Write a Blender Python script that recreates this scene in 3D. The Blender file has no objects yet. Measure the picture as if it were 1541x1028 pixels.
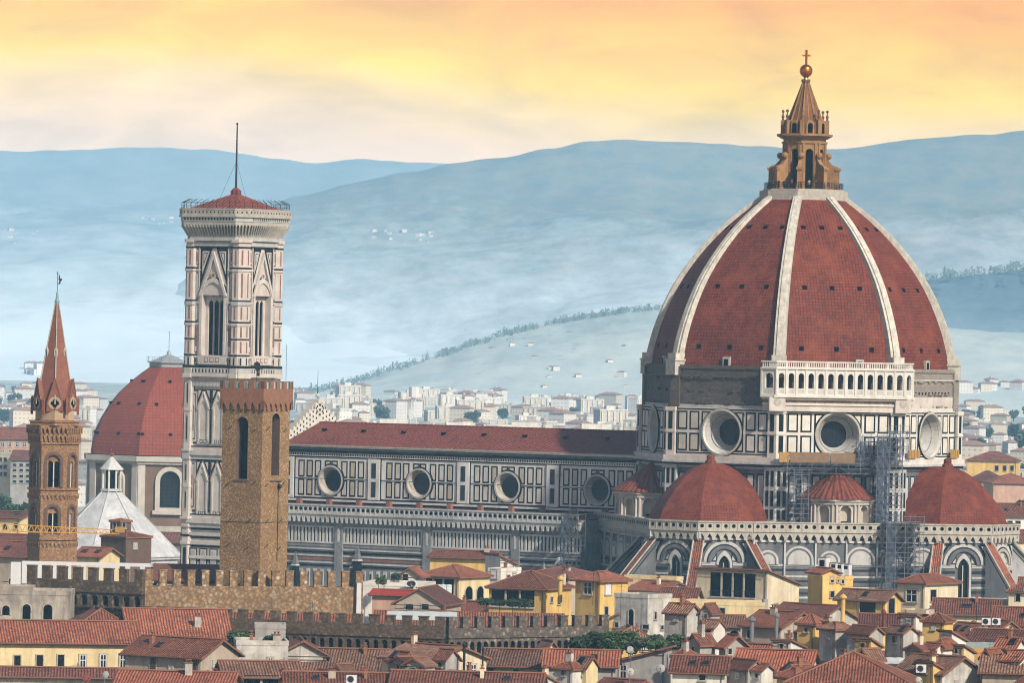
import bpy, math, random
from math import sin, cos, pi, radians as R, sqrt, atan2, tan
from mathutils import Vector, Matrix, Quaternion
from mathutils.geometry import tessellate_polygon

S = bpy.context.scene
C = S.collection
random.seed(7)
# ---------------------------------------------------------------- camera
F = 8900.0          # focal length in photograph pixels
ZC = 60.0           # eye height above the street
ROLL = 0.020
cam = bpy.data.cameras.new('camera')
cam.sensor_width = 36; cam.lens = F * 36 / 1541
cam.clip_start = 1; cam.clip_end = 60000
camo = bpy.data.objects.new('camera', cam); C.objects.link(camo)
camo.matrix_world = Matrix.Translation((0, 0, ZC)) @ Matrix.Rotation(pi/2 - 4/F, 4, 'X') @ Matrix.Rotation(ROLL, 4, 'Z')
S.camera = camo
# ---------------------------------------------------------------- sun, sky, exposure
SUN_AZ, SUN_EL = R(36), R(36)       # degrees to the right of the direction back to the camera, height
sv = Vector((sin(SUN_AZ)*cos(SUN_EL), -cos(SUN_AZ)*cos(SUN_EL), sin(SUN_EL)))
sl = bpy.data.lights.new('sun', 'SUN'); sl.energy = 5.0; sl.angle = R(1.5); sl.color = (1, .905, .765)
so = bpy.data.objects.new('sun', sl); C.objects.link(so)
so.rotation_euler = sv.to_track_quat('Z', 'Y').to_euler(); so.location = (300, -300, 600)
S.view_settings.view_transform = 'Standard'; S.view_settings.look = 'None'
S.view_settings.exposure = 0.55; S.view_settings.gamma = 1
S.cycles.max_bounces = 5; S.cycles.diffuse_bounces = 3; S.cycles.glossy_bounces = 2
S.cycles.transparent_max_bounces = 6; S.cycles.volume_bounces = 0
S.cycles.use_denoising = True; S.cycles.filter_width = 1.1; S.cycles.use_adaptive_sampling = False; S.cycles.denoising_prefilter = 'FAST'; S.cycles.sample_clamp_indirect = 4
SKY = 0.10
W = bpy.data.worlds.new('World'); S.world = W; W.use_nodes = True
def _world():
    nt = W.node_tree; n = nt.nodes; l = nt.links; n.clear()
    out = n.new('ShaderNodeOutputWorld')
    sky = n.new('ShaderNodeTexSky'); sky.sky_type = 'NISHITA'; sky.sun_disc = False
    sky.sun_elevation = SUN_EL; sky.sun_rotation = atan2(sv.x, sv.y); sky.dust_density = 1.5
    b1 = n.new('ShaderNodeBackground'); b1.inputs['Strength'].default_value = SKY
    l.new(sky.outputs[0], b1.inputs['Color'])
    tc = n.new('ShaderNodeTexCoord'); sp = n.new('ShaderNodeSeparateXYZ'); l.new(tc.outputs['Generated'], sp.inputs[0])
    # low cloud bank: noise stretched along the horizon
    mp = n.new('ShaderNodeMapping'); mp.inputs['Scale'].default_value = (15, 15, 62)
    mp.inputs['Location'].default_value = (3.1, 0, .4)
    l.new(tc.outputs['Generated'], mp.inputs[0])
    nz = n.new('ShaderNodeTexNoise'); nz.inputs['Scale'].default_value = 1.0; nz.inputs['Detail'].default_value = 7
    nz.inputs['Roughness'].default_value = .55; nz.inputs['Distortion'].default_value = .7
    l.new(mp.outputs[0], nz.inputs['Vector'])
    m1 = n.new('ShaderNodeMath'); m1.operation = 'MULTIPLY_ADD'; m1.inputs[1].default_value = .016; m1.inputs[2].default_value = -.008
    l.new(nz.outputs[0], m1.inputs[0])
    ad = n.new('ShaderNodeMath'); ad.operation = 'ADD'; l.new(sp.outputs[2], ad.inputs[0]); l.new(m1.outputs[0], ad.inputs[1])
    # the right side of the bank is deeper orange
    ax = n.new('ShaderNodeMath'); ax.operation = 'MULTIPLY_ADD'; ax.inputs[1].default_value = .045
    l.new(sp.outputs[0], ax.inputs[0]); l.new(ad.outputs[0], ax.inputs[2])
    mr = n.new('ShaderNodeMapRange'); mr.inputs[1].default_value = .02; mr.inputs[2].default_value = .08
    l.new(ax.outputs[0], mr.inputs[0])
    cr = n.new('ShaderNodeValToRGB'); e = cr.color_ramp.elements
    e[0].position = 0; e[0].color = SKYRAMP[0][1]
    e[1].position = 1; e[1].color = SKYRAMP[-1][1]
    for p, c in SKYRAMP[1:-1]:
        x = e.new(p); x.color = c
    l.new(mr.outputs[0], cr.inputs[0])
    # brighter and darker puffs
    mp2 = n.new('ShaderNodeMapping'); mp2.inputs['Scale'].default_value = (40, 40, 120); l.new(tc.outputs['Generated'], mp2.inputs[0])
    nz2 = n.new('ShaderNodeTexNoise'); nz2.inputs['Scale'].default_value = 1; nz2.inputs['Detail'].default_value = 6; nz2.inputs['Distortion'].default_value = .5
    l.new(mp2.outputs[0], nz2.inputs['Vector'])
    mr2 = n.new('ShaderNodeMapRange'); mr2.inputs[1].default_value = .3; mr2.inputs[2].default_value = .7; mr2.inputs[3].default_value = .80; mr2.inputs[4].default_value = 1.16
    l.new(nz2.outputs[0], mr2.inputs[0])
    b2 = n.new('ShaderNodeBackground'); l.new(cr.outputs[0], b2.inputs['Color'])
    sm = n.new('ShaderNodeMath'); sm.operation = 'MULTIPLY'; sm.inputs[1].default_value = SKYGAIN; l.new(mr2.outputs[0], sm.inputs[0])
    l.new(sm.outputs[0], b2.inputs['Strength'])
    mx = n.new('ShaderNodeMixShader')
    mf = n.new('ShaderNodeMapRange'); mf.interpolation_type = 'SMOOTHSTEP'
    mf.inputs[1].default_value = .08; mf.inputs[2].default_value = .22
    l.new(sp.outputs[2], mf.inputs[0])
    l.new(mf.outputs[0], mx.inputs[0]); l.new(b2.outputs[0], mx.inputs[1]); l.new(b1.outputs[0], mx.inputs[2])
    l.new(mx.outputs[0], out.inputs[0])
SKYGAIN = .66
SKYRAMP = [(0, (1.36, .84, .53, 1)), (.18, (1.38, .87, .46, 1)), (.31, (1.42, .89, .26, 1)), (.42, (1.48, .88, .0, 1)),
           (.54, (1.48, .74, .0, 1)), (.64, (1.45, .56, .0, 1)), (1, (1.2, .30, .0, 1))]
_world()
HAZE_DENSITY = 5.8e-5
HAZE_COLOR = (.33, .68, 1, 1)
HAZE_G = -.5

# ---------------------------------------------------------------- helpers
def P(x, y, Y):
    """photograph pixel + depth -> point in the world"""
    dx, dy = x - 770.5, y - 514
    a = dx*cos(ROLL) + dy*sin(ROLL); b = -dx*sin(ROLL) + dy*cos(ROLL)
    return Vector((a*Y/F, Y, ZC - (b + 4)*Y/F))

MATS = {}
ALB = .55
def A_(c): return tuple(x*ALB for x in c) if c else c
class NT:
    def __init__(s, name):
        m = bpy.data.materials.new(name); m.use_nodes = True; s.m = m; s.t = m.node_tree; s.n = s.t.nodes; s.l = s.t.links
        s.bs = s.n['Principled BSDF']; s.bs.inputs['Roughness'].default_value = .8
        s.bs.inputs['Specular IOR Level'].default_value = .25
        MATS[name] = m
    def new(s, t, **k):
        o = s.n.new(t)
        for a, v in k.items():
            if a[0] == '_': setattr(o, a[1:], v)
            else: o.inputs[a.replace('__', ' ')].default_value = v
        return o
    def coord(s, which='Object', scale=(1, 1, 1), jitter=True):
        tc = s.new('ShaderNodeTexCoord'); mp = s.new('ShaderNodeMapping', Scale=scale)
        s.l.new(tc.outputs[which], mp.inputs[0])
        if jitter:
            oi = s.new('ShaderNodeObjectInfo'); ml = s.new('ShaderNodeMath', _operation='MULTIPLY'); ml.inputs[1].default_value = 37.0
            s.l.new(oi.outputs['Random'], ml.inputs[0]); s.l.new(ml.outputs[0], mp.inputs['Location'])
        return mp.outputs[0]
    def noise(s, vec, scale, detail=5, rough=.6, lo=.35, hi=.65):
        nz = s.new('ShaderNodeTexNoise', Scale=scale, Detail=detail, Roughness=rough); s.l.new(vec, nz.inputs['Vector'])
        mr = s.new('ShaderNodeMapRange'); mr.inputs[1].default_value = lo; mr.inputs[2].default_value = hi
        s.l.new(nz.outputs[0], mr.inputs[0]); return mr.outputs[0]
    def mix(s, fac, a, b, mode='MIX'):
        m = s.new('ShaderNodeMix', _data_type='RGBA', _blend_type=mode)
        for i, v in ((0, fac), (6, a), (7, b)):
            if hasattr(v, 'is_linked'): s.l.new(v, m.inputs[i])
            elif i == 0: m.inputs[0].default_value = v
            else: m.inputs[i].default_value = (*v, 1) if len(v) == 3 else v
        return m.outputs[2]
    def mul(s, a, k):
        m = s.new('ShaderNodeMath', _operation='MULTIPLY'); s.l.new(a, m.inputs[0])
        if hasattr(k, 'is_linked'): s.l.new(k, m.inputs[1])
        else: m.inputs[1].default_value = k
        return m.outputs[0]
    def out(s, col, bump=None, dist=.05, strength=.6):
        s.l.new(col, s.bs.inputs['Base Color'])
        if bump is not None:
            b = s.new('ShaderNodeBump', Strength=strength, Distance=dist); s.l.new(bump, b.inputs['Height']); s.l.new(b.outputs[0], s.bs.inputs['Normal'])
        return s.m

def m_stone(name, a, b, c=None, scale=.35, streak=.5, fine=3.0, rough=.85):
    """weathered stone / plaster: a clean, b stained, streaks running down, c rare darker blots"""
    a, b, c = A_(a), A_(b), A_(c)
    t = NT(name); v = t.coord(); vs = t.coord(scale=(1, 1, .12))
    col = t.mix(t.noise(v, scale), a, b)
    d = tuple(x*.62 for x in b)
    col = t.mix(t.mul(t.noise(vs, 1.1, 6, .65, .48, .75), streak), col, d)
    col = t.mix(t.mul(t.noise(v, fine, 4, .7, .3, .8), .25), col, tuple(x*.7 for x in a))
    if c: col = t.mix(t.noise(v, scale*2.3, 6, .7, .58, .72), col, c)
    t.bs.inputs['Roughness'].default_value = rough
    return t.out(col, t.noise(v, 6, 4), .04, .35)

def m_rubble(name, a, b, c, scale=2.2, base=.0):
    a, b, c = A_(a), A_(b), A_(c)
    t = NT(name); v = t.coord()
    vo = t.new('ShaderNodeTexVoronoi', Scale=scale); t.l.new(v, vo.inputs['Vector'])
    sp = t.new('ShaderNodeSeparateColor'); t.l.new(vo.outputs['Color'], sp.inputs[0])
    mr = t.new('ShaderNodeMapRange'); mr.inputs[1].default_value = .15; mr.inputs[2].default_value = .95; t.l.new(sp.outputs[0], mr.inputs[0])
    col = t.mix(mr.outputs[0], a, b)
    mr2 = t.new('ShaderNodeMapRange'); mr2.inputs[1].default_value = .72; mr2.inputs[2].default_value = .9; t.l.new(sp.outputs[1], mr2.inputs[0])
    col = t.mix(mr2.outputs[0], col, c)
    col = t.mix(t.mul(t.noise(v, .3, 5), .55), col, tuple(x*.6 for x in a))
    ed = t.new('ShaderNodeMapRange'); ed.inputs[1].default_value = .25; ed.inputs[2].default_value = .6; t.l.new(vo.outputs['Distance'], ed.inputs[0])
    col = t.mix(t.mul(ed.outputs[0], .6), col, tuple(x*.35 for x in a))
    return t.out(col, t.noise(v, scale*2), .1, .5)

def m_brick(name, a, b, mortar, w=.5, h=.17, ms=.02, blot=.5, dark=None, bump=.5, offs=.5, big=.25, patch=None):
    a, b, mortar, dark = A_(a), A_(b), A_(mortar), A_(dark)
    t = NT(name); tc = t.new('ShaderNodeTexCoord')
    bk = t.new('ShaderNodeTexBrick', Scale=1.0, Color1=(*a, 1), Color2=(*b, 1), Mortar=(*mortar, 1))
    bk.offset = offs; bk.inputs['Brick Width'].default_value = w; bk.inputs['Row Height'].default_value = h; bk.inputs['Mortar Size'].default_value = ms
    bk.inputs['Mortar Smooth'].default_value = .3
    t.l.new(tc.outputs['UV'], bk.inputs['Vector'])
    v = t.coord(jitter=False); vs = t.coord(scale=(1, 1, .15), jitter=False)
    col = t.mix(t.mul(t.noise(v, big, 6, .65), blot), bk.outputs['Color'], dark or tuple(x*.5 for x in a))
    col = t.mix(t.mul(t.noise(vs, .8, 6, .7, .5, .75), .45), col, tuple(x*.45 for x in a))
    if patch: col = t.mix(t.mul(t.noise(v, big*1.7, 7, .75, .45, .68), .55), col, A_(patch)); col = t.mix(t.mul(t.noise(v, 2.6, 3, .8, .55, .72), .5), col, A_(patch))
    col = t.mix(t.mul(t.noise(v, 1.6, 5, .75, .52, .75), .35), col, tuple(min(1, x*1.5+.03) for x in b))
    return t.out(col, bk.outputs['Fac'], -.05, bump)

def m_pantile(name, a, b, dark, pitch=.36):
    """rows of barrel tiles running down the slope, lichen and replaced tiles"""
    a, b, dark = A_(a), A_(b), A_(dark)
    t = NT(name); tc = t.new('ShaderNodeTexCoord'); sp = t.new('ShaderNodeSeparateXYZ'); t.l.new(tc.outputs['UV'], sp.inputs[0])
    v0 = t.coord(); wob = t.new('ShaderNodeMath', _operation='MULTIPLY_ADD'); wob.inputs[1].default_value = 2.4; t.l.new(t.noise(v0, .9, 4, .6, .2, .8), wob.inputs[0]); t.l.new(t.mul(sp.outputs[0], 2*pi/pitch), wob.inputs[2]); w = wob.outputs[0]; sn = t.new('ShaderNodeMath', _operation='SINE'); t.l.new(w, sn.inputs[0])
    mr = t.new('ShaderNodeMapRange'); mr.inputs[1].default_value = -1; mr.inputs[2].default_value = .5; t.l.new(sn.outputs[0], mr.inputs[0])
    bk = t.new('ShaderNodeTexBrick', Scale=1.0, Color1=(0, 0, 0, 1), Color2=(1, 1, 1, 1), Mortar=(.2, .2, .2, 1)); bk.offset = 0
    bk.inputs['Brick Width'].default_value = pitch; bk.inputs['Row Height'].default_value = .42; bk.inputs['Mortar Size'].default_value = .03
    t.l.new(tc.outputs['UV'], bk.inputs['Vector'])
    v = t.coord(); oi = t.new('ShaderNodeObjectInfo')
    col = t.mix(bk.outputs['Color'], a, b)
    col = t.mix(t.mul(t.noise(v, .5, 6, .7), .55), col, dark)
    col = t.mix(t.mul(t.noise(v, 2.2, 5, .8, .5, .66), .75), col, (min(1, b[0]*1.3), b[1]*1.8, b[2]*2.0))
    col = t.mix(t.mul(t.noise(v, .22, 6, .75, .5, .7), .6), col, tuple(x*.55 for x in dark))
    col = t.mix(t.mul(t.noise(v, 1.3, 6, .8, .56, .68), .5), col, A_((.20, .17, .12)))
    inv = t.new('ShaderNodeMath', _operation='SUBTRACT'); inv.inputs[0].default_value = 1; t.l.new(mr.outputs[0], inv.inputs[1])
    col = t.mix(t.mul(inv.outputs[0], .72), col, tuple(x*.28 for x in dark))
    hs = t.new('ShaderNodeHueSaturation'); mr3 = t.new('ShaderNodeMapRange'); mr3.inputs[3].default_value = .62; mr3.inputs[4].default_value = 1.3
    t.l.new(oi.outputs['Random'], mr3.inputs[0]); t.l.new(mr3.outputs[0], hs.inputs['Value']); t.l.new(col, hs.inputs['Color'])
    return t.out(hs.outputs[0], mr.outputs[0], .12, .8)

def m_plain(name, a, rough=.6, metal=0, var=.3, spec=.3):
    a = A_(a)
    t = NT(name); v = t.coord(); col = t.mix(t.mul(t.noise(v, 1.2), var), a, tuple(x*.5 for x in a))
    t.bs.inputs['Roughness'].default_value = rough; t.bs.inputs['Metallic'].default_value = metal; t.bs.inputs['Specular IOR Level'].default_value = spec
    return t.out(col)

def m_facade(name, wall, win, w=4.0, h=3.3, ms=1.25):
    """far apartment front: rows of windows"""
    wall, win = A_(wall), A_(win)
    t = NT(name); tc = t.new('ShaderNodeTexCoord')
    bk = t.new('ShaderNodeTexBrick', Scale=1.0, Color1=(1, 1, 1, 1), Color2=(.8, .8, .8, 1), Mortar=(0, 0, 0, 1)); bk.offset = 0
    bk.inputs['Brick Width'].default_value = w; bk.inputs['Row Height'].default_value = h; bk.inputs['Mortar Size'].default_value = ms; bk.inputs['Mortar Smooth'].default_value = 0
    t.l.new(tc.outputs['UV'], bk.inputs['Vector'])
    v = t.coord(); oi = t.new('ShaderNodeObjectInfo')
    wl = t.mix(t.mul(t.noise(v, .08), .35), wall, tuple(x*.75 for x in wall))
    hs = t.new('ShaderNodeHueSaturation'); mr3 = t.new('ShaderNodeMapRange'); mr3.inputs[3].default_value = .75; mr3.inputs[4].default_value = 1.15
    t.l.new(oi.outputs['Random'], mr3.inputs[0]); t.l.new(mr3.outputs[0], hs.inputs['Value']); t.l.new(wl, hs.inputs['Color'])
    return t.out(t.mix(bk.outputs['Color'], hs.outputs[0], win))

def m_leaf(name, a, b, c):
    a, b, c = A_(a), A_(b), A_(c)
    t = NT(name); g = t.new('ShaderNodeNewGeometry'); v = t.coord()
    cr = t.mix(g.outputs['Random Per Island'], a, b); col = t.mix(t.noise(v, .9, 3), cr, c)
    t.bs.inputs['Roughness'].default_value = .6
    return t.out(col)

# --- palette
m_stone('marble_white', (.88, .85, .78), (.70, .66, .58), None, .5, .35)
m_stone('marble_grey', (.72, .71, .69), (.50, .50, .49), (.30, .30, .32), .25, .7)
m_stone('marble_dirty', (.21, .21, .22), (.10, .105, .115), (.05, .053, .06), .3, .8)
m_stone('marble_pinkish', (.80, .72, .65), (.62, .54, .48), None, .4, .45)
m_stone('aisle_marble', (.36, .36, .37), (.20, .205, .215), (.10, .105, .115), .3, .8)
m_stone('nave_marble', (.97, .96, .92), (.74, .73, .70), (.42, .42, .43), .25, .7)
m_stone('nave_panel', (.82, .80, .74), (.62, .60, .56), (.40, .39, .38), .4, .6)
m_stone('bell_marble', (.78, .72, .66), (.60, .54, .49), (.42, .38, .36), .45, .6)
m_stone('pink_marble', (.38, .17, .12), (.25, .11, .085), None, .6, .4)
m_stone('green_marble', (.014, .018, .018), (.008, .010, .011), None, .6, .2); MATS['green_marble'].node_tree.nodes['Principled BSDF'].inputs['Specular IOR Level'].default_value = .05
m_stone('green_faded', (.035, .038, .042), (.018, .02, .024), None, .6, .3)
m_stone('cream_panel', (.66, .60, .48), (.52, .47, .38), None, .5, .4)
m_stone('grey_panel', (.62, .61, .58), (.48, .47, .45), (.33, .32, .32), .4, .6)
m_stone('sandstone_frieze', (.52, .40, .27), (.36, .26, .17), (.25, .17, .11), .9, .4)
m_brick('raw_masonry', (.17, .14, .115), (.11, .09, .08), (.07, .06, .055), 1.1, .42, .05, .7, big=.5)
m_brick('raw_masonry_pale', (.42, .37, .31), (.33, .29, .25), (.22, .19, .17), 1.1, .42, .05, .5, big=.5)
m_brick('dome_tile', (.29, .038, .012), (.165, .018, .007), (.055, .010, .005), .60, .64, .085, .6, (.10, .022, .010), .5, 0, .10, (.35, .085, .030))
m_brick('small_dome_tile', (.29, .041, .013), (.17, .020, .008), (.065, .012, .007), .52, .52, .07, .6, (.11, .024, .012), .5, 0, .2, (.35, .09, .033))
m_brick('far_dome_tile', (.36, .074, .034), (.29, .058, .028), (.19, .04, .024), .9, .9, .09, .45, None, .3, 0, .1)
m_stone('rib_stone', (.60, .56, .48), (.44, .40, .34), (.22, .20, .18), .8, .5)
m_stone('rib_marble', (.80, .76, .66), (.55, .51, .43), (.20, .18, .16), .9, .8)
m_stone('lantern_stone', (.46, .255, .10), (.30, .155, .06), (.15, .075, .03), .5, .6)
m_stone('lantern_cone', (.27, .12, .045), (.17, .07, .03), (.09, .04, .02), .6, .6)
m_plain('gilt_copper', (.75, .22, .03), .28, .9, .2, .5)
m_plain('dark_glass', (.006, .007, .010), .35, 0, .2, .2)
m_plain('blue_glass', (.006, .010, .026), .35, 0, .3, .2)
m_plain('dark_void', (.004, .004, .005), 1, 0, .3, 0)
m_plain('iron', (.02, .02, .022), .6, .3)
m_plain('lead_roof', (.42, .44, .46), .5, .2)
m_plain('steel_tube', (.16, .19, .25), .5, .4)
m_plain('timber', (.30, .18, .09), .8, 0, .5)
m_plain('timber_yellow', (.52, .30, .08), .8, 0, .4)
m_plain('brown_wood', (.10, .055, .035), .7, 0, .4)
m_plain('yellow_paint', (.72, .36, .03), .5)
m_plain('white_paint', (.80, .80, .80), .5, 0, .15)
m_plain('teal_glass', (.22, .38, .38), .15, 0, .2, .6)
m_plain('grey_metal', (.38, .40, .42), .4, .6)
m_plain('dull_red', (.24, .05, .035), .8)
m_plain('green_netting', (.32, .40, .37), .8)
m_plain('orange_cloth', (.62, .10, .02), .8)
m_plain('red_cloth', (.45, .03, .02), .8)
m_plain('awning_white', (.65, .70, .70), .7)
m_plain('terracotta', (.30, .125, .075), .8, 0, .4)
m_plain('cloth_dark', (.03, .03, .04), .9); m_plain('cloth_pale', (.45, .43, .42), .9); m_plain('cloth_red', (.35, .05, .04), .9); m_plain('cloth_blue', (.06, .10, .22), .9)
m_plain('skin', (.50, .30, .22), .7); m_plain('hair', (.04, .025, .02), .7)
m_brick('spire_brick', (.33, .115, .065), (.25, .09, .052), (.18, .08, .055), .8, .28, .02, .5, None, .3)
m_rubble('badia_stone', (.50, .27, .13), (.62, .36, .18), (.38, .20, .10), 3.2)
m_stone('badia_plaster', (.55, .40, .26), (.42, .28, .17), None, .6, .5)
m_rubble('tower_stone', (.44, .255, .11), (.58, .36, .17), (.68, .50, .30), 4.2)
m_brick('tower_brick', (.46, .21, .115), (.36, .16, .09), (.22, .13, .09), .4, .14, .02, .4)
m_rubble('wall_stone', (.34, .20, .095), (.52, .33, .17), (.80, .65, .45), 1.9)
m_rubble('wall_stone_dark', (.16, .105, .065), (.22, .15, .095), (.33, .24, .16), 1.9)  # darker copy of the wall stone: shade of the wall faces put into colour
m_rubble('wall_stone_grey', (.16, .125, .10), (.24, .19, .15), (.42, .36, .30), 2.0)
m_brick('merlon_brick', (.24, .09, .06), (.18, .07, .05), (.13, .08, .06), .4, .15, .02, .5)
m_brick('brown_brick', (.20, .12, .085), (.15, .09, .07), (.12, .08, .06), .5, .18, .02, .4)
m_stone('baptistery_marble', (.74, .74, .73), (.52, .53, .54), (.38, .39, .40), .35, .75)
m_stone('medici_brown', (.24, .15, .095), (.18, .11, .075), None, .3, .3)
m_stone('medici_white', (.66, .61, .54), (.52, .47, .40), None, .3, .3)
m_pantile('pantile_red', (.36, .085, .040), (.52, .19, .105), (.15, .048, .030))
m_pantile('pantile_dark', (.22, .062, .038), (.36, .13, .085), (.10, .036, .026))
m_pantile('pantile_bright', (.46, .11, .05), (.55, .19, .10), (.26, .07, .04))
m_pantile('pantile_brown', (.30, .12, .07), (.48, .25, .155), (.13, .058, .04))
m_pantile('nave_tile', (.26, .050, .030), (.32, .075, .042), (.15, .034, .024), .9)
PL = dict(yellow=((.76, .52, .17), (.62, .40, .13)), ochre=((.64, .41, .15), (.52, .33, .13)), cream=((.76, .66, .47), (.62, .52, .36)),
          white=((.80, .77, .70), (.64, .60, .53)), beige=((.50, .42, .33), (.40, .33, .26)), grey=((.44, .42, .39), (.32, .30, .28)),
          stained=((.66, .63, .57), (.36, .335, .30)), butter=((.78, .64, .36), (.66, .52, .28)), rose=((.60, .38, .26), (.48, .30, .22)),
          loggia=((.50, .44, .36), (.24, .205, .17)), orange=((.66, .32, .08), (.54, .26, .07)))
for k, (a, b) in PL.items():
    a = tuple(min(.97, x*1.22) for x in a); b = tuple(min(.9, x*1.15) for x in b)
    m_stone('plaster_' + k, a, b, tuple(x*.72 for x in b) if k in ('stained', 'grey', 'beige', 'loggia') else None, .35, .95 if k in ('stained', 'loggia') else .8)
m_facade('facade_white', (.80, .77, .72), (.40, .40, .42))  # windows paled: distance haze put into the colour
m_facade('facade_cream', (.78, .69, .55), (.42, .38, .34), 3.6, 3.2, 1.1)  # window tone lightened here too, in place of haze
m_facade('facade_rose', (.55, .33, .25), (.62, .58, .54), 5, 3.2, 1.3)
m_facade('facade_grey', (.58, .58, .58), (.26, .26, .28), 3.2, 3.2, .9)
m_plain('far_roof', (.40, .24, .19), .9, 0, .4); m_plain('far_flat', (.50, .49, .47), .9, 0, .4)  # tile roofs of the far town paled to stand in for haze
m_leaf('leaf_dark', (.020, .045, .014), (.045, .085, .025), (.012, .03, .010))
m_leaf('leaf_green', (.045, .10, .022), (.10, .17, .04), (.03, .065, .016))
m_leaf('leaf_grey', (.08, .11, .06), (.13, .16, .09), (.05, .075, .04))
m_leaf('far_leaf', (.14, .21, .20), (.20, .27, .25), (.12, .18, .18))  # lightened leaf colour, carries the haze over the distant woods
m_plain('bark', (.07, .05, .035), .9)

def _net():
    t = NT('scaffold_net'); v = t.coord(); nt = t.t
    t.out(t.mix(t.noise(v, 1.5), A_((.07, .09, .14)), A_((.13, .16, .22)))); tr = t.new('ShaderNodeBsdfTransparent'); mx = t.new('ShaderNodeMixShader')
    mr = t.new('ShaderNodeMapRange'); mr.inputs[3].default_value = .25; mr.inputs[4].default_value = .7; t.l.new(t.noise(v, 2.2, 5, .7), mr.inputs[0]); t.l.new(mr.outputs[0], mx.inputs[0])
    t.l.new(tr.outputs[0], mx.inputs[1]); t.l.new(t.bs.outputs[0], mx.inputs[2]); t.l.new(mx.outputs[0], t.n['Material Output'].inputs[0])
_net()

class MB:
    """collects shapes into ONE mesh; M is the frame shapes are added in (x right, outward -y, z up)"""
    def __init__(s): s.v = []; s.f = []; s.mi = []; s.uv = []; s.mats = []; s.M = Matrix()
    def mat(s, m):
        if m not in s.mats: s.mats.append(m)
        return s.mats.index(m)
    def face(s, pts, m, uv=None):
        b = len(s.v); s.v += [s.M @ Vector(p) for p in pts]; s.f.append(list(range(b, b+len(pts)))); s.mi.append(s.mat(m)); s.uv.append(uv)
    def box(s, x0, x1, y0, y1, z0, z1, m, top=None, skip=''):
        a = [(x0,y0,z0),(x1,y0,z0),(x1,y1,z0),(x0,y1,z0),(x0,y0,z1),(x1,y0,z1),(x1,y1,z1),(x0,y1,z1)]
        for k, q in dict(f=(0,1,5,4), r=(1,2,6,5), b=(2,3,7,6), l=(3,0,4,7), t=(4,5,6,7), u=(3,2,1,0)).items():
            if k not in skip: s.face([a[i] for i in q], top if (top and k == 't') else m)
    def prism(s, poly, z0, z1, m, top=None, cap=True):
        n = len(poly)
        for i in range(n):
            p, q = poly[i], poly[(i+1) % n]
            s.face([(p[0],p[1],z0),(q[0],q[1],z0),(q[0],q[1],z1),(p[0],p[1],z1)], m)
        if cap:
            s.face([(p[0],p[1],z1) for p in poly], top or m); s.face([(p[0],p[1],z0) for p in reversed(poly)], m)
    def frus(s, poly0, z0, poly1, z1, m):
        n = len(poly0)
        for i in range(n):
            p, q, r, t = poly0[i], poly0[(i+1)%n], poly1[(i+1)%n], poly1[i]
            s.face([(p[0],p[1],z0),(q[0],q[1],z0),(r[0],r[1],z1),(t[0],t[1],z1)], m)
    def plate(s, poly, y0, y1, m, side=None):
        """polygon in x-z, counter-clockwise seen from outside (from -y), front at y0, back at y1"""
        n = len(poly)
        s.face([(p[0], y0, p[1]) for p in poly], m)
        for i in range(n):
            p, q = poly[i], poly[(i+1) % n]
            s.face([(q[0],y0,q[1]),(p[0],y0,p[1]),(p[0],y1,p[1]),(q[0],y1,q[1])], side or m)
    def holed(s, outer, holes, y, m, depth=1, rm=None, bm=None):
        """wall face with openings, their reveals and what closes them"""
        pl = [[Vector((p[0], p[1], 0)) for p in outer]] + [[Vector((p[0], p[1], 0)) for p in h] for h in holes]
        flat = [p for q in pl for p in q]
        for t in tessellate_polygon(pl):
            q = [flat[i] for i in t]
            if (q[1]-q[0]).cross(q[2]-q[0]).z < 0: q.reverse()
            s.face([(p.x, y, p.y) for p in q], m)
        for h in holes:
            n = len(h)
            for i in range(n):
                p, q = h[i], h[(i+1) % n]
                s.face([(p[0],y,p[1]),(q[0],y,q[1]),(q[0],y+depth,q[1]),(p[0],y+depth,p[1])], rm or m)
            if bm: s.face([(p[0], y+depth, p[1]) for p in h], bm)
    def ring(s, cx, cz, r0, y0, r1, y1, m, n=28):
        for i in range(n):
            a, b = 2*pi*i/n, 2*pi*(i+1)/n
            s.face([(cx+r0*cos(a),y0,cz+r0*sin(a)),(cx+r0*cos(b),y0,cz+r0*sin(b)),(cx+r1*cos(b),y1,cz+r1*sin(b)),(cx+r1*cos(a),y1,cz+r1*sin(a))], m)
    def disc(s, cx, cz, r, y, m, n=28):
        s.face([(cx+r*cos(2*pi*i/n), y, cz+r*sin(2*pi*i/n)) for i in range(n)], m)
    def lathe(s, prof, n, m, cx=0, cy=0, a0=0, a1=2*pi):
        full = abs(a1-a0-2*pi) < 1e-6
        for i in range(n):
            a, b = a0+(a1-a0)*i/n, a0+(a1-a0)*(i+1)/n
            for (r0,z0),(r1,z1) in zip(prof, prof[1:]):
                q = [(cx+r0*cos(a),cy+r0*sin(a),z0),(cx+r0*cos(b),cy+r0*sin(b),z0),(cx+r1*cos(b),cy+r1*sin(b),z1),(cx+r1*cos(a),cy+r1*sin(a),z1)]
                if r0 < 1e-5: q = [q[0], q[2], q[3]]
                elif r1 < 1e-5: q = q[:3]
                s.face(q, m)
    def tube(s, p, q, r, m, n=5, r2=None):
        p, q = Vector(p), Vector(q); d = (q-p); L = d.length
        if L < 1e-6: return
        d /= L; u = d.orthogonal().normalized(); w = d.cross(u); r2 = r if r2 is None else r2
        A = [p + (u*cos(2*pi*i/n) + w*sin(2*pi*i/n))*r for i in range(n)]; B = [q + (u*cos(2*pi*i/n) + w*sin(2*pi*i/n))*r2 for i in range(n)]
        for i in range(n): s.face([A[i], A[(i+1)%n], B[(i+1)%n], B[i]], m)
        s.face(B, m); s.face(A[::-1], m)
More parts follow.
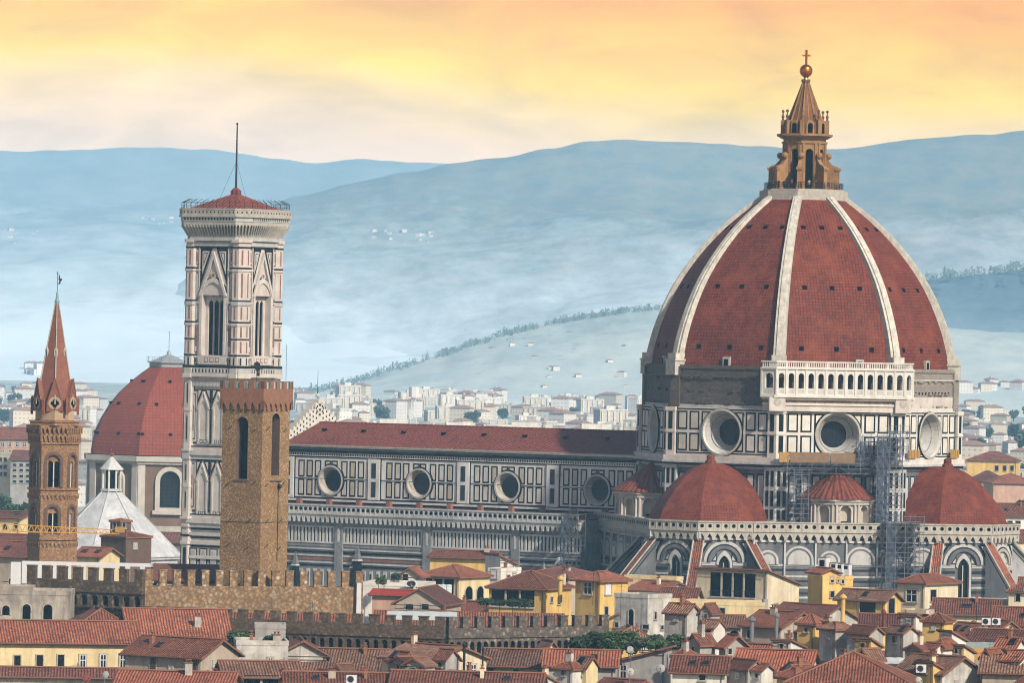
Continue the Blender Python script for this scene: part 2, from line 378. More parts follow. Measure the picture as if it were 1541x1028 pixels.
    def ball(s, c, r, m, n=10, k=6, sz=1):
        pr = [(max(0, r*sin(pi*i/k)), c[2]-r*sz*cos(pi*i/k)) for i in range(k+1)]
        pr[0] = (0, pr[0][1]); pr[-1] = (0, pr[-1][1]); s.lathe(pr, n, m, c[0], c[1])
    def mesh(s, name, smooth=False):
        me = bpy.data.meshes.new(name); me.from_pydata([tuple(p) for p in s.v], [], s.f)
        for m in s.mats: me.materials.append(MATS[m])
        me.polygons.foreach_set('material_index', s.mi)
        ul = me.uv_layers.new(name='UVMap'); co = s.v; data = []
        for f, uv in zip(s.f, s.uv):
            if uv: data += [c for t in uv for c in t]; continue
            n = Vector((0,0,0))
            for i in range(len(f)):
                a, b = co[f[i]], co[f[(i+1) % len(f)]]
                n += Vector(((a.y-b.y)*(a.z+b.z), (a.z-b.z)*(a.x+b.x), (a.x-b.x)*(a.y+b.y)))
            if n.length: n.normalize()
            u = Vector((0,0,1)).cross(n)
            u = u.normalized() if u.length > 1e-3 else Vector((1,0,0))
            w = n.cross(u)
            for i in f: data += [co[i].dot(u), co[i].dot(w)]
        ul.data.foreach_set('uv', data)
        if smooth: me.polygons.foreach_set('use_smooth', [True]*len(s.f))
        me.update(); return me
    def build(s, name, parent=None, smooth=False, label=None):
        o = bpy.data.objects.new(name, s.mesh(name, smooth)); C.objects.link(o)
        if parent: o.parent = parent
        if label: o['label'] = label
        return o

def tag(o, label, cat=None, group=None, kind=None):
    o['label'] = label
    if cat: o['category'] = cat
    if group: o['group'] = group
    if kind: o['kind'] = kind
    return o
def thing(name, label, cat, loc=(0,0,0), rz=0, group=None):
    o = bpy.data.objects.new(name, None); C.objects.link(o); o.empty_display_size = .5
    o.location = loc; o.rotation_euler = (0, 0, rz); return tag(o, label, cat, group)
def share(o, name, parent, loc=(0,0,0), rz=0, scale=1):
    """another object on the same mesh"""
    c = bpy.data.objects.new(name, o.data if hasattr(o, 'data') else o); C.objects.link(c); c.parent = parent
    c.location = loc; c.rotation_euler = (0,0,rz); c.scale = (scale,)*3; return c
def FR(ang, ap, x=0, z=0): return Matrix.Rotation(ang, 4, 'Z') @ Matrix.Translation((x, -ap, z))
def octa(r, rot=R(22.5), n=8): return [(r*cos(rot+2*pi*i/n), r*sin(rot+2*pi*i/n)) for i in range(n)]
def arch(cx, z0, w, h, n=7, pointed=False, rise=None):
    """opening outline, counter-clockwise from outside: bottom left, bottom right, up and over"""
    r = w/2; pts = [(cx-r, z0), (cx+r, z0)]
    if not pointed:
        zs = z0+h-r
        pts += [(cx+r*cos(pi*i/n), zs+r*sin(pi*i/n)) for i in range(n+1)]
    else:
        rise = rise or w*.85; zs = z0+h-rise; k = (rise*rise-r*r)/(2*r) ; Rr = r+k
        am = atan2(rise, k)
        right = [(cx-k+Rr*cos(am*i/n), zs+Rr*sin(am*i/n)) for i in range(n+1)]
        pts += right + [(2*cx-x, z) for x, z in reversed(right[:-1])]
    return pts
def scallop(mb, x0, x1, z0, z1, n, y, m, t=.25):
    p = (x1-x0)/n
    for i in range(n):
        x = x0+i*p; za = z0+(z1-z0)*.78
        L = [(x, z0), (x+.16*p, z0), (x+.22*p, z0+.35*(z1-z0)), (x+.5*p, za), (x+.5*p, z1), (x, z1)]
        mb.plate(L, y, y+t, m); mb.plate([(2*x+p-a, b) for a, b in reversed(L)], y, y+t, m)
def rectpoly(x0, x1, z0, z1): return [(x0,z0),(x1,z0),(x1,z1),(x0,z1)]
def panel(mb, x0, x1, z0, z1, fr, y, dark, light, hole=None):
    """inlaid panel: dark frame, light field; hole (cx,cz,r) cuts it"""
    def cut(x0, x1, z0, z1):
        if not hole: return rectpoly(x0, x1, z0, z1)
        cx, cz, r = hole; s = 1 if (x0+x1)/2 > cx else -1; t = 1 if (z0+z1)/2 > cz else -1
        # work in the mirrored quadrant where the panel is up-right of the centre
        xs = sorted([(x0-cx)*s, (x1-cx)*s]); zs = sorted([(z0-cz)*t, (z1-cz)*t])
        xi, xo = xs; zi, zo = zs
        if xi*xi+zi*zi >= r*r: return rectpoly(x0, x1, z0, z1)
        pts = []
        # arc from bottom edge (z=zi) or right edge to left edge (x=xi) or top edge
        if xo*xo+zi*zi >= r*r: st = (sqrt(r*r-zi*zi), zi); head = [(xo, zi), (xo, zo)]
        elif xo*xo+zo*zo > r*r: st = (xo, sqrt(r*r-xo*xo)); head = [(xo, zo)]
        else: return None
        if xi*xi+zo*zo >= r*r: en = (xi, sqrt(max(0, r*r-xi*xi))); tail = [(xi, zo)]
        else: en = (sqrt(max(0, r*r-zo*zo)), zo); tail = []
        a0, a1 = atan2(st[1], st[0]), atan2(en[1], en[0])
        arc = [(r*cos(a1+(a0-a1)*i/5), r*sin(a1+(a0-a1)*i/5)) for i in range(6)]
        pts = head+tail+arc
        pts = [(cx+a*s, cz+b*t) for a, b in pts]
        if s*t < 0: pts.reverse()
        return pts
    o = cut(x0, x1, z0, z1)
    if not o: return
    mb.plate(o, y-.05, y, dark)
    if hole: hole = (hole[0], hole[1], hole[2]+fr)
    i = cut(x0+fr, x1-fr, z0+fr, z1-fr)
    if i: mb.plate(i, y-.09, y, light)
# ---------------------------------------------------------------- ground
t_ = NT('ground_plain'); v_ = t_.coord('Object', jitter=False)
t_.out(t_.mix(t_.noise(v_, .012, 6, .7, .4, .6), t_.mix(t_.noise(v_, .004, 5), (.26,.28,.25), (.40,.39,.36)), (.13,.18,.15)))
gb = MB(); gb.face([(-5900,-300,0),(5900,-300,0),(5900,14300,0),(-5900,14300,0)], 'ground_plain')
tag(gb.build('ground'), 'flat valley floor under the town', kind='structure')

# ---------------------------------------------------------------- the cathedral (own frame: x east, y north)
TH = R(33)
DC = P(1204, 560, 1100); DC.z = 0
cath = thing('cathedral', 'great cathedral with red tiled octagonal dome, striped marble nave and three tiled apses', 'cathedral', DC, -TH)
PROF = [(0,28.8),(5.4,27.7),(10.1,26.1),(14.8,23.95),(18.3,21.8),(22,19.0),(25.6,15.7),(29,11.85),(32.1,7.75)]
ZB = 55.6
def rprof(z):
    for (a,ra),(b,rb),i in zip(PROF, PROF[1:], range(99)):
        if z <= b or i == len(PROF)-2:
            h = b-a
            def sl(j):
                if j <= 0: return (PROF[1][1]-PROF[0][1])/(PROF[1][0]-PROF[0][0])*.7
                if j >= len(PROF)-1: return (PROF[-1][1]-PROF[-2][1])/(PROF[-1][0]-PROF[-2][0])*1.05
                return (PROF[j+1][1]-PROF[j-1][1])/(PROF[j+1][0]-PROF[j-1][0])
            t = (z-a)/h; m0, m1 = sl(i)*h, sl(i+1)*h
            return (2*t**3-3*t*t+1)*ra+(t**3-2*t*t+t)*m0+(-2*t**3+3*t*t)*rb+(t**3-t*t)*m1
NL = 26
LV = [32.1*i/NL for i in range(NL+1)]
RS = [rprof(z)/.983 for z in LV]        # ribs' outer line
def dome_build():
    mb = MB(); s = 0; arc = [0]
    for i in range(NL): arc.append(arc[-1]+sqrt((LV[i+1]-LV[i])**2+(RS[i+1]-RS[i])**2))
    for k in range(8):
        A = R(45*k)
        for i in range(NL):
            r0, r1 = RS[i]-.9, RS[i+1]-.9
            w0, w1 = r0*sin(R(22.5)), r1*sin(R(22.5)); p0, p1 = r0*cos(R(22.5)), r1*cos(R(22.5))
            mb.M = Matrix.Rotation(A, 4, 'Z')
            mb.face([(-w0,-p0,ZB+LV[i]),(w0,-p0,ZB+LV[i]),(w1,-p1,ZB+LV[i+1]),(-w1,-p1,ZB+LV[i+1])], 'dome_tile',
                    [(-w0+k*40,arc[i]),(w0+k*40,arc[i]),(w1+k*40,arc[i+1]),(-w1+k*40,arc[i+1])])
    mb.M = Matrix()
    mb.prism(octa(8.3), ZB+31.2, ZB+32.9, 'rib_stone')
    dome = mb.build('dome', cath)
    # one rib, shared by all eight corners
    rb = MB()
    for i in range(NL):
        z0, z1, r0, r1 = ZB+LV[i], ZB+LV[i+1], RS[i], RS[i+1]
        h0, h1 = 1.12-.32*i/NL, 1.12-.32*(i+1)/NL
        a = [(-h0,-r0+.25,z0),(h0,-r0+.25,z0),(h1,-r1+.25,z1),(-h1,-r1+.25,z1)]
        rb.face(a, 'rib_marble')
        for sgn in (-1, 1):
            q = [(sgn*h0,-r0+.25,z0),(sgn*h0,-r0+2.0,z0),(sgn*h1,-r1+2.0,z1),(sgn*h1,-r1+.25,z1)]
            rb.face(q if sgn > 0 else q[::-1], 'rib_marble')
        # raised middle fillet
        f0, f1 = h0*.5, h1*.5
        rb.face([(-f0,-r0,z0),(f0,-r0,z0),(f1,-r1,z1),(-f1,-r1,z1)], 'rib_marble')
        for sgn in (-1, 1):
            q = [(sgn*f0,-r0,z0),(sgn*f0,-r0+.4,z0),(sgn*f1,-r1+.4,z1),(sgn*f1,-r1,z1)]
            rb.face(q if sgn > 0 else q[::-1], 'rib_marble')
    r0 = RS[0]
    rb.box(-1.45,1.45,-r0-.55,-r0+2.2,ZB-1.6,ZB+1.0,'rib_marble'); rb.box(-1.65,1.65,-r0-.7,-r0+2.2,ZB+1.0,ZB+1.3,'rib_marble')
    rb.box(-1.25,1.25,-r0-.3,-r0+2.2,ZB+1.3,ZB+2.4,'rib_marble')
    m = rb.mesh('rib')
    for k in range(8): share(m, 'rib', dome, rz=R(22.5+45*k))
    vb = MB(); vb.box(-.42,.42,-.1,.3,-.4,.4,'dark_void'); vb.box(-.5,.5,-.14,.3,.4,.52,'dome_tile'); vm = vb.mesh('vent_opening')
    for k in range(8):
        for z, w in ((4.3, 6.6), (15.4, 5.2), (26.2, 3.5)):
            i = min(range(NL), key=lambda j: abs(LV[j]-z)); r = (RS[i]-.9)*cos(R(22.5)); sl = (RS[i+1]-RS[i-1])/(LV[i+1]-LV[i-1])*cos(R(22.5))
            for x in (-1, 0, 1):
                o = share(vm, 'vent_opening', dome)
                o.matrix_local = Matrix.Rotation(R(45*k), 4, 'Z') @ Matrix.Translation((x*w, -r, ZB+LV[i])) @ Matrix.Rotation(atan2(sl, 1), 4, 'X')
    db = MB(); db.box(-.75,.75,-.35,.7,-.4,1.5,'rib_stone'); db.box(-.42,.42,-.4,.5,-.4,1.1,'dark_void'); dm = db.mesh('dome_hatch')
    for k in range(8): share(dm, 'dome_hatch', dome, tuple(Matrix.Rotation(R(45*k),3,'Z') @ Vector((-.2 if k in (0,) else 4.2 if k == 1 else 1.0, -RS[0]*cos(R(22.5))+.9, ZB+.4))), R(45*k))
dome_build()

def lantern_build():
    z = ZB+32.9
    mb = MB()
    mb.prism(octa(7.6), z, z+.35, 'rib_stone')
    body = octa(4.0)
    # body with eight tall windows
    sd = 4.0*sin(R(22.5)); ap = 4.0*cos(R(22.5))
    for k in range(8):
        mb.M = FR(R(45*k), ap)
        mb.holed(rectpoly(-sd, sd, z+.3, z+9.9), [arch(0, z+.5, 1.5, 7.4)], 0, 'lantern_stone', .9, 'lantern_stone', 'dark_void')
        for s in (-1, 1): mb.box(s*1.12-.2, s*1.12+.2, -.2, 0, z+.3, z+9.0, 'lantern_stone')
        mb.box(-sd-.2, sd+.2, -.25, 0, z+8.9, z+9.25, 'lantern_stone')
    mb.M = Matrix()
    mb.frus(octa(4.2), z+9.7, octa(5.25), z+10.3, 'lantern_stone'); mb.prism(octa(5.25), z+10.3, z+10.65, 'lantern_stone')
    lan = mb.build('lantern', cath)
    mb = MB()                                                   # crown of little niches and knobs
    mb.prism(octa(3.95), z+10.65, z+13.0, 'lantern_cone')
    for k in range(8):
        mb.M = FR(R(45*k), 3.95*cos(R(22.5)))
        mb.plate(arch(0, z+10.7, 1.5, 2.6), -.25, 0, 'lantern_stone'); mb.plate(arch(0, z+10.8, .9, 1.9), -.3, -.2, 'dark_void')
        mb.M = FR(R(45*k+22.5), 4.15)
        mb.box(-.35,.35,-.35,.5,z+10.65,z+13.2,'lantern_stone'); mb.tube((0,0,z+13.2),(0,0,z+14.7),.22,'lantern_cone',6,.1)
        mb.ball((0,0,z+13.9),.32,'lantern_cone',6,4); mb.ball((0,0,z+14.9),.3,'lantern_cone',6,4)
    mb.build('niche_crown', lan)
    mb = MB(); n = 8
    mb.frus(octa(3.3), z+12.6, octa(.55), z+20.5, 'lantern_cone')
    for k in range(8):
        a = R(22.5+45*k); mb.tube((3.35*cos(a),3.35*sin(a),z+12.6),(.55*cos(a),.55*sin(a),z+20.5),.24,'lantern_stone',5,.1)
        b = R(45*k); mb.tube((3.0*cos(b),3.0*sin(b),z+12.7),(.5*cos(b),.5*sin(b),z+20.3),.13,'lantern_stone',5,.06)
    mb.prism(octa(.85), z+20.4, z+20.9, 'lantern_cone'); mb.build('cone', lan)
    mb = MB(); mb.lathe([(0.5,z+20.8),(.35,z+21.2),(.6,z+21.5)], 12, 'gilt_copper'); mb.ball((0,0,z+22.5),1.22,'gilt_copper',20,12); mb.build('ball', lan, True)
    mb = MB(); mb.box(-.16,.16,-.16,.16,z+23.6,z+26.4,'gilt_copper'); mb.M = Matrix.Rotation(TH, 4, 'Z'); mb.box(-.75,.75,-.15,.15,z+25.2,z+25.5,'gilt_copper'); mb.build('cross', lan)
    mb = MB()                                                   # one buttress with its scroll
    pr = [(-3.6,z+.3),(-6.6,z+.3),(-6.6,z+4.3),(-6.2,z+4.7),(-5.4,z+4.9),(-4.6,z+5.8),(-4.3,z+6.9),(-3.6,z+7.1)]
    L = [(-.42,a,b) for a,b in pr]; Q = [(.42,a,b) for a,b in pr]
    mb.face(L[::-1], 'lantern_stone'); mb.face(Q, 'lantern_stone')
    for i in range(len(pr)): j=(i+1)%len(pr); mb.face([L[j],L[i],Q[i],Q[j]][::-1], 'lantern_stone')
    mb.box(-.6,.6,-6.85,-5.9,z+3.9,z+4.4,'lantern_stone'); mb.box(-.55,.55,-6.8,-6.0,z+.3,z+1.0,'lantern_stone')
    for s in (-1,1): mb.plate([(a*0+0,0)]*0 or arch(0,z+.4,.01,.02), 0, .01, 'lantern_stone') if False else None
    mb.M = Matrix.Translation((0,-4.55,z+6.6)) @ Matrix.Rotation(pi/2,4,'Z'); mb.ball((0,0,0),.62,'lantern_stone',8,6)
    m = mb.mesh('buttress')
    for k in range(8): share(m, 'buttress', lan, rz=R(22.5+45*k))
    mb = MB()                                                   # railing round the platform
    pts = octa(7.35)
    for i in range(8):
        p, q = Vector((*pts[i],0)), Vector((*pts[(i+1)%8],0))
        for t in range(9):
            c = p.lerp(q, t/9); mb.tube((c.x,c.y,z+.35),(c.x,c.y,z+1.55),.05,'iron',4)
        for h in (.8,1.2,1.55): mb.tube((p.x,p.y,z+h),(q.x,q.y,z+h),.05,'iron',4)
    mb.build('railing', lan)
    return z+.35
ZPLAT = lantern_build()

# --- drum
RD = 29.9; SD = RD*sin(R(22.5)); AP = RD*cos(R(22.5))
ZD0, ZD1 = 39.6, 48.2
def drum_build():
    mb = MB(); OC = 43.75
    for k in range(8):
        mb.M = FR(R(45*k), AP)
        hi = k == 1; se = k in (1, 2)          # 0 south, 1 south-east, 2 east
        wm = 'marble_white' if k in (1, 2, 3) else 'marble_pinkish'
        hole = [(3.85*cos(2*pi*i/28), OC+3.85*sin(2*pi*i/28)) for i in range(28)]
        mb.holed(rectpoly(-SD, SD, ZD0-.2, ZD1), [hole], 0, wm, .25, wm)
        for s in (-1, 1):
            for j, (xa, xb) in enumerate(((2.45, 4.45), (4.95, 7.0), (7.5, 9.5))):
                x0, x1 = (xa, xb) if s > 0 else (-xb, -xa)
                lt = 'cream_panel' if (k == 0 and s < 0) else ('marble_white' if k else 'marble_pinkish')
                for z0, z1 in ((44.1, 47.5), (40.2, 43.5)):
                    panel(mb, x0, x1, z0, z1, .3, 0, 'green_marble', lt, (0, OC, 4.3))
            # corner pilaster
            x0, x1 = (9.85, SD+.25) if s > 0 else (-SD-.25, -9.85)
            mb.box(x0, x1, -.55, .1, ZD0-.2, ZD1, wm)
            c = (x0+x1)/2
            for z0, z1 in ((44.2, 47.3), (40.3, 43.4)): mb.box(c-.42, c+.42, -.6, -.5, z0, z1, 'green_marble')
            mb.box(x0-.15, x1+.1, -.7, .1, ZD1-.7, ZD1, wm); mb.box(x0-.1, x1+.1, -.68, .1, 43.55, 43.95, wm)
            mb.box(s*9.75-.12, s*9.75+.12, -.06, 0, ZD0, ZD1, 'green_marble')
        for z in (39.75, 47.75): mb.box(-9.7, 9.7, -.05, 0, z, z+.22, 'green_marble')
        mb.box(-SD-.5, SD+.5, -1.0, 1, ZD0-1.1, ZD0-.2, wm)            # cornice at its foot
        mb.box(-SD-.6, SD+.6, -1.3, 1, ZD0-1.5, ZD0-1.1, 'marble_grey'); mb.box(-SD-.4, SD+.4, -.8, 1, ZD0-1.9, ZD0-1.5, 'green_faded')
        # lower octagon, grimy
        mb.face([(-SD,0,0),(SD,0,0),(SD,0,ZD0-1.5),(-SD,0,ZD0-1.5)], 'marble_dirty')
        for s in (-1, 1):
            x0, x1 = (9.3, SD+.3) if s > 0 else (-SD-.3, -9.3)
            mb.box(x0, x1, -.6, .1, 20, ZD0-1.9, 'marble_grey')
            for z0, z1 in ((34.2, 37.0), (30.6, 33.4), (28.2, 30)):
                mb.box((x0+x1)/2-.8, (x0+x1)/2-.2, -.66, -.5, z0, z1, 'green_marble'); mb.box((x0+x1)/2+.25, (x0+x1)/2+.85, -.66, -.5, z0, z1, 'green_marble')
            for x in (8.3, 6.1, 3.9): panel(mb, s*x-.85, s*x+.85, 31.2, 36.4, .3, 0, 'green_marble', 'marble_grey')
        for z in (28.2, 29.2, 30.1, 37.2): mb.box(-SD, SD, -.08, 0, z, z+.4, 'marble_grey')
        # zone above the panels: bare masonry (only one side was ever finished)
        if k == 1: continue
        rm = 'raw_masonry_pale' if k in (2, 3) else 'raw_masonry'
        a2 = AP-.55; s2 = a2*tan(R(22.5)); mb.M = FR(R(45*k), a2)
        mb.box(-s2, s2, -.15, 2, ZD1, ZD1+.5, 'marble_grey' if k != 2 else 'marble_white')
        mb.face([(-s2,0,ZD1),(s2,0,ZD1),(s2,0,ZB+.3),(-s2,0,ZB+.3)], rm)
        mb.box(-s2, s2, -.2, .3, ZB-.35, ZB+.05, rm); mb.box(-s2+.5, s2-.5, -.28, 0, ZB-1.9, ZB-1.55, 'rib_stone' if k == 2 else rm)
        if k == 2: mb.box(-s2, s2, -.1, 0, ZD1+.5, ZD1+2.6, 'marble_pinkish')
        rr = random.Random(k)
        for i in range(40):          # broken toothing and put-log holes
            x = rr.uniform(-s2+1, s2-1); z = rr.choice((ZD1+.7, ZD1+2.9, ZB-2.2)); mb.box(x, x+rr.uniform(.3,1.2), -rr.uniform(.15,.4), 0, z, z+rr.uniform(.15,.4), rm)
        for i in range(14):
            x = -s2+3.2+i*(2*s2-6.4)/13; mb.box(x-.25, x+.25, -.03, 0, ZD1+3.0, ZD1+3.5, 'dark_void' if k == 2 else rm)
        for s in (-1, 1):
            x0, x1 = (s2-1.7, s2+.15) if s > 0 else (-s2-.15, -s2+1.7); mb.box(x0, x1, -.35, .1, ZD1, ZB, rm)
    mb.M = Matrix()
    drum = mb.build('drum', cath)
    ob = MB(); OCx = 0
    ob.ring(0, OC, 4.42, -.05, 4.34, -.36, 'green_marble'); ob.ring(0, OC, 4.34, -.36, 3.95, -.42, 'rib_stone'); ob.ring(0, OC, 3.95, -.42, 3.8, .1, 'marble_white')
    ob.ring(0, OC, 3.85, .1, 3.25, 1.3, 'grey_panel'); ob.ring(0, OC, 3.25, 1.3, 3.12, 1.2, 'sandstone_frieze'); ob.ring(0, OC, 3.12, 1.3, 2.52, 2.6, 'grey_panel'); ob.ring(0, OC, 2.52, 2.6, 2.42, 3.1, 'marble_white')
    om = ob.mesh('round_window'); pb = MB(); pb.disc(0, OC, 2.48, 3.0, 'blue_glass')
    for i in range(-2, 3): pb.box(i*.9-.04, i*.9+.04, 2.93, 3, OC-2.4, OC+2.4, 'iron')
    pm = pb.mesh('pane')
    for k in range(8):
        M = FR(R(45*k), AP)
        o = bpy.data.objects.new('round_window', om); C.objects.link(o); o.parent = drum; o.matrix_local = M
        p = bpy.data.objects.new('pane', pm); C.objects.link(p); p.parent = drum; p.matrix_local = M
drum_build()

def gallery_build():
    """the marble loggia that was built on one side only, turning both corners"""
    mb = MB(); ap = AP+.9; hw = ap*tan(R(22.5)); z0 = 50.9
    def side(M, x0, x1, n, first):
        mb.M = M
        mb.box(x0, x1, .0, 2.2, ZD1-.3, ZD1+.8, 'marble_pinkish'); mb.box(x0-.2*first, x1+.2*first, -.25, 2.2, ZD1+.8, ZD1+1.2, 'marble_white')
        mb.box(x0, x1, .15, 2.2, ZD1+1.2, z0-.5, 'sandstone_frieze'); mb.box(x0-.5*first, x1+.5*first, -.9, 2.2, z0-.5, z0-.15, 'marble_white'); mb.box(x0, x1, -.5, 2.2, z0-.9, z0-.5, 'marble_pinkish')
        mb.box(x0, x1, -.75, 2.2, z0-.15, z0, 'marble_white')
        p = (x1-x0)/n
        holes = [arch(x0+p*(i+.5), z0+1.15, p*.56, 2.75) for i in range(n)]
        mb.holed(rectpoly(x0, x1, z0, z0+4.8), holes, -.5, 'marble_white', .5, 'marble_white')
        for i in range(n+1):
            x = x0+p*i; mb.box(x-.17, x+.17, -.62, -.5, z0, z0+4.7, 'marble_white')
            if i < n:
                for j in range(5):
                    xx = x+p*.27+j*p*.115; mb.box(xx-.03, xx+.06, -.53, -.5, z0+.25, z0+.95, 'grey_panel')
                mb.ring(x+p/2, z0+1.15+2.75-p*.28, p*.36, -.58, p*.28, -.58, 'rib_stone', 20) if False else None
        mb.box(x0-.2, x1+.2, -.75, 2, z0+4.6, z0+4.85, 'marble_white')
        # balustrade
        mb.box(x0, x1, -.55, -.3, z0+4.85, z0+5.05, 'marble_white'); mb.box(x0-.1, x1+.1, -.6, -.25, z0+5.85, z0+6.1, 'marble_white')
        k = int((x1-x0)/.42)
        for i in range(k):
            x = x0+(x1-x0)*(i+.5)/k; w = .2 if i % 9 == 4 else .09; mb.box(x-w, x+w, -.5, -.33, z0+5.05, z0+5.85, 'marble_white')
        mb.face([(x0,1.9,z0),(x1,1.9,z0),(x1,1.9,z0+4.7),(x0,1.9,z0+4.7)], 'raw_masonry')
        # garlands of the frieze
        if first:
            for i in range(7):
                c = x0+(x1-x0)*(i+.5)/7
                for j in range(7):
                    t = j/6; mb.ball((c-1.4+2.8*t, .1, z0-1.0-.75*sin(pi*t)), .2, 'sandstone_frieze', 6, 4)
    M = FR(R(45), ap)
    side(M, -hw-.2, hw+.2, 13, 1)
    for s in (-1, 1):
        M2 = FR(R(45+45*s), ap)
        x0, x1 = (hw-2.9, hw+.15) if s < 0 else (-hw-.15, -hw+2.9)
        side(M2, x0, x1, 1, 0)
        mb.M = M2
        e = x0 if s < 0 else x1
        mb.box(min(e,e-.3*s*-1), max(e,e-.3*s*-1), -.55, 2.2, z0-.5, z0+4.8, 'marble_white')
    mb.M = FR(R(45), ap)
    for s in (-1, 1): mb.box(s*hw-1.5, s*hw+1.5, -.68, .2, ZD1-.3, z0-.5, 'marble_pinkish'); mb.plate([(s*hw+.7*cos(2*pi*i/12), z0-1.35+.7*sin(2*pi*i/12)) for i in range(12)], -.75, -.6, 'rib_stone')
    for s in (-1, 1): mb.box(s*hw-1.35, s*hw+1.35, -.72, 0, z0, z0+4.8, 'marble_white') if False else None
    mb.M = Matrix(); a2 = AP-.55; s2 = a2*tan(R(22.5)); mb.M = FR(R(45), a2)
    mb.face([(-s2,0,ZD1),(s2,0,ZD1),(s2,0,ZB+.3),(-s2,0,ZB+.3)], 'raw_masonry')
    mb.build('gallery', cath)
gallery_build()

def balustrade(mb, x0, x1, z, y, wall='marble_white', n=None, period=1.5):
    """pierced parapet on pointed corbels; z is its foot, front at y"""
    n = n or max(1, round((x1-x0)/period)); p = (x1-x0)/n
    mb.box(x0, x1, y, y+.3, z, z+1.55, wall); mb.box(x0, x1, y-.15, y+.4, z+1.4, z+1.65, wall); mb.box(x0, x1, y-.12, y+1.4, z-.22, z+.08, wall)
    for i in range(n):
        c = x0+p*(i+.5); mb.plate([(c+.36*cos(2*pi*j/8), z+.78+.36*sin(2*pi*j/8)) for j in range(8)], y-.02, y, 'dark_void')
        mb.box(c-p/2-.06, c-p/2+.06, y-.07, y, z+.1, z+1.4, wall)
    scallop(mb, x0, x1, z-1.75, z-.2, n, y+.1, wall)
    for i in range(n+1):
        c = x0+p*i; mb.box(c-.18, c+.18, y+.12, y+1.3, z-1.5, z-.2, 'grey_panel')

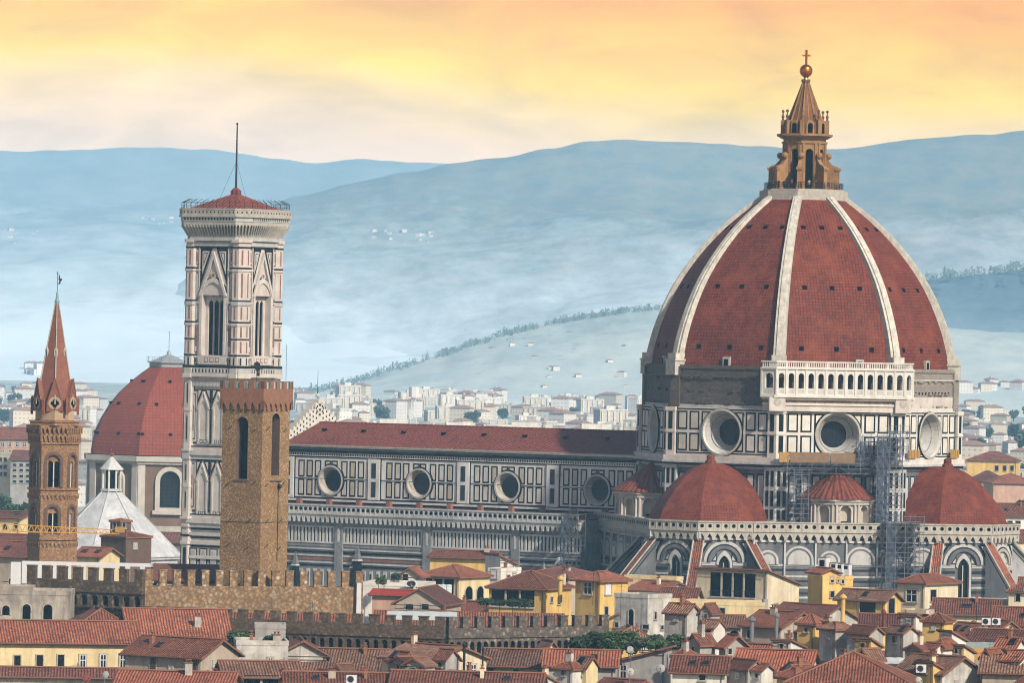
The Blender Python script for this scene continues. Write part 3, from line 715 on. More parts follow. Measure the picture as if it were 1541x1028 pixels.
# --- nave
XN0, XN1 = -108.5, -AP+.3
def nave_build():
    mb = MB(); H = 11.5
    zc0, zc1 = 27.0, 38.7
    OCX = [-97.6, -77.0, -56.8, -36.7]; OZ = 31.9
    holes = [[(x+2.55*cos(2*pi*i/24), OZ+2.55*sin(2*pi*i/24)) for i in range(24)] for x in OCX]
    mb.M = Matrix.Translation((0, -H, 0))
    mb.holed(rectpoly(XN0, XN1, zc0, zc1), holes, 0, 'nave_marble', .2, 'nave_marble')
    G = 'green_marble'
    # cornice, frieze
    mb.box(XN0, XN1, -1.0, 1, 38.25, 38.75, 'nave_marble'); mb.box(XN0, XN1, -.75, 0, 37.75, 38.25, 'marble_dirty'); mb.box(XN0, XN1, -.45, 0, 37.25, 37.75, G)
    mb.box(XN0, XN1, -.25, 0, 36.55, 37.25, 'nave_marble')
    for i in range(150):
        x = XN0+.3+i*(XN1-XN0)/150; mb.box(x, x+.25, -.28, -.2, 36.7, 37.1, 'green_faded')
    mb.box(XN0, XN1, -.1, 0, 36.3, 36.5, G)
    for j, oc in enumerate([OCX[0]-20.2]+OCX):
        for s in (-1, 1):
            for xa in (1.55, 3.1, 5.05, 7.0):
                x = oc+s*xa if xa > 2 or s > 0 else oc+s*xa
                w = .72
                if x-w < XN0+.3 or x+w > XN1: continue
                if xa < 2: continue
                for z0, z1 in ((32.45, 35.75), (28.9, 32.05)):
                    panel(mb, x-w, x+w, z0, z1, .29, 0, G, 'nave_panel' if (j+int(xa)) % 3 else 'cream_panel', (oc, OZ, 3.0))
        for z0, z1 in ((32.45, 35.75), (28.9, 32.05)):
            if oc-.7 > XN0: panel(mb, oc+.05, oc+1.5, z0, z1, .29, 0, G, 'nave_panel', (oc, OZ, 3.0)); panel(mb, oc-1.5, oc-.05, z0, z1, .29, 0, G, 'nave_panel', (oc, OZ, 3.0))
        # pilaster strip between the bays
        px = oc+10.15
        if px < XN1-1:
            mb.box(px-1.35, px+1.35, -.3, 0, 28.4, 36.3, 'nave_marble')
            for z0, z1 in ((32.6, 35.5), (29.0, 31.9)): mb.box(px-.5, px+.5, -.36, -.25, z0, z1, 'green_faded')
            for e in (-1.5, 1.5): mb.box(px+e-.1, px+e+.1, -.12, 0, 28.4, 36.3, G)
    for z, h in ((32.15, .1), (28.25, .35), (27.4, .4)): mb.box(XN0, XN1, -.08, 0, z, z+h, G)
    mb.box(XN0, XN1, -.3, 0, 27.85, 28.2, 'nave_marble')
    mb.M = Matrix.Rotation(pi, 4, 'Z') @ Matrix.Translation((0, -H, 0)); mb.face([(-XN1,0,0),(-XN0,0,0),(-XN0,0,zc1),(-XN1,0,zc1)], 'nave_marble')
    mb.M = Matrix()
    wall = mb.build('clerestory', cath)
    ob = MB(); ob.ring(0, OZ, 3.05, -.04, 2.98, -.32, G); ob.ring(0, OZ, 2.98, -.32, 2.62, -.36, 'grey_panel'); ob.ring(0, OZ, 2.62, -.36, 2.1, .9, 'rib_stone'); ob.ring(0, OZ, 2.1, .9, 2.0, 1.2, 'sandstone_frieze')
    om = ob.mesh('round_window'); pb = MB(); pb.disc(0, OZ, 2.0, 1.1, 'blue_glass'); pm = pb.mesh('pane')
    for x in OCX: share(om, 'round_window', wall, (x, -H, 0)); share(pm, 'pane', wall, (x, -H, 0))
    # roofs
    rb = MB(); zr = 42.9; e = -H-1.15; zE = 38.75
    rb.face([(XN0,e,zE),(XN1,e,zE),(XN1,0,zr),(XN0,0,zr)], 'nave_tile'); rb.face([(XN1,-e,zE),(XN0,-e,zE),(XN0,0,zr),(XN1,0,zr)], 'nave_tile')
    rb.box(XN0, XN1, e, e+.4, zE-.25, zE-.01, 'rib_stone')
    for x in [-104+9.3*i for i in range(9)]:
        z = zE+(zr-zE)*.62; rb.box(x-.3, x+.3, e*.38-.5, e*.38+.4, z-.1, z+.45, 'dark_void')
    rb.tube((XN0,0,zr),(XN1,0,zr),.2,'nave_tile',6)
    rb.build('nave_roof', cath)
    # aisle
    mb = MB(); A = 21.3; X1 = -34
    mb.M = Matrix.Translation((0, -A, 0))
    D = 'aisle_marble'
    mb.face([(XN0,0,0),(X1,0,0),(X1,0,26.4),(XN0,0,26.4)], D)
    balustrade(mb, XN0, X1, 25.9, -1.3, 'marble_grey', period=1.12)
    n = 92; p = (X1-XN0)/n                     # tall blind windows in a band
    mb.box(XN0, X1, -.22, 0, 23.15, 23.45, 'marble_grey'); mb.box(XN0, X1, -.25, 0, 20.1, 20.4, 'marble_grey')
    for i in range(n+1):
        x = XN0+i*p
        mb.box(x-.22, x+.22, -.16, 0, 20.4, 23.15, 'marble_grey')
        if i < n: mb.box(x+.26, x+p-.26, -.05, 0, 20.5, 23.05, 'green_marble'); 
        if i < n and i % 2: mb.box(x+.36, x+p-.36, -.09, -.05, 21.3, 22.2, 'green_faded')
    for x in (-88.5, -68.2, -48.3):
        mb.box(x-.9, x+.9, -.45, 0, 0, 24.3, D); mb.box(x-.25, x+.25, -.5, -.4, 20.5, 23, 'marble_grey')
    for z, h, m in ((19.5,.5,'aisle_marble'),(18.9,.25,'marble_grey'),(18.2,.35,'green_marble'),(17.6,.3,'marble_grey'),(16.9,.45,'pink_marble'),(16.3,.3,'marble_grey'),(15.7,.3,'green_marble')):
        mb.box(XN0, X1, -.12-.1*(m=='marble_grey'), 0, z, z+h, m)
    for i in range(46):
        x = XN0+1+i*1.62
        mb.box(x, x+.85, -.1, 0, 11.2, 15.2, 'marble_grey'); mb.box(x+.22, x+.63, -.14, -.05, 12.0, 14.6, 'green_faded')
    mb.box(XN0, X1, -.6, 0, 0, 11, D)
    mb.M = Matrix()
    mb.face([(X1,-A,0),(X1,-11,0),(X1,-11,26.4),(X1,-A,26.4)], D)
    mb.face([(XN0,-A+.4,26.3),(X1,-A+.4,26.3),(X1,-11.4,27.3),(XN0,-11.4,27.3)], 'nave_tile')
    for i in range(11):
        x = XN0+4+i*7.0; mb.box(x-.45, x+.45, -12.6, -11.4, 26.9, 28.3, 'pink_marble')
    mb.M = Matrix.Rotation(pi,4,'Z'); mb.face([(-X1,-A,0),(-XN0,-A,0),(-XN0,-A,26.4),(-X1,-A,26.4)], D)
    mb.M = Matrix(); mb.face([(X1,11.4,27.3),(XN0,11.4,27.3),(XN0,A-.4,26.3),(X1,A-.4,26.3)][::-1], 'nave_tile')
    al = mb.build('aisle', cath)
    # pinnacled side doors and slim pinnacles standing against the aisle wall
    pb = MB()
    pb.box(-.5,.5,-1.2,0,10,15.6,'green_marble'); pb.box(-.62,.62,-1.3,0,15.6,15.9,'marble_grey'); pb.frus([(-.5,-1.1),(.5,-1.1),(.5,-.1),(-.5,-.1)],15.9,[(-.04,-.64),(.04,-.64),(.04,-.56),(-.04,-.56)],18.4,'marble_dirty')
    pm = pb.mesh('pinnacle')
    for x in (-104.6, -98.3, -84.6): share(pm, 'pinnacle', al, (x, -A, 0))
    def portal(x, zt):
        q = MB(); q.plate([(-3,10),(3,10),(3,zt-4.8),(0,zt),(-3,zt-4.8)], -1.5, 0, 'marble_grey')
        q.plate([(-2.2,zt-5.3),(2.2,zt-5.3),(0,zt-1.2)], -1.62, -1.4, 'green_faded'); q.plate(arch(0,10,3.2,zt-15.5,7,True), -1.6, -1.4, 'dark_void')
        q.plate([(.6*cos(2*pi*i/10),zt-3.9+.6*sin(2*pi*i/10)) for i in range(10)], -1.68, -1.5, 'marble_grey')
        for s in (-1,1):
            q.box(s*3.1-.35,s*3.1+.35,-1.8,0,10,zt-3,'marble_grey'); q.frus([(s*3.1-.35,-1.8),(s*3.1+.35,-1.8),(s*3.1+.35,-1.1),(s*3.1-.35,-1.1)],zt-3,[(s*3.1-.03,-1.5),(s*3.1+.03,-1.5),(s*3.1+.03,-1.44),(s*3.1-.03,-1.44)],zt-.6,'marble_grey')
        o = q.build('portal', al); o.location = (x, -A, 0)
    portal(-38.0, 19.4); o = share(pm, 'pinnacle', al, (-83.8, -A, 0)); o.scale = (1.2, 1.2, 1.09)
    # west front seen edge on over the roof: stepped gable
    fb = MB(); fb.M = Matrix.Rotation(pi/2, 4, 'Z')
    prof = [(-21,0),(21,0),(21,30),(11.5,33),(11.5,39.5)]
    steps = []
    for i in range(11): 
        x = 11.5-i*1.05; z = 39.9+i*.66; steps += [(x,z),(x-.55,z),(x-.55,z+.9),(x-1.05,z+.9)]
    top = steps+[(-a,b) for a,b in reversed(steps)]
    poly = prof+top+[(-11.5,39.5),(-11.5,33),(-21,30)]
    fb.M = Matrix.Translation((-108.6,0,0)) @ Matrix.Rotation(pi/2,4,'Z'); fb.plate(poly, 0, 1.4, 'marble_white')
    for i in range(11):
        z = 40.0+i*.66
        for s in (-1,1):
            for j in range(0, 3): fb.box(s*(10.7-i*1.05-j*1.1)-.18, s*(10.7-i*1.05-j*1.1)+.18, -.06, 0, z-.5-.3*j, z-.1-.3*j, 'green_marble')
    fb.tube((0,.6,47.6),(0,.6,53),.09,'iron',5,.03); fb.ball((0,.6,48.1),.4,'marble_white',6,4)
    fb.build('facade', cath)
nave_build()

# --- apses
DT = 31.6; RT = 11.5
TPROF = [(0,11.2),(2.2,10.35),(4.3,9.05),(6.4,7.4),(8.0,5.85),(9.3,4.15),(10.0,3.0),(10.5,1.8),(10.8,.75)]
def tribune(ang, seed):
    """five-sided apse with a tiled half dome; its frame: outward -y"""
    M0 = Matrix.Rotation(ang, 4, 'Z') @ Matrix.Translation((0, -DT, 0))
    mb = MB(); rw = 12.4; aw = rw*cos(R(22.5)); sw = rw*sin(R(22.5)); Z = 26.6
    wm = 'marble_dirty'
    for k in range(-2, 3):
        mb.M = M0 @ FR(R(45*k), aw)
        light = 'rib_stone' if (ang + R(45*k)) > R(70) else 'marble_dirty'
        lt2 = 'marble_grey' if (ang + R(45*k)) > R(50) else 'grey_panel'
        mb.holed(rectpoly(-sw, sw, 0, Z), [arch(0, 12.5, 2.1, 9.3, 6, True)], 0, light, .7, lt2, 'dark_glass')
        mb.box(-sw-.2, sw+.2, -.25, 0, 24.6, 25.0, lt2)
        # blind arch
        for r, d, m in ((3.85,-.3,lt2),(3.25,-.34,'green_faded'),(3.0,-.38,light)):
            n = 14; o = [(r*cos(pi*i/n), 20.6+r*sin(pi*i/n)) for i in range(n+1)]; q = [((r-.55)*cos(pi*i/n), 20.6+(r-.55)*sin(pi*i/n)) for i in range(n+1)]
            for i in range(n): mb.plate([o[i], o[i+1], q[i+1], q[i]], d, 0, m)
        for s in (-1, 1):                         # tympanum inlay and spandrels
            mb.plate([(s*2.3,20.8),(s*1.35,20.8),(s*1.35,22.3)][::s], -.08, 0, 'green_marble'); mb.plate([(s*2.1,20.9),(s*1.5,20.9),(s*1.5,21.8)][::s], -.12, 0, lt2)
            t = [(s*4.5,21.2),(s*4.5,24.3),(s*2.6,24.3)][::s]; mb.plate(t, -.06, 0, 'green_marble'); u = [(s*4.3,22.3),(s*4.3,24.05),(s*3.3,24.05)][::s]; mb.plate(u, -.1, 0, lt2)
        fa = arch(0, 12.5, 2.9, 10.2, 6, True); fi = arch(0, 12.5, 2.1, 9.3, 6, True)
        for i in range(1, len(fa)-1):
            mb.plate([fa[i], fa[i+1], fi[i+1], fi[i]], -.28, 0, lt2)
        mb.plate([(-1.45,12.5),(-1.05,12.5),(-1.05,19.8),(-1.45,19.8)], -.28, 0, lt2) if False else None
        mb.box(-.08, .08, .3, .5, 12.5, 20.5, 'grey_panel')
        # courses of light and dark stone
        for i, z in enumerate([20.0, 19.0, 18.1, 17.2, 16.3, 15.4, 14.5, 13.6]):
            for x0, x1 in ((-sw, -1.6), (1.6, sw)): mb.box(x0, x1, -.1, 0, z, z+(.5 if i % 2 else .35), lt2 if i % 2 == 0 else 'green_faded')
        for x0, x1 in ((-sw, -1.6), (1.6, sw)): mb.box(x0, x1, -.16, 0, 20.35, 20.6, lt2)
        for j in range(5):
            for s in (-1, 1): mb.box(s*(2.0+j*.58)-.16, s*(2.0+j*.58)+.16, -.1, 0, 10.3, 13.0, 'grey_panel' if j % 2 else 'green_marble')
        # parapet
        ab = aw+.95; sb = ab*tan(R(22.5)); mb.M = M0 @ FR(R(45*k), ab); balustrade(mb, -sb, sb, Z-.25, 0, 'rib_stone')
    mb.M = M0
    hp = [(rw*cos(R(-90-112.5+45*i)), rw*sin(R(-90-112.5+45*i))) for i in range(6)]
    hp2 = [((rw+.8)*cos(R(-90-112.5+45*i)), (rw+.8)*sin(R(-90-112.5+45*i))) for i in range(6)]
    mb.prism([(p[0],p[1]) for p in hp2], Z-.3, Z-.1, 'grey_panel')
    root = mb.build('tribune', cath)
    db = MB(); db.M = M0; arc = [0]
    for (a,ra),(b,rb) in zip(TPROF, TPROF[1:]): arc.append(arc[-1]+sqrt((b-a)**2+(rb-ra)**2))
    zb = 27.35
    for k in range(-2, 3):
        db.M = M0 @ Matrix.Rotation(R(45*k), 4, 'Z')
        for i in range(len(TPROF)-1):
            (z0,r0),(z1,r1) = TPROF[i], TPROF[i+1]; r0 /= .983; r1 /= .983; c, s = cos(R(22.5)), sin(R(22.5))
            db.face([(-r0*s,-r0*c,zb+z0),(r0*s,-r0*c,zb+z0),(r1*s,-r1*c,zb+z1),(-r1*s,-r1*c,zb+z1)], 'small_dome_tile',
                    [(-r0*s+20*k,arc[i]),(r0*s+20*k,arc[i]),(r1*s+20*k,arc[i+1]),(-r1*s+20*k,arc[i+1])])
        r = TPROF[0][1]/.983; db.box(-r*sin(R(22.5)), r*sin(R(22.5)), -r*cos(R(22.5)), -r*cos(R(22.5))+1, Z-.2, zb, 'rib_stone')
    # straight run of roof back to the drum
    for s in (-1, 1):
        for i in range(len(TPROF)-1):
            (z0,r0),(z1,r1) = TPROF[i], TPROF[i+1]; c = cos(R(22.5)); yb = r0/.983*sin(R(22.5)); y2 = r1/.983*sin(R(22.5)); db.M = M0
            q = [(s*r0/.983*c, yb, zb+z0),(s*r0/.983*c, 7, zb+z0),(s*r1/.983*c, 7, zb+z1),(s*r1/.983*c, y2, zb+z1)]
            db.face(q if s > 0 else q[::-1], 'small_dome_tile', [(yb,arc[i]),(7,arc[i]),(7,arc[i+1]),(y2,arc[i+1])])
    db.M = M0; db.lathe([(1.1,zb+10.5),(1.0,zb+11.2),(.75,zb+11.4),(.75,zb+12.1),(.5,zb+12.3),(0,zb+12.35)], 8, 'small_dome_tile')
    db.build('half_dome', root)
    # sloping buttresses with tiled tops
    bb = MB(); rt = 14.1*cos(0)
    pr = [(-11.9,10),(-20.2,10),(-20.2,16.2),(-12.2,24.6),(-11.9,24.6)]
    L = [(-.6,a,b) for a,b in pr]; Q = [(.6,a,b) for a,b in pr]; mm = 'marble_grey' if seed else 'marble_dirty'
    bb.face(L[::-1], mm); bb.face(Q, mm)
    for i in range(len(pr)): j=(i+1)%len(pr); bb.face([L[j],L[i],Q[i],Q[j]][::-1], mm)
    for s in (-1,1):
        for a, b in ((.25,.45),(1.0,1.3)):
            bb.face([(s*.62,-20.2,16.2-a),(s*.62,-12.2,24.6-a),(s*.62,-12.2,24.6-b),(s*.62,-20.2,16.2-b)][::s], 'green_marble')
    dx, dz = -8.4, -8.0
    bb.face([(-1.0,-20.6,16.1),(1.0,-20.6,16.1),(1.0,-12.1,25.0),(-1.0,-12.1,25.0)], 'pantile_red')
    for s in (-1,1): bb.tube((s*.95,-20.6,16.1),(s*.95,-12.1,25.0),.16,'rib_stone',5)
    bm = bb.mesh('buttress')
    for k in range(4):
        o = bpy.data.objects.new('buttress', bm); C.objects.link(o); o.parent = root; o.matrix_local = M0 @ Matrix.Rotation(R(-67.5+45*k), 4, 'Z')
tribune(0, 0); tribune(R(90), 1); tribune(R(180), 1)

def exedra(ang, dirty):
    M0 = Matrix.Rotation(ang, 4, 'Z') @ Matrix.Translation((0, -AP-.2, 0))
    mb = MB(); r = 6.6; n = 5
    for k in range(n):
        a = -pi/2+(k-(n-1)/2)*pi/n
        mb.M = M0 @ FR(a+pi/2, r*cos(pi/n/2)); w = r*sin(pi/n/2)
        mb.holed(rectpoly(-w, w, 26.4, 32.0), [arch(0, 27.4, 2.1, 3.7)], 0, 'rib_stone', 1.0, 'marble_pinkish', 'cream_panel')
        mb.plate([(-.55,27.4),(.55,27.4),(.55,28.2),(-.55,28.2)], .8, .95, 'dark_void') if k % 2 == 0 else None
        fa = arch(0, 27.4, 2.6, 4.0); fi = arch(0, 27.4, 2.1, 3.7)
        for i in range(1, len(fa)-1): mb.plate([fa[i], fa[i+1], fi[i+1], fi[i]], -.15, 0, 'marble_pinkish')
        for s in (-1, 1): mb.tube((s*(w-.32), -.2, 27.2), (s*(w-.32), -.2, 31.2), .2, 'marble_pinkish', 6)
        mb.box(-w-.1, w+.1, -.4, 0, 31.2, 31.7, 'rib_stone'); mb.box(-w-.2, w+.2, -.65, .4, 31.8, 32.3, 'marble_pinkish'); mb.box(-w, w, -.35, 0, 26.4, 27.2, 'rib_stone')
    ex = mb.build('exedra', cath)
    rb = MB(); rb.M = M0; m = 14
    rb.lathe([(7.4,32.2),(7.35,32.45),(3.6,35.3),(.1,37.9)], m, 'nave_tile', 0, 0, -pi-.1, .1); rb.build('cone_roof', ex)
for a, d in ((R(45), 0), (R(-45), 1)): exedra(a, d)

def sacristy(ang):
    """the lower wall filling the corner between two apses"""
    mb = MB(); M0 = FR(R(ang), 33.9); mb.M = M0; hw = 17.2
    mb.face([(-hw,0,0),(hw,0,0),(hw,0,26),(-hw,0,26)], 'marble_dirty')
    for i in range(6):
        c = -hw+2.9+i*5.75; r = 2.5 if i % 2 else 1.7; n = 12
        for rr, d, m in ((r+.3,-.3,'grey_panel'),(r-.1,-.34,'marble_dirty'),(r-.45,-.38,'grey_panel')):
            o = [(c+rr*cos(pi*j/n), 20.9+rr*sin(pi*j/n)) for j in range(n+1)]
            mb.plate([(c+rr,20.3)]+o[1:-1]+[(c-rr,20.3)], d, 0, m)
        mb.box(c-.05, c+.05, -.16, -.1, 20.4, 20.9+r, 'green_faded'); mb.box(c-2.8, c-2.5, -.4, 0, 18, 25, 'marble_grey')
    for i, z in enumerate((20.0, 19.2, 18.0, 17.2, 16.0, 15.0, 14.2)): mb.box(-hw, hw, -.1, 0, z, z+.35, 'marble_grey' if i % 2 == 0 else 'green_faded')
    mb.box(-hw, hw, -.25, 0, 24.3, 24.7, 'marble_grey')
    balustrade(mb, -hw, hw, 26.35, -1.0, 'rib_stone')
    mb.face([(-hw,-.5,26.3),(hw,-.5,26.3),(hw,8,26.5),(-hw,8,26.5)], 'grey_panel')
    mb.build('sacristy_wall', cath)
sacristy(45); sacristy(-45)

# ---------------------------------------------------------------- the bell tower
def campanile():
    u = Vector((cos(TH), -sin(TH), 0)); n = Vector((-sin(TH), -cos(TH), 0))
    root = thing('bell_tower', 'tall square bell tower of white, green and pink marble with flat tiled top', 'bell tower', DC - u*108.3 + n*30, -TH)
    mb = MB(); H = 6.9; G = 'green_marble'; WM = 'marble_pinkish'; PK = 'pink_marble'
    st = [(0, 24.3), (24.3, 37.3), (37.3, 52.3), (52.3, 78.3)]
    win = []
    CB = 5.35; RB = 1.85
    for k in range(4):
        F0 = FR(R(90*k), H-.35); mb.M = F0
        holes = [arch(0, 55.7, 5.1, 14.0, 8, True, 3.2)]
        for z0 in (39.9, 26.2): holes += [arch(s*1.72, z0, 1.75, 7.0, 6, True, 1.7) for s in (-1, 1)]
        mb.holed(rectpoly(-5, 5, 0, 78), holes, 0, WM, 1.5, 'marble_pinkish')
        # ---- upper storey
        def strip(x, w, z0, z1, m=PK, d=.06): mb.box(x-w, x+w, -d, 0, z0, z1, m)
        # big gable over the three-light window
        mb.plate([(-3.3,67.0),(-2.75,67.0),(0,74.2),(0,75.6)], -.5, 0, 'bell_marble'); mb.plate([(3.3,67.0),(0,75.6),(0,74.2),(2.75,67.0)], -.5, 0, 'bell_marble')
        mb.plate([(-2.55,67.2),(2.55,67.2),(0,73.9)], -.1, 0, WM)
        mb.plate([(.62*cos(2*pi*i/10),71+.62*sin(2*pi*i/10)) for i in range(10)], -.3, 0, 'bell_marble'); mb.plate([(.36*cos(2*pi*i/10),71+.36*sin(2*pi*i/10)) for i in range(10)], -.34, 0, PK)
        fo = arch(0, 55.7, 6.2, 14.9, 8, True, 3.8); fi = arch(0, 55.7, 5.1, 14.0, 8, True, 3.2)
        for i in range(len(fo)):
            j = (i+1) % len(fo)
            if i == 0: continue
            mb.plate([fo[i], fo[j], fi[j], fi[i]], -.35, 0, 'bell_marble')
        f2 = arch(0, 55.7, 6.5, 15.15, 8, True, 3.95)
        for i in range(3, len(f2)-2): mb.plate([f2[i], f2[i+1], fo[i+1], fo[i]], -.2, 0, G)
        for s in (-1, 1):
            sg = lambda p: p if s > 0 else p[::-1]
            mb.plate(sg([(s*3.35,68.5),(s*3.35,76.2),(s*.5,76.2)]), -.08, 0, G); mb.plate(sg([(s*2.75,71.2),(s*2.75,75.6),(s*1.1,75.6)]), -.12, 0, 'bell_marble')
            mb.plate(sg([(s*2.45,72.9),(s*2.45,75.3),(s*1.5,75.3)]), -.16, 0, G); mb.plate(sg([(s*2.3,73.6),(s*2.3,75.15),(s*1.7,75.15)]), -.2, 0, 'bell_marble')
            mb.box(s*3.4-.12, s*3.4+.12, -.2, 0, 55, 76.4, 'bell_marble')
            # side strip: hexagon panels, red niche
            for z0, z1, m in ((73,76,PK),(66.5,71.5,'grey_panel'),(62.3,65.4,'grey_panel'),(56.2,61.8,None),(53.9,55.4,G)):
                mb.box(s*4.05-.5, s*4.05+.5, -.06, 0, z0, z1, G); mb.box(s*4.05-.36, s*4.05+.36, -.1, 0, z0+.15, z1-.15, WM)
                if m and z1-z0 > 2: mb.box(s*4.05-.2, s*4.05+.2, -.14, -.08, z0+.6, z1-.6, m)
                elif m: mb.box(s*4.05-.2, s*4.05+.2, -.14, -.08, z0+.4, z1-.4, m)
                else: mb.plate(arch(s*4.05, 57.4, .6, 3.9, 4, True), -.14, -.08, PK)
        mb.box(-4.9, 4.9, -.45, 0, 76.6, 77.3, 'grey_panel'); mb.box(-4.9, 4.9, -.2, 0, 76.2, 76.45, G)
        for z in (72.2, 66.0, 61.9, 55.6):
            for x0, x1 in ((-4.9, -3.2), (3.2, 4.9)): mb.box(x0, x1, -.1, 0, z, z+.3, G); mb.box(x0, x1, -.25, 0, z-.35, z, WM)
        mb.box(-3.3, 3.3, -.3, 0, 54.0, 55.6, 'bell_marble')
        for x in (-1.3, 0, 1.3): mb.box(x-.45, x+.45, -.34, -.2, 54.4, 55.3, PK); mb.box(x-.3, x+.3, -.38, -.3, 54.5, 55.2, 'bell_marble')
        mb.box(-5, 5, -.5, 0, 53.3, 53.8, G); mb.box(-5, 5, -.55, 0, 52.2, 53.3, 'grey_panel')
        for i in range(24): mb.box(-4.8+i*.4, -4.6+i*.4, -.6, -.5, 52.4, 53.1, G if i % 2 else 'bell_marble')
        # ---- two storeys of paired windows
        for zb, zt in ((37.3, 52.3), (24.3, 37.3)):
            top = zt-3.2 if zt > 50 else zt-1.5
            mb.box(-4.9, 4.9, -.08, 0, zb+1.5, top, G); mb.box(-4.6, 4.6, -.12, 0, zb+1.8, top-.3, WM)
            z0 = zb+(2.6 if zt > 50 else 1.9)
            for s in (-1, 1):
                c = s*1.72
                fo = arch(c, z0-.8, 2.5, 8.6, 6, True, 2.2); fi = arch(c, z0, 1.75, 7.0, 6, True, 1.7)
                mb.box(c-1.5, c+1.5, -.16, 0, z0-1.2, z0-.1, WM); 
                for x in (-.45, .45): mb.box(c+x-.3, c+x+.3, -.2, -.12, z0-1, z0-.35, G); mb.box(c+x-.18, c+x+.18, -.24, -.18, z0-.9, z0-.45, WM)
                for i in range(1, len(fo)): j = (i+1) % len(fo); mb.plate([fo[i], fo[j], fi[j], fi[i]], -.3, 0, 'bell_marble')
                zg = z0+7.1
                mb.plate([(c-1.5,zg-1.6),(c-1.15,zg-1.6),(c,zg+1.2),(c,zg+1.8)], -.4, 0, 'marble_pinkish'); mb.plate([(c+1.5,zg-1.6),(c,zg+1.8),(c,zg+1.2),(c+1.15,zg-1.6)], -.4, 0, 'marble_pinkish')
                for t in (-1, 1):
                    q = [(c+t*1.5,zg-.6),(c+t*1.5,zg+2.2),(c+t*.2,zg+2.2)]; mb.plate(q if t > 0 else q[::-1], -.18, 0, G)
                    q = [(c+t*1.3,zg+.5),(c+t*1.3,zg+2.0),(c+t*.6,zg+2.0)]; mb.plate(q if t > 0 else q[::-1], -.24, 0, 'bell_marble')
                mb.box(s*4.1-.42, s*4.1+.42, -.16, -.1, zb+2.3, top-.8, G); mb.box(s*4.1-.28, s*4.1+.28, -.2, -.1, zb+2.5, top-1, WM); mb.box(s*4.1-.1, s*4.1+.1, -.24, -.15, zb+4, top-3, PK)
            mb.box(-.1, .1, -.3, 0, zb+1.5, top, G)
            mb.box(-5, 5, -.75, 0, zb-.7, zb+.2, 'bell_marble'); mb.box(-5, 5, -.5, 0, zb-1.5, zb-.7, 'grey_panel'); mb.box(-5, 5, -.35, 0, zb+.2, zb+.8, WM); mb.box(-5,5,-.3,0,zb+.85,zb+1.05,G)
            if zt > 50:
                mb.box(-5, 5, -.3, 0, zt-2.6, zt-1.6, 'bell_marble'); mb.box(-5, 5, -.9, 0, zt-.7, zt, WM)
                for i in range(30): mb.box(-4.9+i*.33, -4.72+i*.33, -.36, -.3, zt-2.5, zt-1.8, 'grey_panel')
        # ---- base storeys
        for z in (22.8, 21.2, 19.5, 16.8, 14.2): mb.box(-5, 5, -.4, 0, z, z+.6, 'bell_marble'); mb.box(-5, 5, -.1, 0, z-.5, z-.15, G)
        for x in (-3.6, -1.2, 1.2, 3.6):
            mb.box(x-.9, x+.9, -.1, 0, 15.2, 18.8 if abs(x) > 2 else 18.8, G); mb.box(x-.7, x+.7, -.15, 0, 15.4, 18.6, WM); mb.plate(arch(x,15.6,.9,2.7,5), -.2, 0, 'grey_panel')
            mb.box(x-.8, x+.8, -.1, 0, 8, 13, G); mb.box(x-.6, x+.6, -.15, 0, 8.3, 12.7, 'bell_marble')
    # corner buttresses: eight-sided shafts
    for sx in (-1, 1):
        for sy in (-1, 1):
            mb.M = Matrix.Translation((sx*CB, sy*CB, 0)); mb.prism(octa(RB), 0, 77.6, WM)
            for z, h, d, m in ((77.3,.6,.35,WM),(76.2,.3,.12,G),(72.2,.35,.1,G),(71.8,.4,.18,WM),(66.0,.3,.1,G),(65.3,.7,.18,'grey_panel'),(61.9,.3,.1,G),(61.4,.45,.18,WM),(58.7,.25,.08,G),(55.6,.3,.1,G),(53.3,.5,.3,G),(52.2,1.1,.3,'grey_panel'),(51.4,.8,.55,WM),(45.0,.35,.14,WM),(37.3,.4,.45,'bell_marble'),(35.8,1.4,.25,'grey_panel'),(30.4,.35,.14,WM),(24.3,.5,.45,'bell_marble'),(22.8,.6,.3,'bell_marble'),(19.5,.6,.3,'bell_marble'),(21,.4,.1,G),(14.2,.6,.3,'bell_marble')):
                mb.prism(octa(RB+d), z, z+h, m)
            for i in range(8):
                mb.M = Matrix.Translation((sx*CB, sy*CB, 0)) @ FR(R(45*i), RB*cos(R(22.5)))
                for z0, z1 in ((73,75.8),(66.8,71.4),(62.6,65.0),(59.2,61.2),(56.2,58.4),(53.9,55.3)):
                    mb.box(-.16, .16, -.05, 0, z0, z1, PK if z1-z0 > 1.5 else G)
                for z0, z1 in ((46,50.8),(39,44.5),(31.2,35.2),(25.8,30)): mb.box(-.3, .3, -.05, 0, z0, z1, 'rib_stone'); mb.box(-.12, .12, -.08, 0, z0+.5, z1-.5, G if z0 < 47 else PK)
                mb.box(-.35, .35, -.05, 0, 15.5, 18.9, G)
    body = mb.build('shaft', root)
    # mullioned windows: sub-parts of the shaft
    wb = MB()
    wb.face([(-2.6,1.48,55.5),(2.6,1.48,55.5),(2.6,1.48,69.9),(-2.6,1.48,69.9)], 'dark_void')
    tr = arch(0, 55.7, 5.1, 14.0, 8, True, 3.2)
    lights = [arch(x, 55.75, 1.14, 10.6, 5, True) for x in (-1.32, 0, 1.32)] + [[(x+.26*cos(2*pi*i/8), z+.26*sin(2*pi*i/8)) for i in range(8)] for x, z in ((-.8,67.2),(.8,67.2),(0,67.5),(0,68.5))]
    wb.holed(tr, lights, .95, 'marble_pinkish', .3, 'marble_pinkish')
    wm = wb.mesh('window')
    w2 = MB(); w2.face([(-.95,1.45,0),(.95,1.45,0),(.95,1.45,7.0),(-.95,1.45,7.0)], 'dark_void')
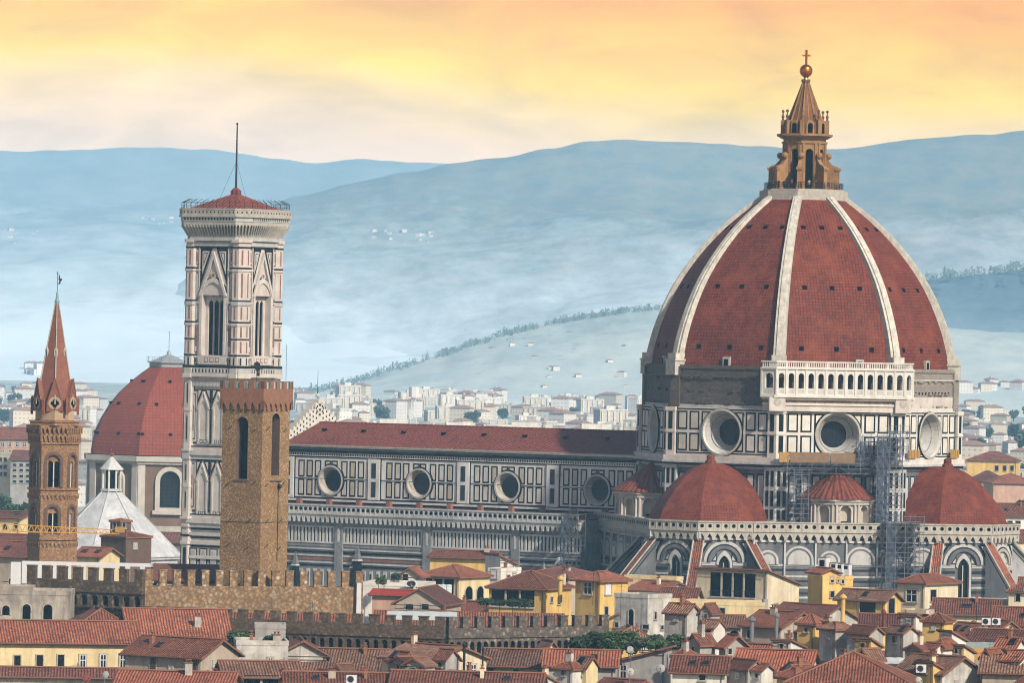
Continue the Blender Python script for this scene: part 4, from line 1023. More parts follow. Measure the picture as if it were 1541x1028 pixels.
    w2.holed(arch(0,0,1.75,7.0,6,True,1.7), [arch(x,.1,.66,5.1,4,True) for x in (-.4,.4)]+[[(.25*cos(2*pi*i/8),5.8+.25*sin(2*pi*i/8)) for i in range(8)]], .5, 'marble_pinkish', .3, 'marble_pinkish'); wm2 = w2.mesh('window')
    for k in range(4):
        F0 = FR(R(90*k), H-.35)
        o = bpy.data.objects.new('window', wm); C.objects.link(o); o.parent = body; o.matrix_local = F0
        for z0 in (39.9, 26.2):
            for s in (-1, 1): o = bpy.data.objects.new('window', wm2); C.objects.link(o); o.parent = body; o.matrix_local = F0 @ Matrix.Translation((s*1.72,0,z0))
    # projecting gallery
    def chs(h, c): return [(-h+c,-h),(h-c,-h),(h,-h+c),(h,h-c),(h-c,h),(-h+c,h),(-h,h-c),(-h,-h+c)]
    gb = MB(); gb.prism(chs(7.35,2.0), 77.6, 78.3, 'grey_panel'); gb.prism(chs(7.3,2), 78.2, 81, 'rib_stone'); gb.prism(chs(8.35,2.3), 80.6, 81.3, 'rib_stone'); gb.prism(chs(8.45,2.3), 81.3, 82.2, 'grey_panel'); gb.prism(chs(8.75,2.4), 82.1, 82.45, 'rib_stone')
    for a, (h, c) in ((0,(0,0)),):
        pass
    poly = chs(8.35, 2.3); inner = chs(7.3, 2.0)
    for i in range(8):
        p, q, pi_, qi = Vector((*poly[i],0)), Vector((*poly[(i+1)%8],0)), Vector((*inner[i],0)), Vector((*inner[(i+1)%8],0))
        n = max(3, round((q-p).length/.72))
        for j in range(n):
            a, b = p.lerp(q,(j+.05)/n), p.lerp(q,(j+.5)/n); c, d = pi_.lerp(qi,(j+.05)/n), pi_.lerp(qi,(j+.5)/n)
            A = [(c.x,c.y,78.3),(d.x,d.y,78.3),(b.x,b.y,80.3),(a.x,a.y,80.3)]; gb.face(A, 'rib_stone')
            gb.face([(a.x,a.y,80.6),(a.x,a.y,80.3),(c.x,c.y,78.3),(c.x,c.y,80.6)], 'rib_stone'); gb.face([(b.x,b.y,80.6),(d.x,d.y,80.6),(d.x,d.y,78.3),(b.x,b.y,80.3)], 'rib_stone'); gb.face([(a.x,a.y,80.3),(b.x,b.y,80.3),(b.x,b.y,80.6),(a.x,a.y,80.6)], 'rib_stone')
        dr = (q-p).normalized(); ang = atan2(dr.y, dr.x); L = (q-p).length+.35
        gb.M = Matrix.Translation((p+q)/2) @ Matrix.Rotation(ang,4,'Z')
        gb.box(-L/2, L/2, -.35, -.05, 82.4, 83.6, 'rib_stone'); gb.box(-L/2-.05, L/2+.05, -.42, .0, 83.5, 83.75, 'rib_stone')
        m = max(2, int(L/.85))
        for j in range(m): gb.box(-L/2+(j+.5)*L/m-.13, -L/2+(j+.5)*L/m+.13, -.38, -.3, 82.85, 83.2, 'dark_void')
        for j in range(int(L/.7)): x = -L/2+.3+j*.7; gb.box(x, x+.3, -.13, -.08, 81.5, 82.0, 'green_faded')
        gb.M = Matrix()
    gl = gb.build('gallery', root)
    rb = MB(); sq = [(-7.2,-7.2),(7.2,-7.2),(7.2,7.2),(-7.2,7.2)]; tp = [(-.75,-.75),(.75,-.75),(.75,.75),(-.75,.75)]
    rb.frus(sq, 83.4, tp, 86.6, 'nave_tile'); rb.prism(tp, 86.5, 87.3, 'nave_tile'); rb.frus(tp, 87.3, [(-.3,-.3),(.3,-.3),(.3,.3),(-.3,.3)], 87.9, 'nave_tile'); rb.build('roof', root)
    fb = MB(); fb.tube((0,0,87.5),(0,0,100.2),.22,'iron',6,.12); fb.ball((0,0,100.2),.25,'iron',6,4)
    for sx in (-1,1): fb.tube((0,0,93),(sx*3.2,-1,85.6),.025,'iron',4)
    fb.build('mast', root)
    ib = MB()                                                   # caged safety railing on the parapet
    for i in range(8):
        p, q = Vector((*poly[i],0)), Vector((*poly[(i+1)%8],0)); n = max(2, round((q-p).length/1.6))
        for j in range(n):
            a = p.lerp(q, j/n); b = p.lerp(q, (j+1)/n); k = a*.86
            ib.tube((a.x,a.y,83.7),(a.x,a.y,84.9),.05,'iron',4); ib.tube((a.x,a.y,84.9),(k.x,k.y,85.6),.05,'iron',4); ib.tube((a.x,a.y,84.9),(b.x,b.y,84.9),.035,'iron',4); ib.tube((a.x,a.y,84.3),(b.x,b.y,84.3),.03,'iron',4)
    ib.build('railing', root)
    return root
bell = campanile()
# ---------------------------------------------------------------- slender brick bell tower with spire (left)
def spire_tower():
    Y = 900; s = F/Y; c = P(81, 700, Y)
    def Z(y): return ZC-(-.02*(81-770.5)+y-514+4)/s
    root = thing('spire_bell_tower', 'slender six-sided stone bell tower with tall brick spire and small gables', 'bell tower', (c.x, Y, 0), R(4))
    RH = 3.75; side = RH; ap = RH*cos(R(30))
    hexa = lambda r: octa(r, R(30), 6)
    mb = MB(); z_top = Z(634)
    tiers = [(Z(805)-.2, Z(771), Z(806), 1), (Z(740), Z(690), Z(734), 1)]
    for k in range(6):
        mb.M = FR(R(60*k), ap)
        holes = [arch(0, Z(733), 2.0, Z(684)-Z(733), 6), arch(0, Z(803), 1.7, Z(762)-Z(803), 6)]
        mb.holed(rectpoly(-side/2, side/2, 0, z_top), holes, 0, 'badia_stone', .6, 'badia_stone')
        for zc, w, h in ((Z(733), 2.0, Z(684)-Z(733)), (Z(803), 1.7, Z(762)-Z(803))):
            fo = arch(0, zc, w+.9, h+.45, 6); fi = arch(0, zc, w, h, 6)
            for i in range(1, len(fo)): j=(i+1)%len(fo); mb.plate([fo[i],fo[j],fi[j],fi[i]], -.12, 0, 'brown_brick')
        for z, h in ((Z(737),.3),(Z(812),.3),(Z(745),.25),(Z(668),.25)): mb.box(-side/2-.1, side/2+.1, -.22, 0, z, z+h, 'badia_stone')
        for z, n in ((Z(750),6),(Z(822),6)): scallop(mb, -side/2, side/2, z, z+.75, n, -.2, 'badia_stone', .2)
        scallop(mb, -side/2-.1, side/2+.1, Z(664), Z(652), 6, -.3, 'badia_stone', .3); scallop(mb, -side/2-.2, side/2+.2, Z(652), Z(640), 6, -.5, 'badia_stone', .5)
        rr = random.Random(k)
        for i in range(12): x, z = rr.uniform(-1.6,1.6), rr.uniform(Z(840), Z(640)); mb.box(x-.09, x+.09, -.02, 0, z, z+.18, 'dark_void')
    mb.M = Matrix(); mb.prism(hexa(RH+.55), Z(640), Z(635), 'badia_stone'); mb.prism(hexa(RH+.75), Z(635), Z(633), 'badia_stone')
    body = mb.build('tower_wall', root)
    for zc, w, h in ((Z(733), 2.0, Z(684)-Z(733)), (Z(803), 1.7, Z(762)-Z(803))):
        wb = MB(); l = w*.36
        wb.holed(arch(0,0,w,h,6), [arch(-w*.22,0.02,l,h-1.0,5), arch(w*.22,.02,l,h-1.0,5)], .3, 'badia_stone', .2, 'badia_stone')
        wb.tube((0,.25,0),(0,.25,h-1.2),.09,'white_paint',6); wb.face([(-w/2,.58,0),(w/2,.58,0),(w/2,.58,h),(-w/2,.58,h)], 'dark_void')
        wm = wb.mesh('window')
        for k in range(6):
            o = bpy.data.objects.new('window', wm); C.objects.link(o); o.parent = body; o.matrix_local = FR(R(60*k), ap) @ Matrix.Translation((0,0,zc))
    # drum of the spire, gables, spire
    mb = MB(); mb.prism(hexa(RH-.35), Z(633), Z(618), 'badia_plaster'); mb.prism(hexa(RH-.25), Z(634), Z(632), 'spire_brick')
    mb.build('spire_drum', root)
    sb = MB(); zs = Z(618); zt = Z(455)
    sb.frus(hexa(RH-.4), zs, hexa(.28), zt, 'spire_brick')
    spire = sb.build('spire', root)
    rb = MB()
    for p in hexa(1):
        rb.tube((p[0]*(RH-.45), p[1]*(RH-.45), zs+1), (p[0]*.3, p[1]*.3, zt), .12, 'rib_stone', 5, .07)
    rb.build('spire_rib', spire)
    gb = MB(); w = 1.3
    def gable(k):
        gb = MB(); gb.M = FR(R(60*k), (RH-.3)*cos(R(30)))
        zg = Z(570)
        gb.plate([(-w,zs-.1),(w,zs-.1),(w*.92,zs+1.2),(0,zg),(-w*.92,zs+1.2)], -.12, 1.0, 'spire_brick')
        gb.plate([(1.0*cos(2*pi*i/16), zs+1.15+1.0*sin(2*pi*i/16)) for i in range(16)], -.2, -.1, 'badia_plaster')
        for a in range(4): gb.plate([(.33*cos(pi/2*a)+.33*cos(2*pi*i/8), zs+1.15+.33*sin(pi/2*a)+.33*sin(2*pi*i/8)) for i in range(8)], -.25-.002*a, -.2, 'dark_void')
        for s in (-1,1): gb.tube((s*w*.95,-.15,zs+.9),(0,-.15,zg+.1),.1,'terracotta',4)
        return gb.build('spire_gable', spire)
    for k in range(6): gable(k)
    for k in range(6):
        cb = MB(); a = R(60*k-60); cb.M = Matrix.Rotation(R(60*k+30),4,'Z') @ Matrix.Translation((0,-RH+.25,0))
        cb.prism([(-.2,-.2),(.2,-.2),(.2,.2),(-.2,.2)], zs-.6, zs+1.5, 'spire_brick'); cb.frus([(-.24,-.24),(.24,-.24),(.24,.24),(-.24,.24)], zs+1.5, [(-.03,-.03),(.03,-.03),(.03,.03),(-.03,.03)], zs+2.3, 'spire_brick')
        cb.build('corner_pinnacle', spire)
    # dormers half way up
    db = MB(); zz = Z(536); rr = (RH-.4)*(zt-zz)/(zt-zs)*cos(R(30))
    for k in range(6):
        db.M = FR(R(60*k), rr); db.plate([(-.32,0+zz),(.32,zz),(.32,zz+.9),(0,zz+1.5),(-.32,zz+.9)], -.28, .4, 'rib_stone'); db.plate(arch(0,zz+.1,.3,.8,4), -.33, -.2, 'dark_void')
    db.build('dormer', spire)
    tb = MB(); tb.lathe([(.34,zt-.2),(.42,zt+.1),(.22,zt+.6),(.18,zt+1.3),(.1,zt+1.6),(0,zt+1.65)], 8, 'teal_glass')
    tb.tube((0,0,zt+1.5),(0,0,Z(408)),.045,'iron',5); tb.box(-.28,.28,-.03,.03,Z(412),Z(412)+.08,'iron'); tb.build('finial', root)
    vb = MB(); zv = Z(428)                                      # angel-shaped vane
    vb.plate([(.1,zv),(.45,zv+.1),(.5,zv+.55),(.7,zv+.6),(.62,zv+1.0),(.42,zv+.85),(.36,zv+1.2),(.2,zv+1.2),(.15,zv+.8),(.28,zv+.5)], -.06, .06, 'iron'); vb.ball((.28,0,zv+1.3),.13,'iron',6,4)
    vb.build('weather_vane', root)
spire_tower()

# ---------------------------------------------------------------- square stone tower in front of the bell tower
def stone_tower():
    Y = 822; s = F/Y; th = R(31.7)
    def Z(y): return ZC-(7.5+y-514+4)/s
    w = 6.75; ctr = P(384, 700, Y+3)
    root = thing('stone_tower', 'square brown stone tower with red brick battlements in front of the marble bell tower', 'tower', (ctr.x, ctr.y, 0), -th)
    h = w/2; mb = MB(); zt = Z(602)
    for k in range(4):
        mb.M = FR(R(90*k), h); m = 'tower_stone'
        mb.holed(rectpoly(-h, h, 0, zt), [arch(.0, Z(722 if k == 0 else 716), 1.95, Z(628)-Z(722), 8)], 0, m, 1.3, 'brown_brick', 'dark_void')
        mb.box(-1.3, 1.3, -.12, 0, Z(725), Z(723), 'brown_brick')
        for x, z in ((-2.1,Z(645)),(2.1,Z(648)),(2.1,Z(727)),(-2.2,Z(730)),(-1.9,Z(785)),(1.4,Z(785)),(-2,Z(822)),(1.2,Z(826))): mb.tube((x-.4,-.1,z-.25),(x+.4,-.1,z+.25),.05,'iron',4)
        mb.box(-h, h, -.04, 0, Z(787), Z(786), 'wall_stone_dark')
    body = mb.build('tower_wall', root)
    bb = MB(); e = h+.3
    bb.prism([(-e,-e),(e,-e),(e,e),(-e,e)], Z(603), Z(585), 'tower_brick')
    for k in range(4):
        bb.M = FR(R(90*k), e)
        scallop(bb, -e, e, Z(617), Z(603), 6, 0, 'tower_brick', .5)
        n = 5; p = (2*e)/(2*n-1)
        for i in range(n):
            x = -e+2*i*p; bb.box(x, x+p, 0, .5, Z(585), Z(574), 'tower_brick'); 
    bb.M = Matrix(); bb.build('battlement', root)
    for k in range(4):
        n = 5; p = (2*e)/(2*n-1)
        for i in range(n-1):
            gb = MB(); x = -e+(2*i+1)*p; gb.box(x+.04, x+p-.04, .2, .25, Z(585), Z(575), 'teal_glass'); gb.box(x+.04+p*.4, x+p*.55, .17, .2, Z(585), Z(575), 'white_paint')
            o = gb.build('glass_panel', root); o.matrix_local = FR(R(90*k), e)
    vb = MB(); z = Z(574)                                       # rampant animal vane on a pole
    vb.tube((0,0,z-2),(0,0,Z(558)),.05,'iron',5)
    b = Z(566); q = .1
    vb.plate([(-.1,b),(.35,b-.1),(.4,b+.35),(.15,b+.5),(.5,b+.95),(.75,b+.8),(.8,b+1.1),(.45,b+1.3),(.4,b+1.75),(.0,b+2.0),(-.4,b+1.8),(-.45,b+1.45),(-.05,b+1.35),(-.3,b+.9),(-.05,b+.6)], -.06, .06, 'iron')
    o = vb.build('lion_vane', root); o.rotation_euler.z = th
    pb = MB(); pb.tube((-2.2,-1.5,z-2),(-2.2,-1.5,Z(540)),.045,'iron',4); pb.build('rod', root)
    pb = MB(); pb.tube((e,1.8,z-2),(e,1.8,Z(518)),.035,'grey_metal',4); pb.build('rod', root)
    lb = MB(); lb.tube((h+.06,.8,Z(727)),(h+.06,.8,Z(845)),.05,'iron',4); lb.ball((h+.3,.8,Z(732)),.35,'iron',6,4); lb.tube((h,.8,Z(726)),(h+.9,.4,Z(724)),.07,'iron',4); lb.build('lamp_bracket', root)
stone_tower()

# ---------------------------------------------------------------- crenellated palace walls
def battlement_wall(name, label, p0, p1, yt0, yt1, merlon_mat, wall_mat, n, depth, hm, corb=None, group='battlemented palace walls', tile_back=False, mw=.52):
    """wall between two ground points; yt = photo height of the merlon tops at its ends"""
    A, B = p0, p1; d = (B-A); L = sqrt(d.x**2+d.y**2); ang = atan2(d.y, d.x)
    root = thing(name, label, 'wall', (A.x, A.y, 0), ang, group)
    z = A.z; dz = B.z-A.z; zt = (A.z+B.z)/2
    mb = MB(); mb.box(0, L, 0, depth, 0, zt-hm, wall_mat); 
    if corb:
        za, zb = zt-corb[0], zt-corb[1]; nn = corb[2]; mb.box(0, L, -.05, 0, 0, za-.2, wall_mat)
        p = L/nn
        for i in range(nn):
            c = p*(i+.5); q = arch(c, za, p*.62, (zb-za)*.82, 6); 
            mb.holed(rectpoly(p*i, p*i+p, za-.1, zb), [q], -.75, corb[3], .7, corb[3], 'dark_void')
        mb.box(0, L, -.95, 0, zb, zb+.22, corb[3]); mb.box(0, L, -.75, 0, zb+.2, zt-hm, wall_mat); mb.box(0, L, -.74, 0, za-.3, za-.1, corb[3])
    wl = mb.build('wall_face', root)
    yy = -.75 if corb else 0
    p = L/(n-1+mw); mm = MB(); mm.box(0, p*mw, 0, .7, -hm, 0, merlon_mat); mm.box(-.06, p*mw+.06, -.06, .76, -.12, .03, merlon_mat); me = mm.mesh('merlon')
    for i in range(n): share(me, 'merlon', root, (i*p, yy, zt))
    return root
# upper wall, two faces meeting at x = 218
Y1 = 815
A = P(45, 856, Y1+9); Bm = P(219, 858, Y1); D = P(547, 858, Y1+9)
zz = Bm.z; A.z = D.z = zz
battlement_wall('battlement_wall', 'dark shaded stone wall with battlements and small corbel arches, left of the sunlit wall', A, Bm, 0, 0, 'wall_stone_dark', 'wall_stone_dark', 8, 3, 1.9, (5.2, 3.4, 11, 'wall_stone_dark'))  # shaded face: its shade is put into the darker stone
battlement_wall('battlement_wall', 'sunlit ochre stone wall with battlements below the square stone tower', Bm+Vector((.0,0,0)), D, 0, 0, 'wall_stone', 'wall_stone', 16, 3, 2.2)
Y2 = 775
A = P(215, 919, Y2+14); Bm = P(671, 929, Y2); D = P(912, 925, Y2+15)
A.z = D.z = Bm.z
battlement_wall('battlement_wall', 'low grimy shaded grey battlemented wall with arched corbels, below the ochre wall', A, Bm, 0, 0, 'wall_stone_dark', 'wall_stone_dark', 19, 2.5, 1.35, (4.9, 2.9, 34, 'wall_stone_dark'))  # dark stone also paints in the shade on this face
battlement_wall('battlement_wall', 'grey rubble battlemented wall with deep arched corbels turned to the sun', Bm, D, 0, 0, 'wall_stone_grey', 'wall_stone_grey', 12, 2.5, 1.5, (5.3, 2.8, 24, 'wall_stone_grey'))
# tiled roofs seen behind the battlements
def slab_roof(name, label, px, Y, depth, rise, th, mat, zoff=0, cat='roof', thick=.25):
    """low tiled building whose front eave runs between two photo points"""
    a, b = P(px[0], px[1], Y), P(px[2], px[3], Y); L = b.x-a.x
    root = thing(name, label, cat, (a.x, Y, 0), th)
    z = (a.z+b.z)/2; m = MB(); m.box(.3, L-.3, .4, depth, 0, z-.2, 'plaster_beige'); m.build('wall', root)
    m = MB(); m.face([(0,0,z),(L,0,z),(L,depth/2,z+rise),(0,depth/2,z+rise)], mat); m.face([(L,depth,z),(0,depth,z),(0,depth/2,z+rise),(L,depth/2,z+rise)], mat)
    for x in (0, L): m.face([(x,0,z),(x,depth,z),(x,depth/2,z+rise)], 'plaster_beige')
    m.face([(0,0,z-.2),(L,0,z-.2),(L,0,z),(0,0,z)], 'brown_wood'); m.build('roof', root)
    return root
slab_roof('wing_roof', 'red tiled roof showing between the battlements of the grimy wall', (235, 940, 545, 948), Y2+18, 9, 1.7, 0, 'pantile_red', cat='palace wing')
slab_roof('wing_roof', 'red tiled roof behind the rubble battlements near the covered terrace', (560, 945, 850, 946), Y2+26, 9, 2.0, 0, 'pantile_red', cat='palace wing')
slab_roof('wing_roof', 'dull red brick and tile roof behind the ochre battlements', (228, 874, 400, 876), Y1+16, 8, 2.2, 0, 'merlon_brick', cat='palace wing')
# pale terrace rail behind the dark battlements
def pale_rail():
    a, b = P(33, 857, 838), P(335, 851, 838); L = b.x-a.x
    root = thing('terrace_rail', 'white terrace railing of square posts behind the dark battlements', 'railing', (a.x, 838, 0))
    z = (a.z+b.z)/2; m = MB(); m.box(0, L, 0, .4, z+.1, z+.6, 'white_paint')
    m.build('top_rail', root); m = MB(); m.box(0, .7, .0, .35, z-2.6, z+.1, 'white_paint'); me = m.mesh('post')
    for i in range(14): share(me, 'post', root, (i*L/13.6, 0, 0))
    m = MB(); m.box(-1.6, 1.2, .2, 1.2, z-9, z+.4, 'white_paint'); m.build('end_pier', root)
    m = MB(); m.box(-1, L+2, .5, 6, 0, z-3.2, 'plaster_beige'); m.build('wall', root)
pale_rail()
# pole and thin white column at the end of the ochre wall
m = MB(); a = P(540, 905, 800); m.box(a.x-.3, a.x+.3, 800, 800.5, 0, P(540,878,800).z, 'white_paint'); m.box(a.x-.75, a.x-.35, 800, 800.5, 0, P(540,878,800).z, 'iron'); tag(m.build('drain_pipe'), 'pale square downpipe at the right end of the ochre wall', 'pipe')

# ---------------------------------------------------------------- far domed chapel and baptistery
def far_dome():
    Y = 1500; s = F/Y; c = P(252, 640, Y)
    def Z(y): return ZC-(10.4+y-514+4)/s
    root = thing('domed_chapel', 'brown chapel under a large plain red tiled dome behind the bell tower', 'chapel', (c.x, Y, 0), R(6))
    RB_ = 20.6; z0, z1 = Z(684), Z(549)
    pr = [(0,1),(.12,.985),(.25,.95),(.4,.87),(.55,.765),(.68,.645),(.8,.50),(.9,.36),(1,.20)]
    mb = MB(); H = z1-z0; arc = 0
    for k in range(8):
        mb.M = Matrix.Rotation(R(45*k), 4, 'Z'); arc = 0
        for (a,ra),(b,rb) in zip(pr, pr[1:]):
            r0, r1 = ra*RB_, rb*RB_; d = sqrt((H*(b-a))**2+(r0-r1)**2); cc, ss = cos(R(22.5)), sin(R(22.5))
            mb.face([(-r0*ss,-r0*cc,z0+a*H),(r0*ss,-r0*cc,z0+a*H),(r1*ss,-r1*cc,z0+b*H),(-r1*ss,-r1*cc,z0+b*H)], 'far_dome_tile', [(-r0*ss,arc),(r0*ss,arc),(r1*ss,arc+d),(-r1*ss,arc+d)]); arc += d
        for zf, n in ((.22,3),(.55,2),(.8,1)):
            rr = [ra+(rb-ra)*(zf-a)/(b-a) for (a,ra),(b,rb) in zip(pr,pr[1:]) if a <= zf <= b][0]*RB_*cos(R(22.5))
            for j in range(n): x = (j-(n-1)/2)*7; mb.box(x-.38, x+.38, -rr-.15, -rr+1, z0+zf*H, z0+zf*H+.7, 'dark_void')
    mb.build('dome', root)
    lb = MB(); lb.prism(octa(5.2), z1-.6, z1+.5, 'lead_roof'); lb.prism(octa(5.8), z1+.5, z1+.8, 'lead_roof'); lb.frus(octa(5.0), z1+.8, octa(.6), z1+2.6, 'lead_roof'); lb.lathe([(.6,z1+2.6),(.4,z1+3.4),(.1,z1+3.6)], 8, 'lead_roof'); lb.tube((0,0,z1+3),(0,0,z1+8.5),.08,'iron',4)
    for i in range(16):
        a = 2*pi*i/16; lb.tube((5.5*cos(a),5.5*sin(a),z1+.8),(5.5*cos(a),5.5*sin(a),z1+2),.05,'iron',4)
    lb.tube((-5.7,0,z1+2),(5.7,0,z1+2),.05,'iron',4); lb.build('lantern_cap', root)
    wb = MB(); ap = (RB_+.4)*cos(R(22.5)); sd = (RB_+.4)*sin(R(22.5))
    for k in range(8):
        wb.M = FR(R(45*k), ap); wb.holed(rectpoly(-sd,sd,0,z0-.2), [arch(0,z0-16.5+3.5,5.0,9.2,8)], 0, 'medici_brown', .8, 'medici_white')
        wb.box(-sd-.6, sd+.6, -1.2, 1, z0-1.5, z0-.2, 'medici_white'); wb.box(-sd-.3, sd+.3, -.7, 1, z0-2.2, z0-1.5, 'rib_stone')
        for s_ in (-1,1): wb.box(s_*(sd-.9)-.9, s_*(sd-.9)+.9, -.4, 0, 0, z0-2, 'medici_white')
        wb.box(-sd,sd,-.4,0,z0-19,z0-17.6,'rib_stone')
    dr = wb.build('drum', root)
    fb = MB(); zc = z0-13; fo = arch(0,zc-.7,7.4,11.0,10); fi = arch(0,zc,5.0,9.2,10)
    for i in range(len(fo)): j=(i+1)%len(fo); fb.plate([fo[i],fo[j],fi[j],fi[i]], -.7, 0, 'medici_white')
    fb.box(-4.3,4.3,-1,0,zc-1.7,zc-.7,'medici_white')
    fb.face([(p[0],.7,p[1]) for p in fi], 'dark_glass')
    for x in (-1.2,0,1.2): fb.box(x-.06,x+.06,.6,.7,zc,zc+9,'iron')
    for z in range(1,9): fb.box(-2.5,2.5,.6,.7,zc+z-.06,zc+z+.06,'iron')
    fm = fb.mesh('window')
    for k in range(8): o = bpy.data.objects.new('window', fm); C.objects.link(o); o.parent = dr; o.matrix_local = FR(R(45*k), ap)
    # lower annex roofs
    for dx, w, zt, mm in ((6, 26, z0-19, 'pantile_dark'),):
        ab = MB(); ab.box(dx-w/2, dx+w/2, -30, -14, 0, zt-2.2, 'medici_brown'); ab.face([(dx-w/2-.5,-31,zt-2.5),(dx+w/2+.5,-31,zt-2.5),(dx+w/2+.5,-14,zt+1),(dx-w/2-.5,-14,zt+1)], mm); ab.build('annex', root)
far_dome()

def baptistery():
    Y = 1255; s = F/Y; c = P(166, 790, Y)
    def Z(y): return ZC-(12.1+y-514+4)/s
    root = thing('baptistery', 'octagonal baptistery with white marble pyramid roof streaked by rain and a little lantern', 'baptistery', (c.x, Y, 0), R(12))
    mb = MB(); z0, z1 = Z(829), Z(737)
    mb.prism(octa(14.8), 0, z0-1.4, 'marble_grey'); mb.prism(octa(15.4), z0-1.4, z0-.4, 'marble_grey'); mb.prism(octa(15.2), z0-3.2, z0-2.8, 'green_marble'); mb.prism(octa(15.1), z0-5, z0-4.6, 'green_marble')
    mb.build('wall', root)
    rb = MB(); rb.frus(octa(15.7), z0-.6, octa(1.6), z1, 'baptistery_marble'); rb.prism(octa(15.7), z0-.9, z0-.6, 'baptistery_marble')
    for p in octa(1): rb.tube((p[0]*15.7,p[1]*15.7,z0-.5),(p[0]*1.6,p[1]*1.6,z1+.1),.16,'baptistery_marble',4)
    roof = rb.build('roof', root)
    lb = MB(); za, zb = z1-.3, Z(707)
    lb.prism(octa(2.4), za, za+.5, 'baptistery_marble')
    for p in octa(1): lb.tube((p[0]*2.0,p[1]*2.0,za+.4),(p[0]*2.0,p[1]*2.0,zb),.22,'marble_white',6)
    lb.prism(octa(1.2), za, zb, 'dark_void'); lb.prism(octa(2.6), zb, zb+.4, 'marble_white'); lb.frus(octa(2.4), zb+.4, octa(.3), Z(688), 'baptistery_marble'); lb.ball((0,0,Z(684)),.45,'gilt_copper',8,6); lb.tube((0,0,Z(684)),(0,0,Z(675)),.06,'gilt_copper',4)
    lb.build('lantern', root)
baptistery()

# ---------------------------------------------------------------- scaffolding on the cathedral
def scaffold(name, label, ang, ap, x0, x1, y0, y1, z0, z1, dx, dz, dens=1.0, net=False, seed=1, deck=True):
    """bays of tubes; frame: x along the wall, -y out"""
    root = thing(name, label, 'scaffolding', DC, -TH+ang, 'scaffolding on the cathedral')
    rr = random.Random(seed); mb = MB(); nx = max(1, round((x1-x0)/dx)); nz = max(1, round((z1-z0)/dz)); ny = 2
    xs = [x0+(x1-x0)*i/nx for i in range(nx+1)]; zs = [z0+(z1-z0)*i/nz for i in range(nz+1)]; ys = [-ap+y0, -ap+y1]
    T = 'steel_tube'
    for x in xs:
        for y in ys: mb.tube((x,y,z0),(x,y,z1+rr.uniform(0,1.6)),.075,T,4)
    for z in zs:
        for y in ys: mb.tube((x0-.3,y,z),(x1+.3,y,z),.06,T,4); mb.tube((x0-.3,y,z+.95),(x1+.3,y,z+.95),.045,T,4)
        for x in xs: mb.tube((x,ys[0]+.2,z),(x,ys[1]-.2,z),.055,T,4)
    for i in range(nx):
        for j in range(nz):
            if rr.random() < dens:
                a, b = (xs[i], xs[i+1]) if (i+j) % 2 else (xs[i+1], xs[i])
                mb.tube((a,ys[0 if ys[0]<ys[1] else 1],zs[j]),(b,ys[0 if ys[0]<ys[1] else 1],zs[j+1]),.05,T,4)
    mb.build('tube_frame', root)
    if deck:
        pb = MB()
        for z in zs[1:]:
            for i in range(nx):
                if rr.random() < .8: pb.box(xs[i]+.1, xs[i+1]-.1, min(ys)+.1, max(ys)-.1, z-.08, z, rr.choice(('steel_tube','timber','grey_metal')))
        pb.build('platform', root)
    if net:                                  # dust net hung over the densest bays, one sheet
        nb = MB(); y = min(ys)-.1; k = max(1, int(nx*net+.5)); n2 = 6*nz
        for i in range(k*3):
            for j in range(n2):
                f = lambda a, b: (xs[0]+(xs[k]-xs[0])*a/(k*3), y-.12*sin(a*2.1+b*.7), z0+(zs[-1]-z0)*b/n2)
                nb.face([f(i,j),f(i+1,j),f(i+1,j+1),f(i,j+1)], 'scaffold_net')
        nb.build('dust_net', root)
    return root
A45 = R(45)
scaffold('scaffolding', 'tall dense grey-blue scaffold tower on the right side of the central exedra', A45, AP+1.2, 5.6, 10.4, -5.5, -1.2, 26, 43.5, 1.2, 1.7, 1, .45, 3)
scaffold('scaffolding', 'lower scaffold bays standing on the street below the tall scaffold tower', A45, 34.9, 6.6, 13.6, -3.2, -.4, 8, 28.4, 1.75, 1.8, .9, .25, 4)
scaffold('scaffolding', 'slim scaffold tower on the left side of the central exedra', A45, AP+1.2, -9.6, -6.9, -5.0, -1.4, 26, 36.5, 1.3, 1.7, 1, 0, 5)
scaffold('scaffolding', 'high scaffold deck crossing above the cone roof of the central exedra', A45, AP+1.3, -10.5, 7.6, -3.4, -.4, 36.8, 38.6, 2.2, 1.8, .9, 0, 6)
scaffold('scaffolding', 'small scaffold stack between the nave and the left tiled apse', R(0), 22.4, -35.5, -32.0, -3.4, -.6, 18, 27.5, 1.8, 2.0, .9, .15, 8)
scaffold('scaffolding', 'scaffold bays in front of the big round window on the sunlit drum face', A45, AP+1.2, 3.0, 9.9, -2.4, -.9, 39.2, 42.6, 1.2, 1.4, .8, .4, 9)
scaffold('scaffolding', 'thin scaffold rising in front of the right corner pilaster of the drum', A45, AP+1.1, 8.6, 12.4, -2.8, -1.3, 39.2, 44.6, 1.1, 1.3, .9, .2, 10)
hb = MB(); hb.M = FR(A45, AP+2.6)
for x0, x1, m in ((-11.6,-9.8,'timber_yellow'),(-9.6,-2.2,'timber'),(-2.0,2.8,'timber')): hb.box(x0, x1, -.3, 0, 38.7, 40.5, m)
o = hb.build('hoarding'); o.location = DC; o.rotation_euler.z = -TH; tag(o, 'brown timber hoarding along the cornice under the round window', 'hoarding')
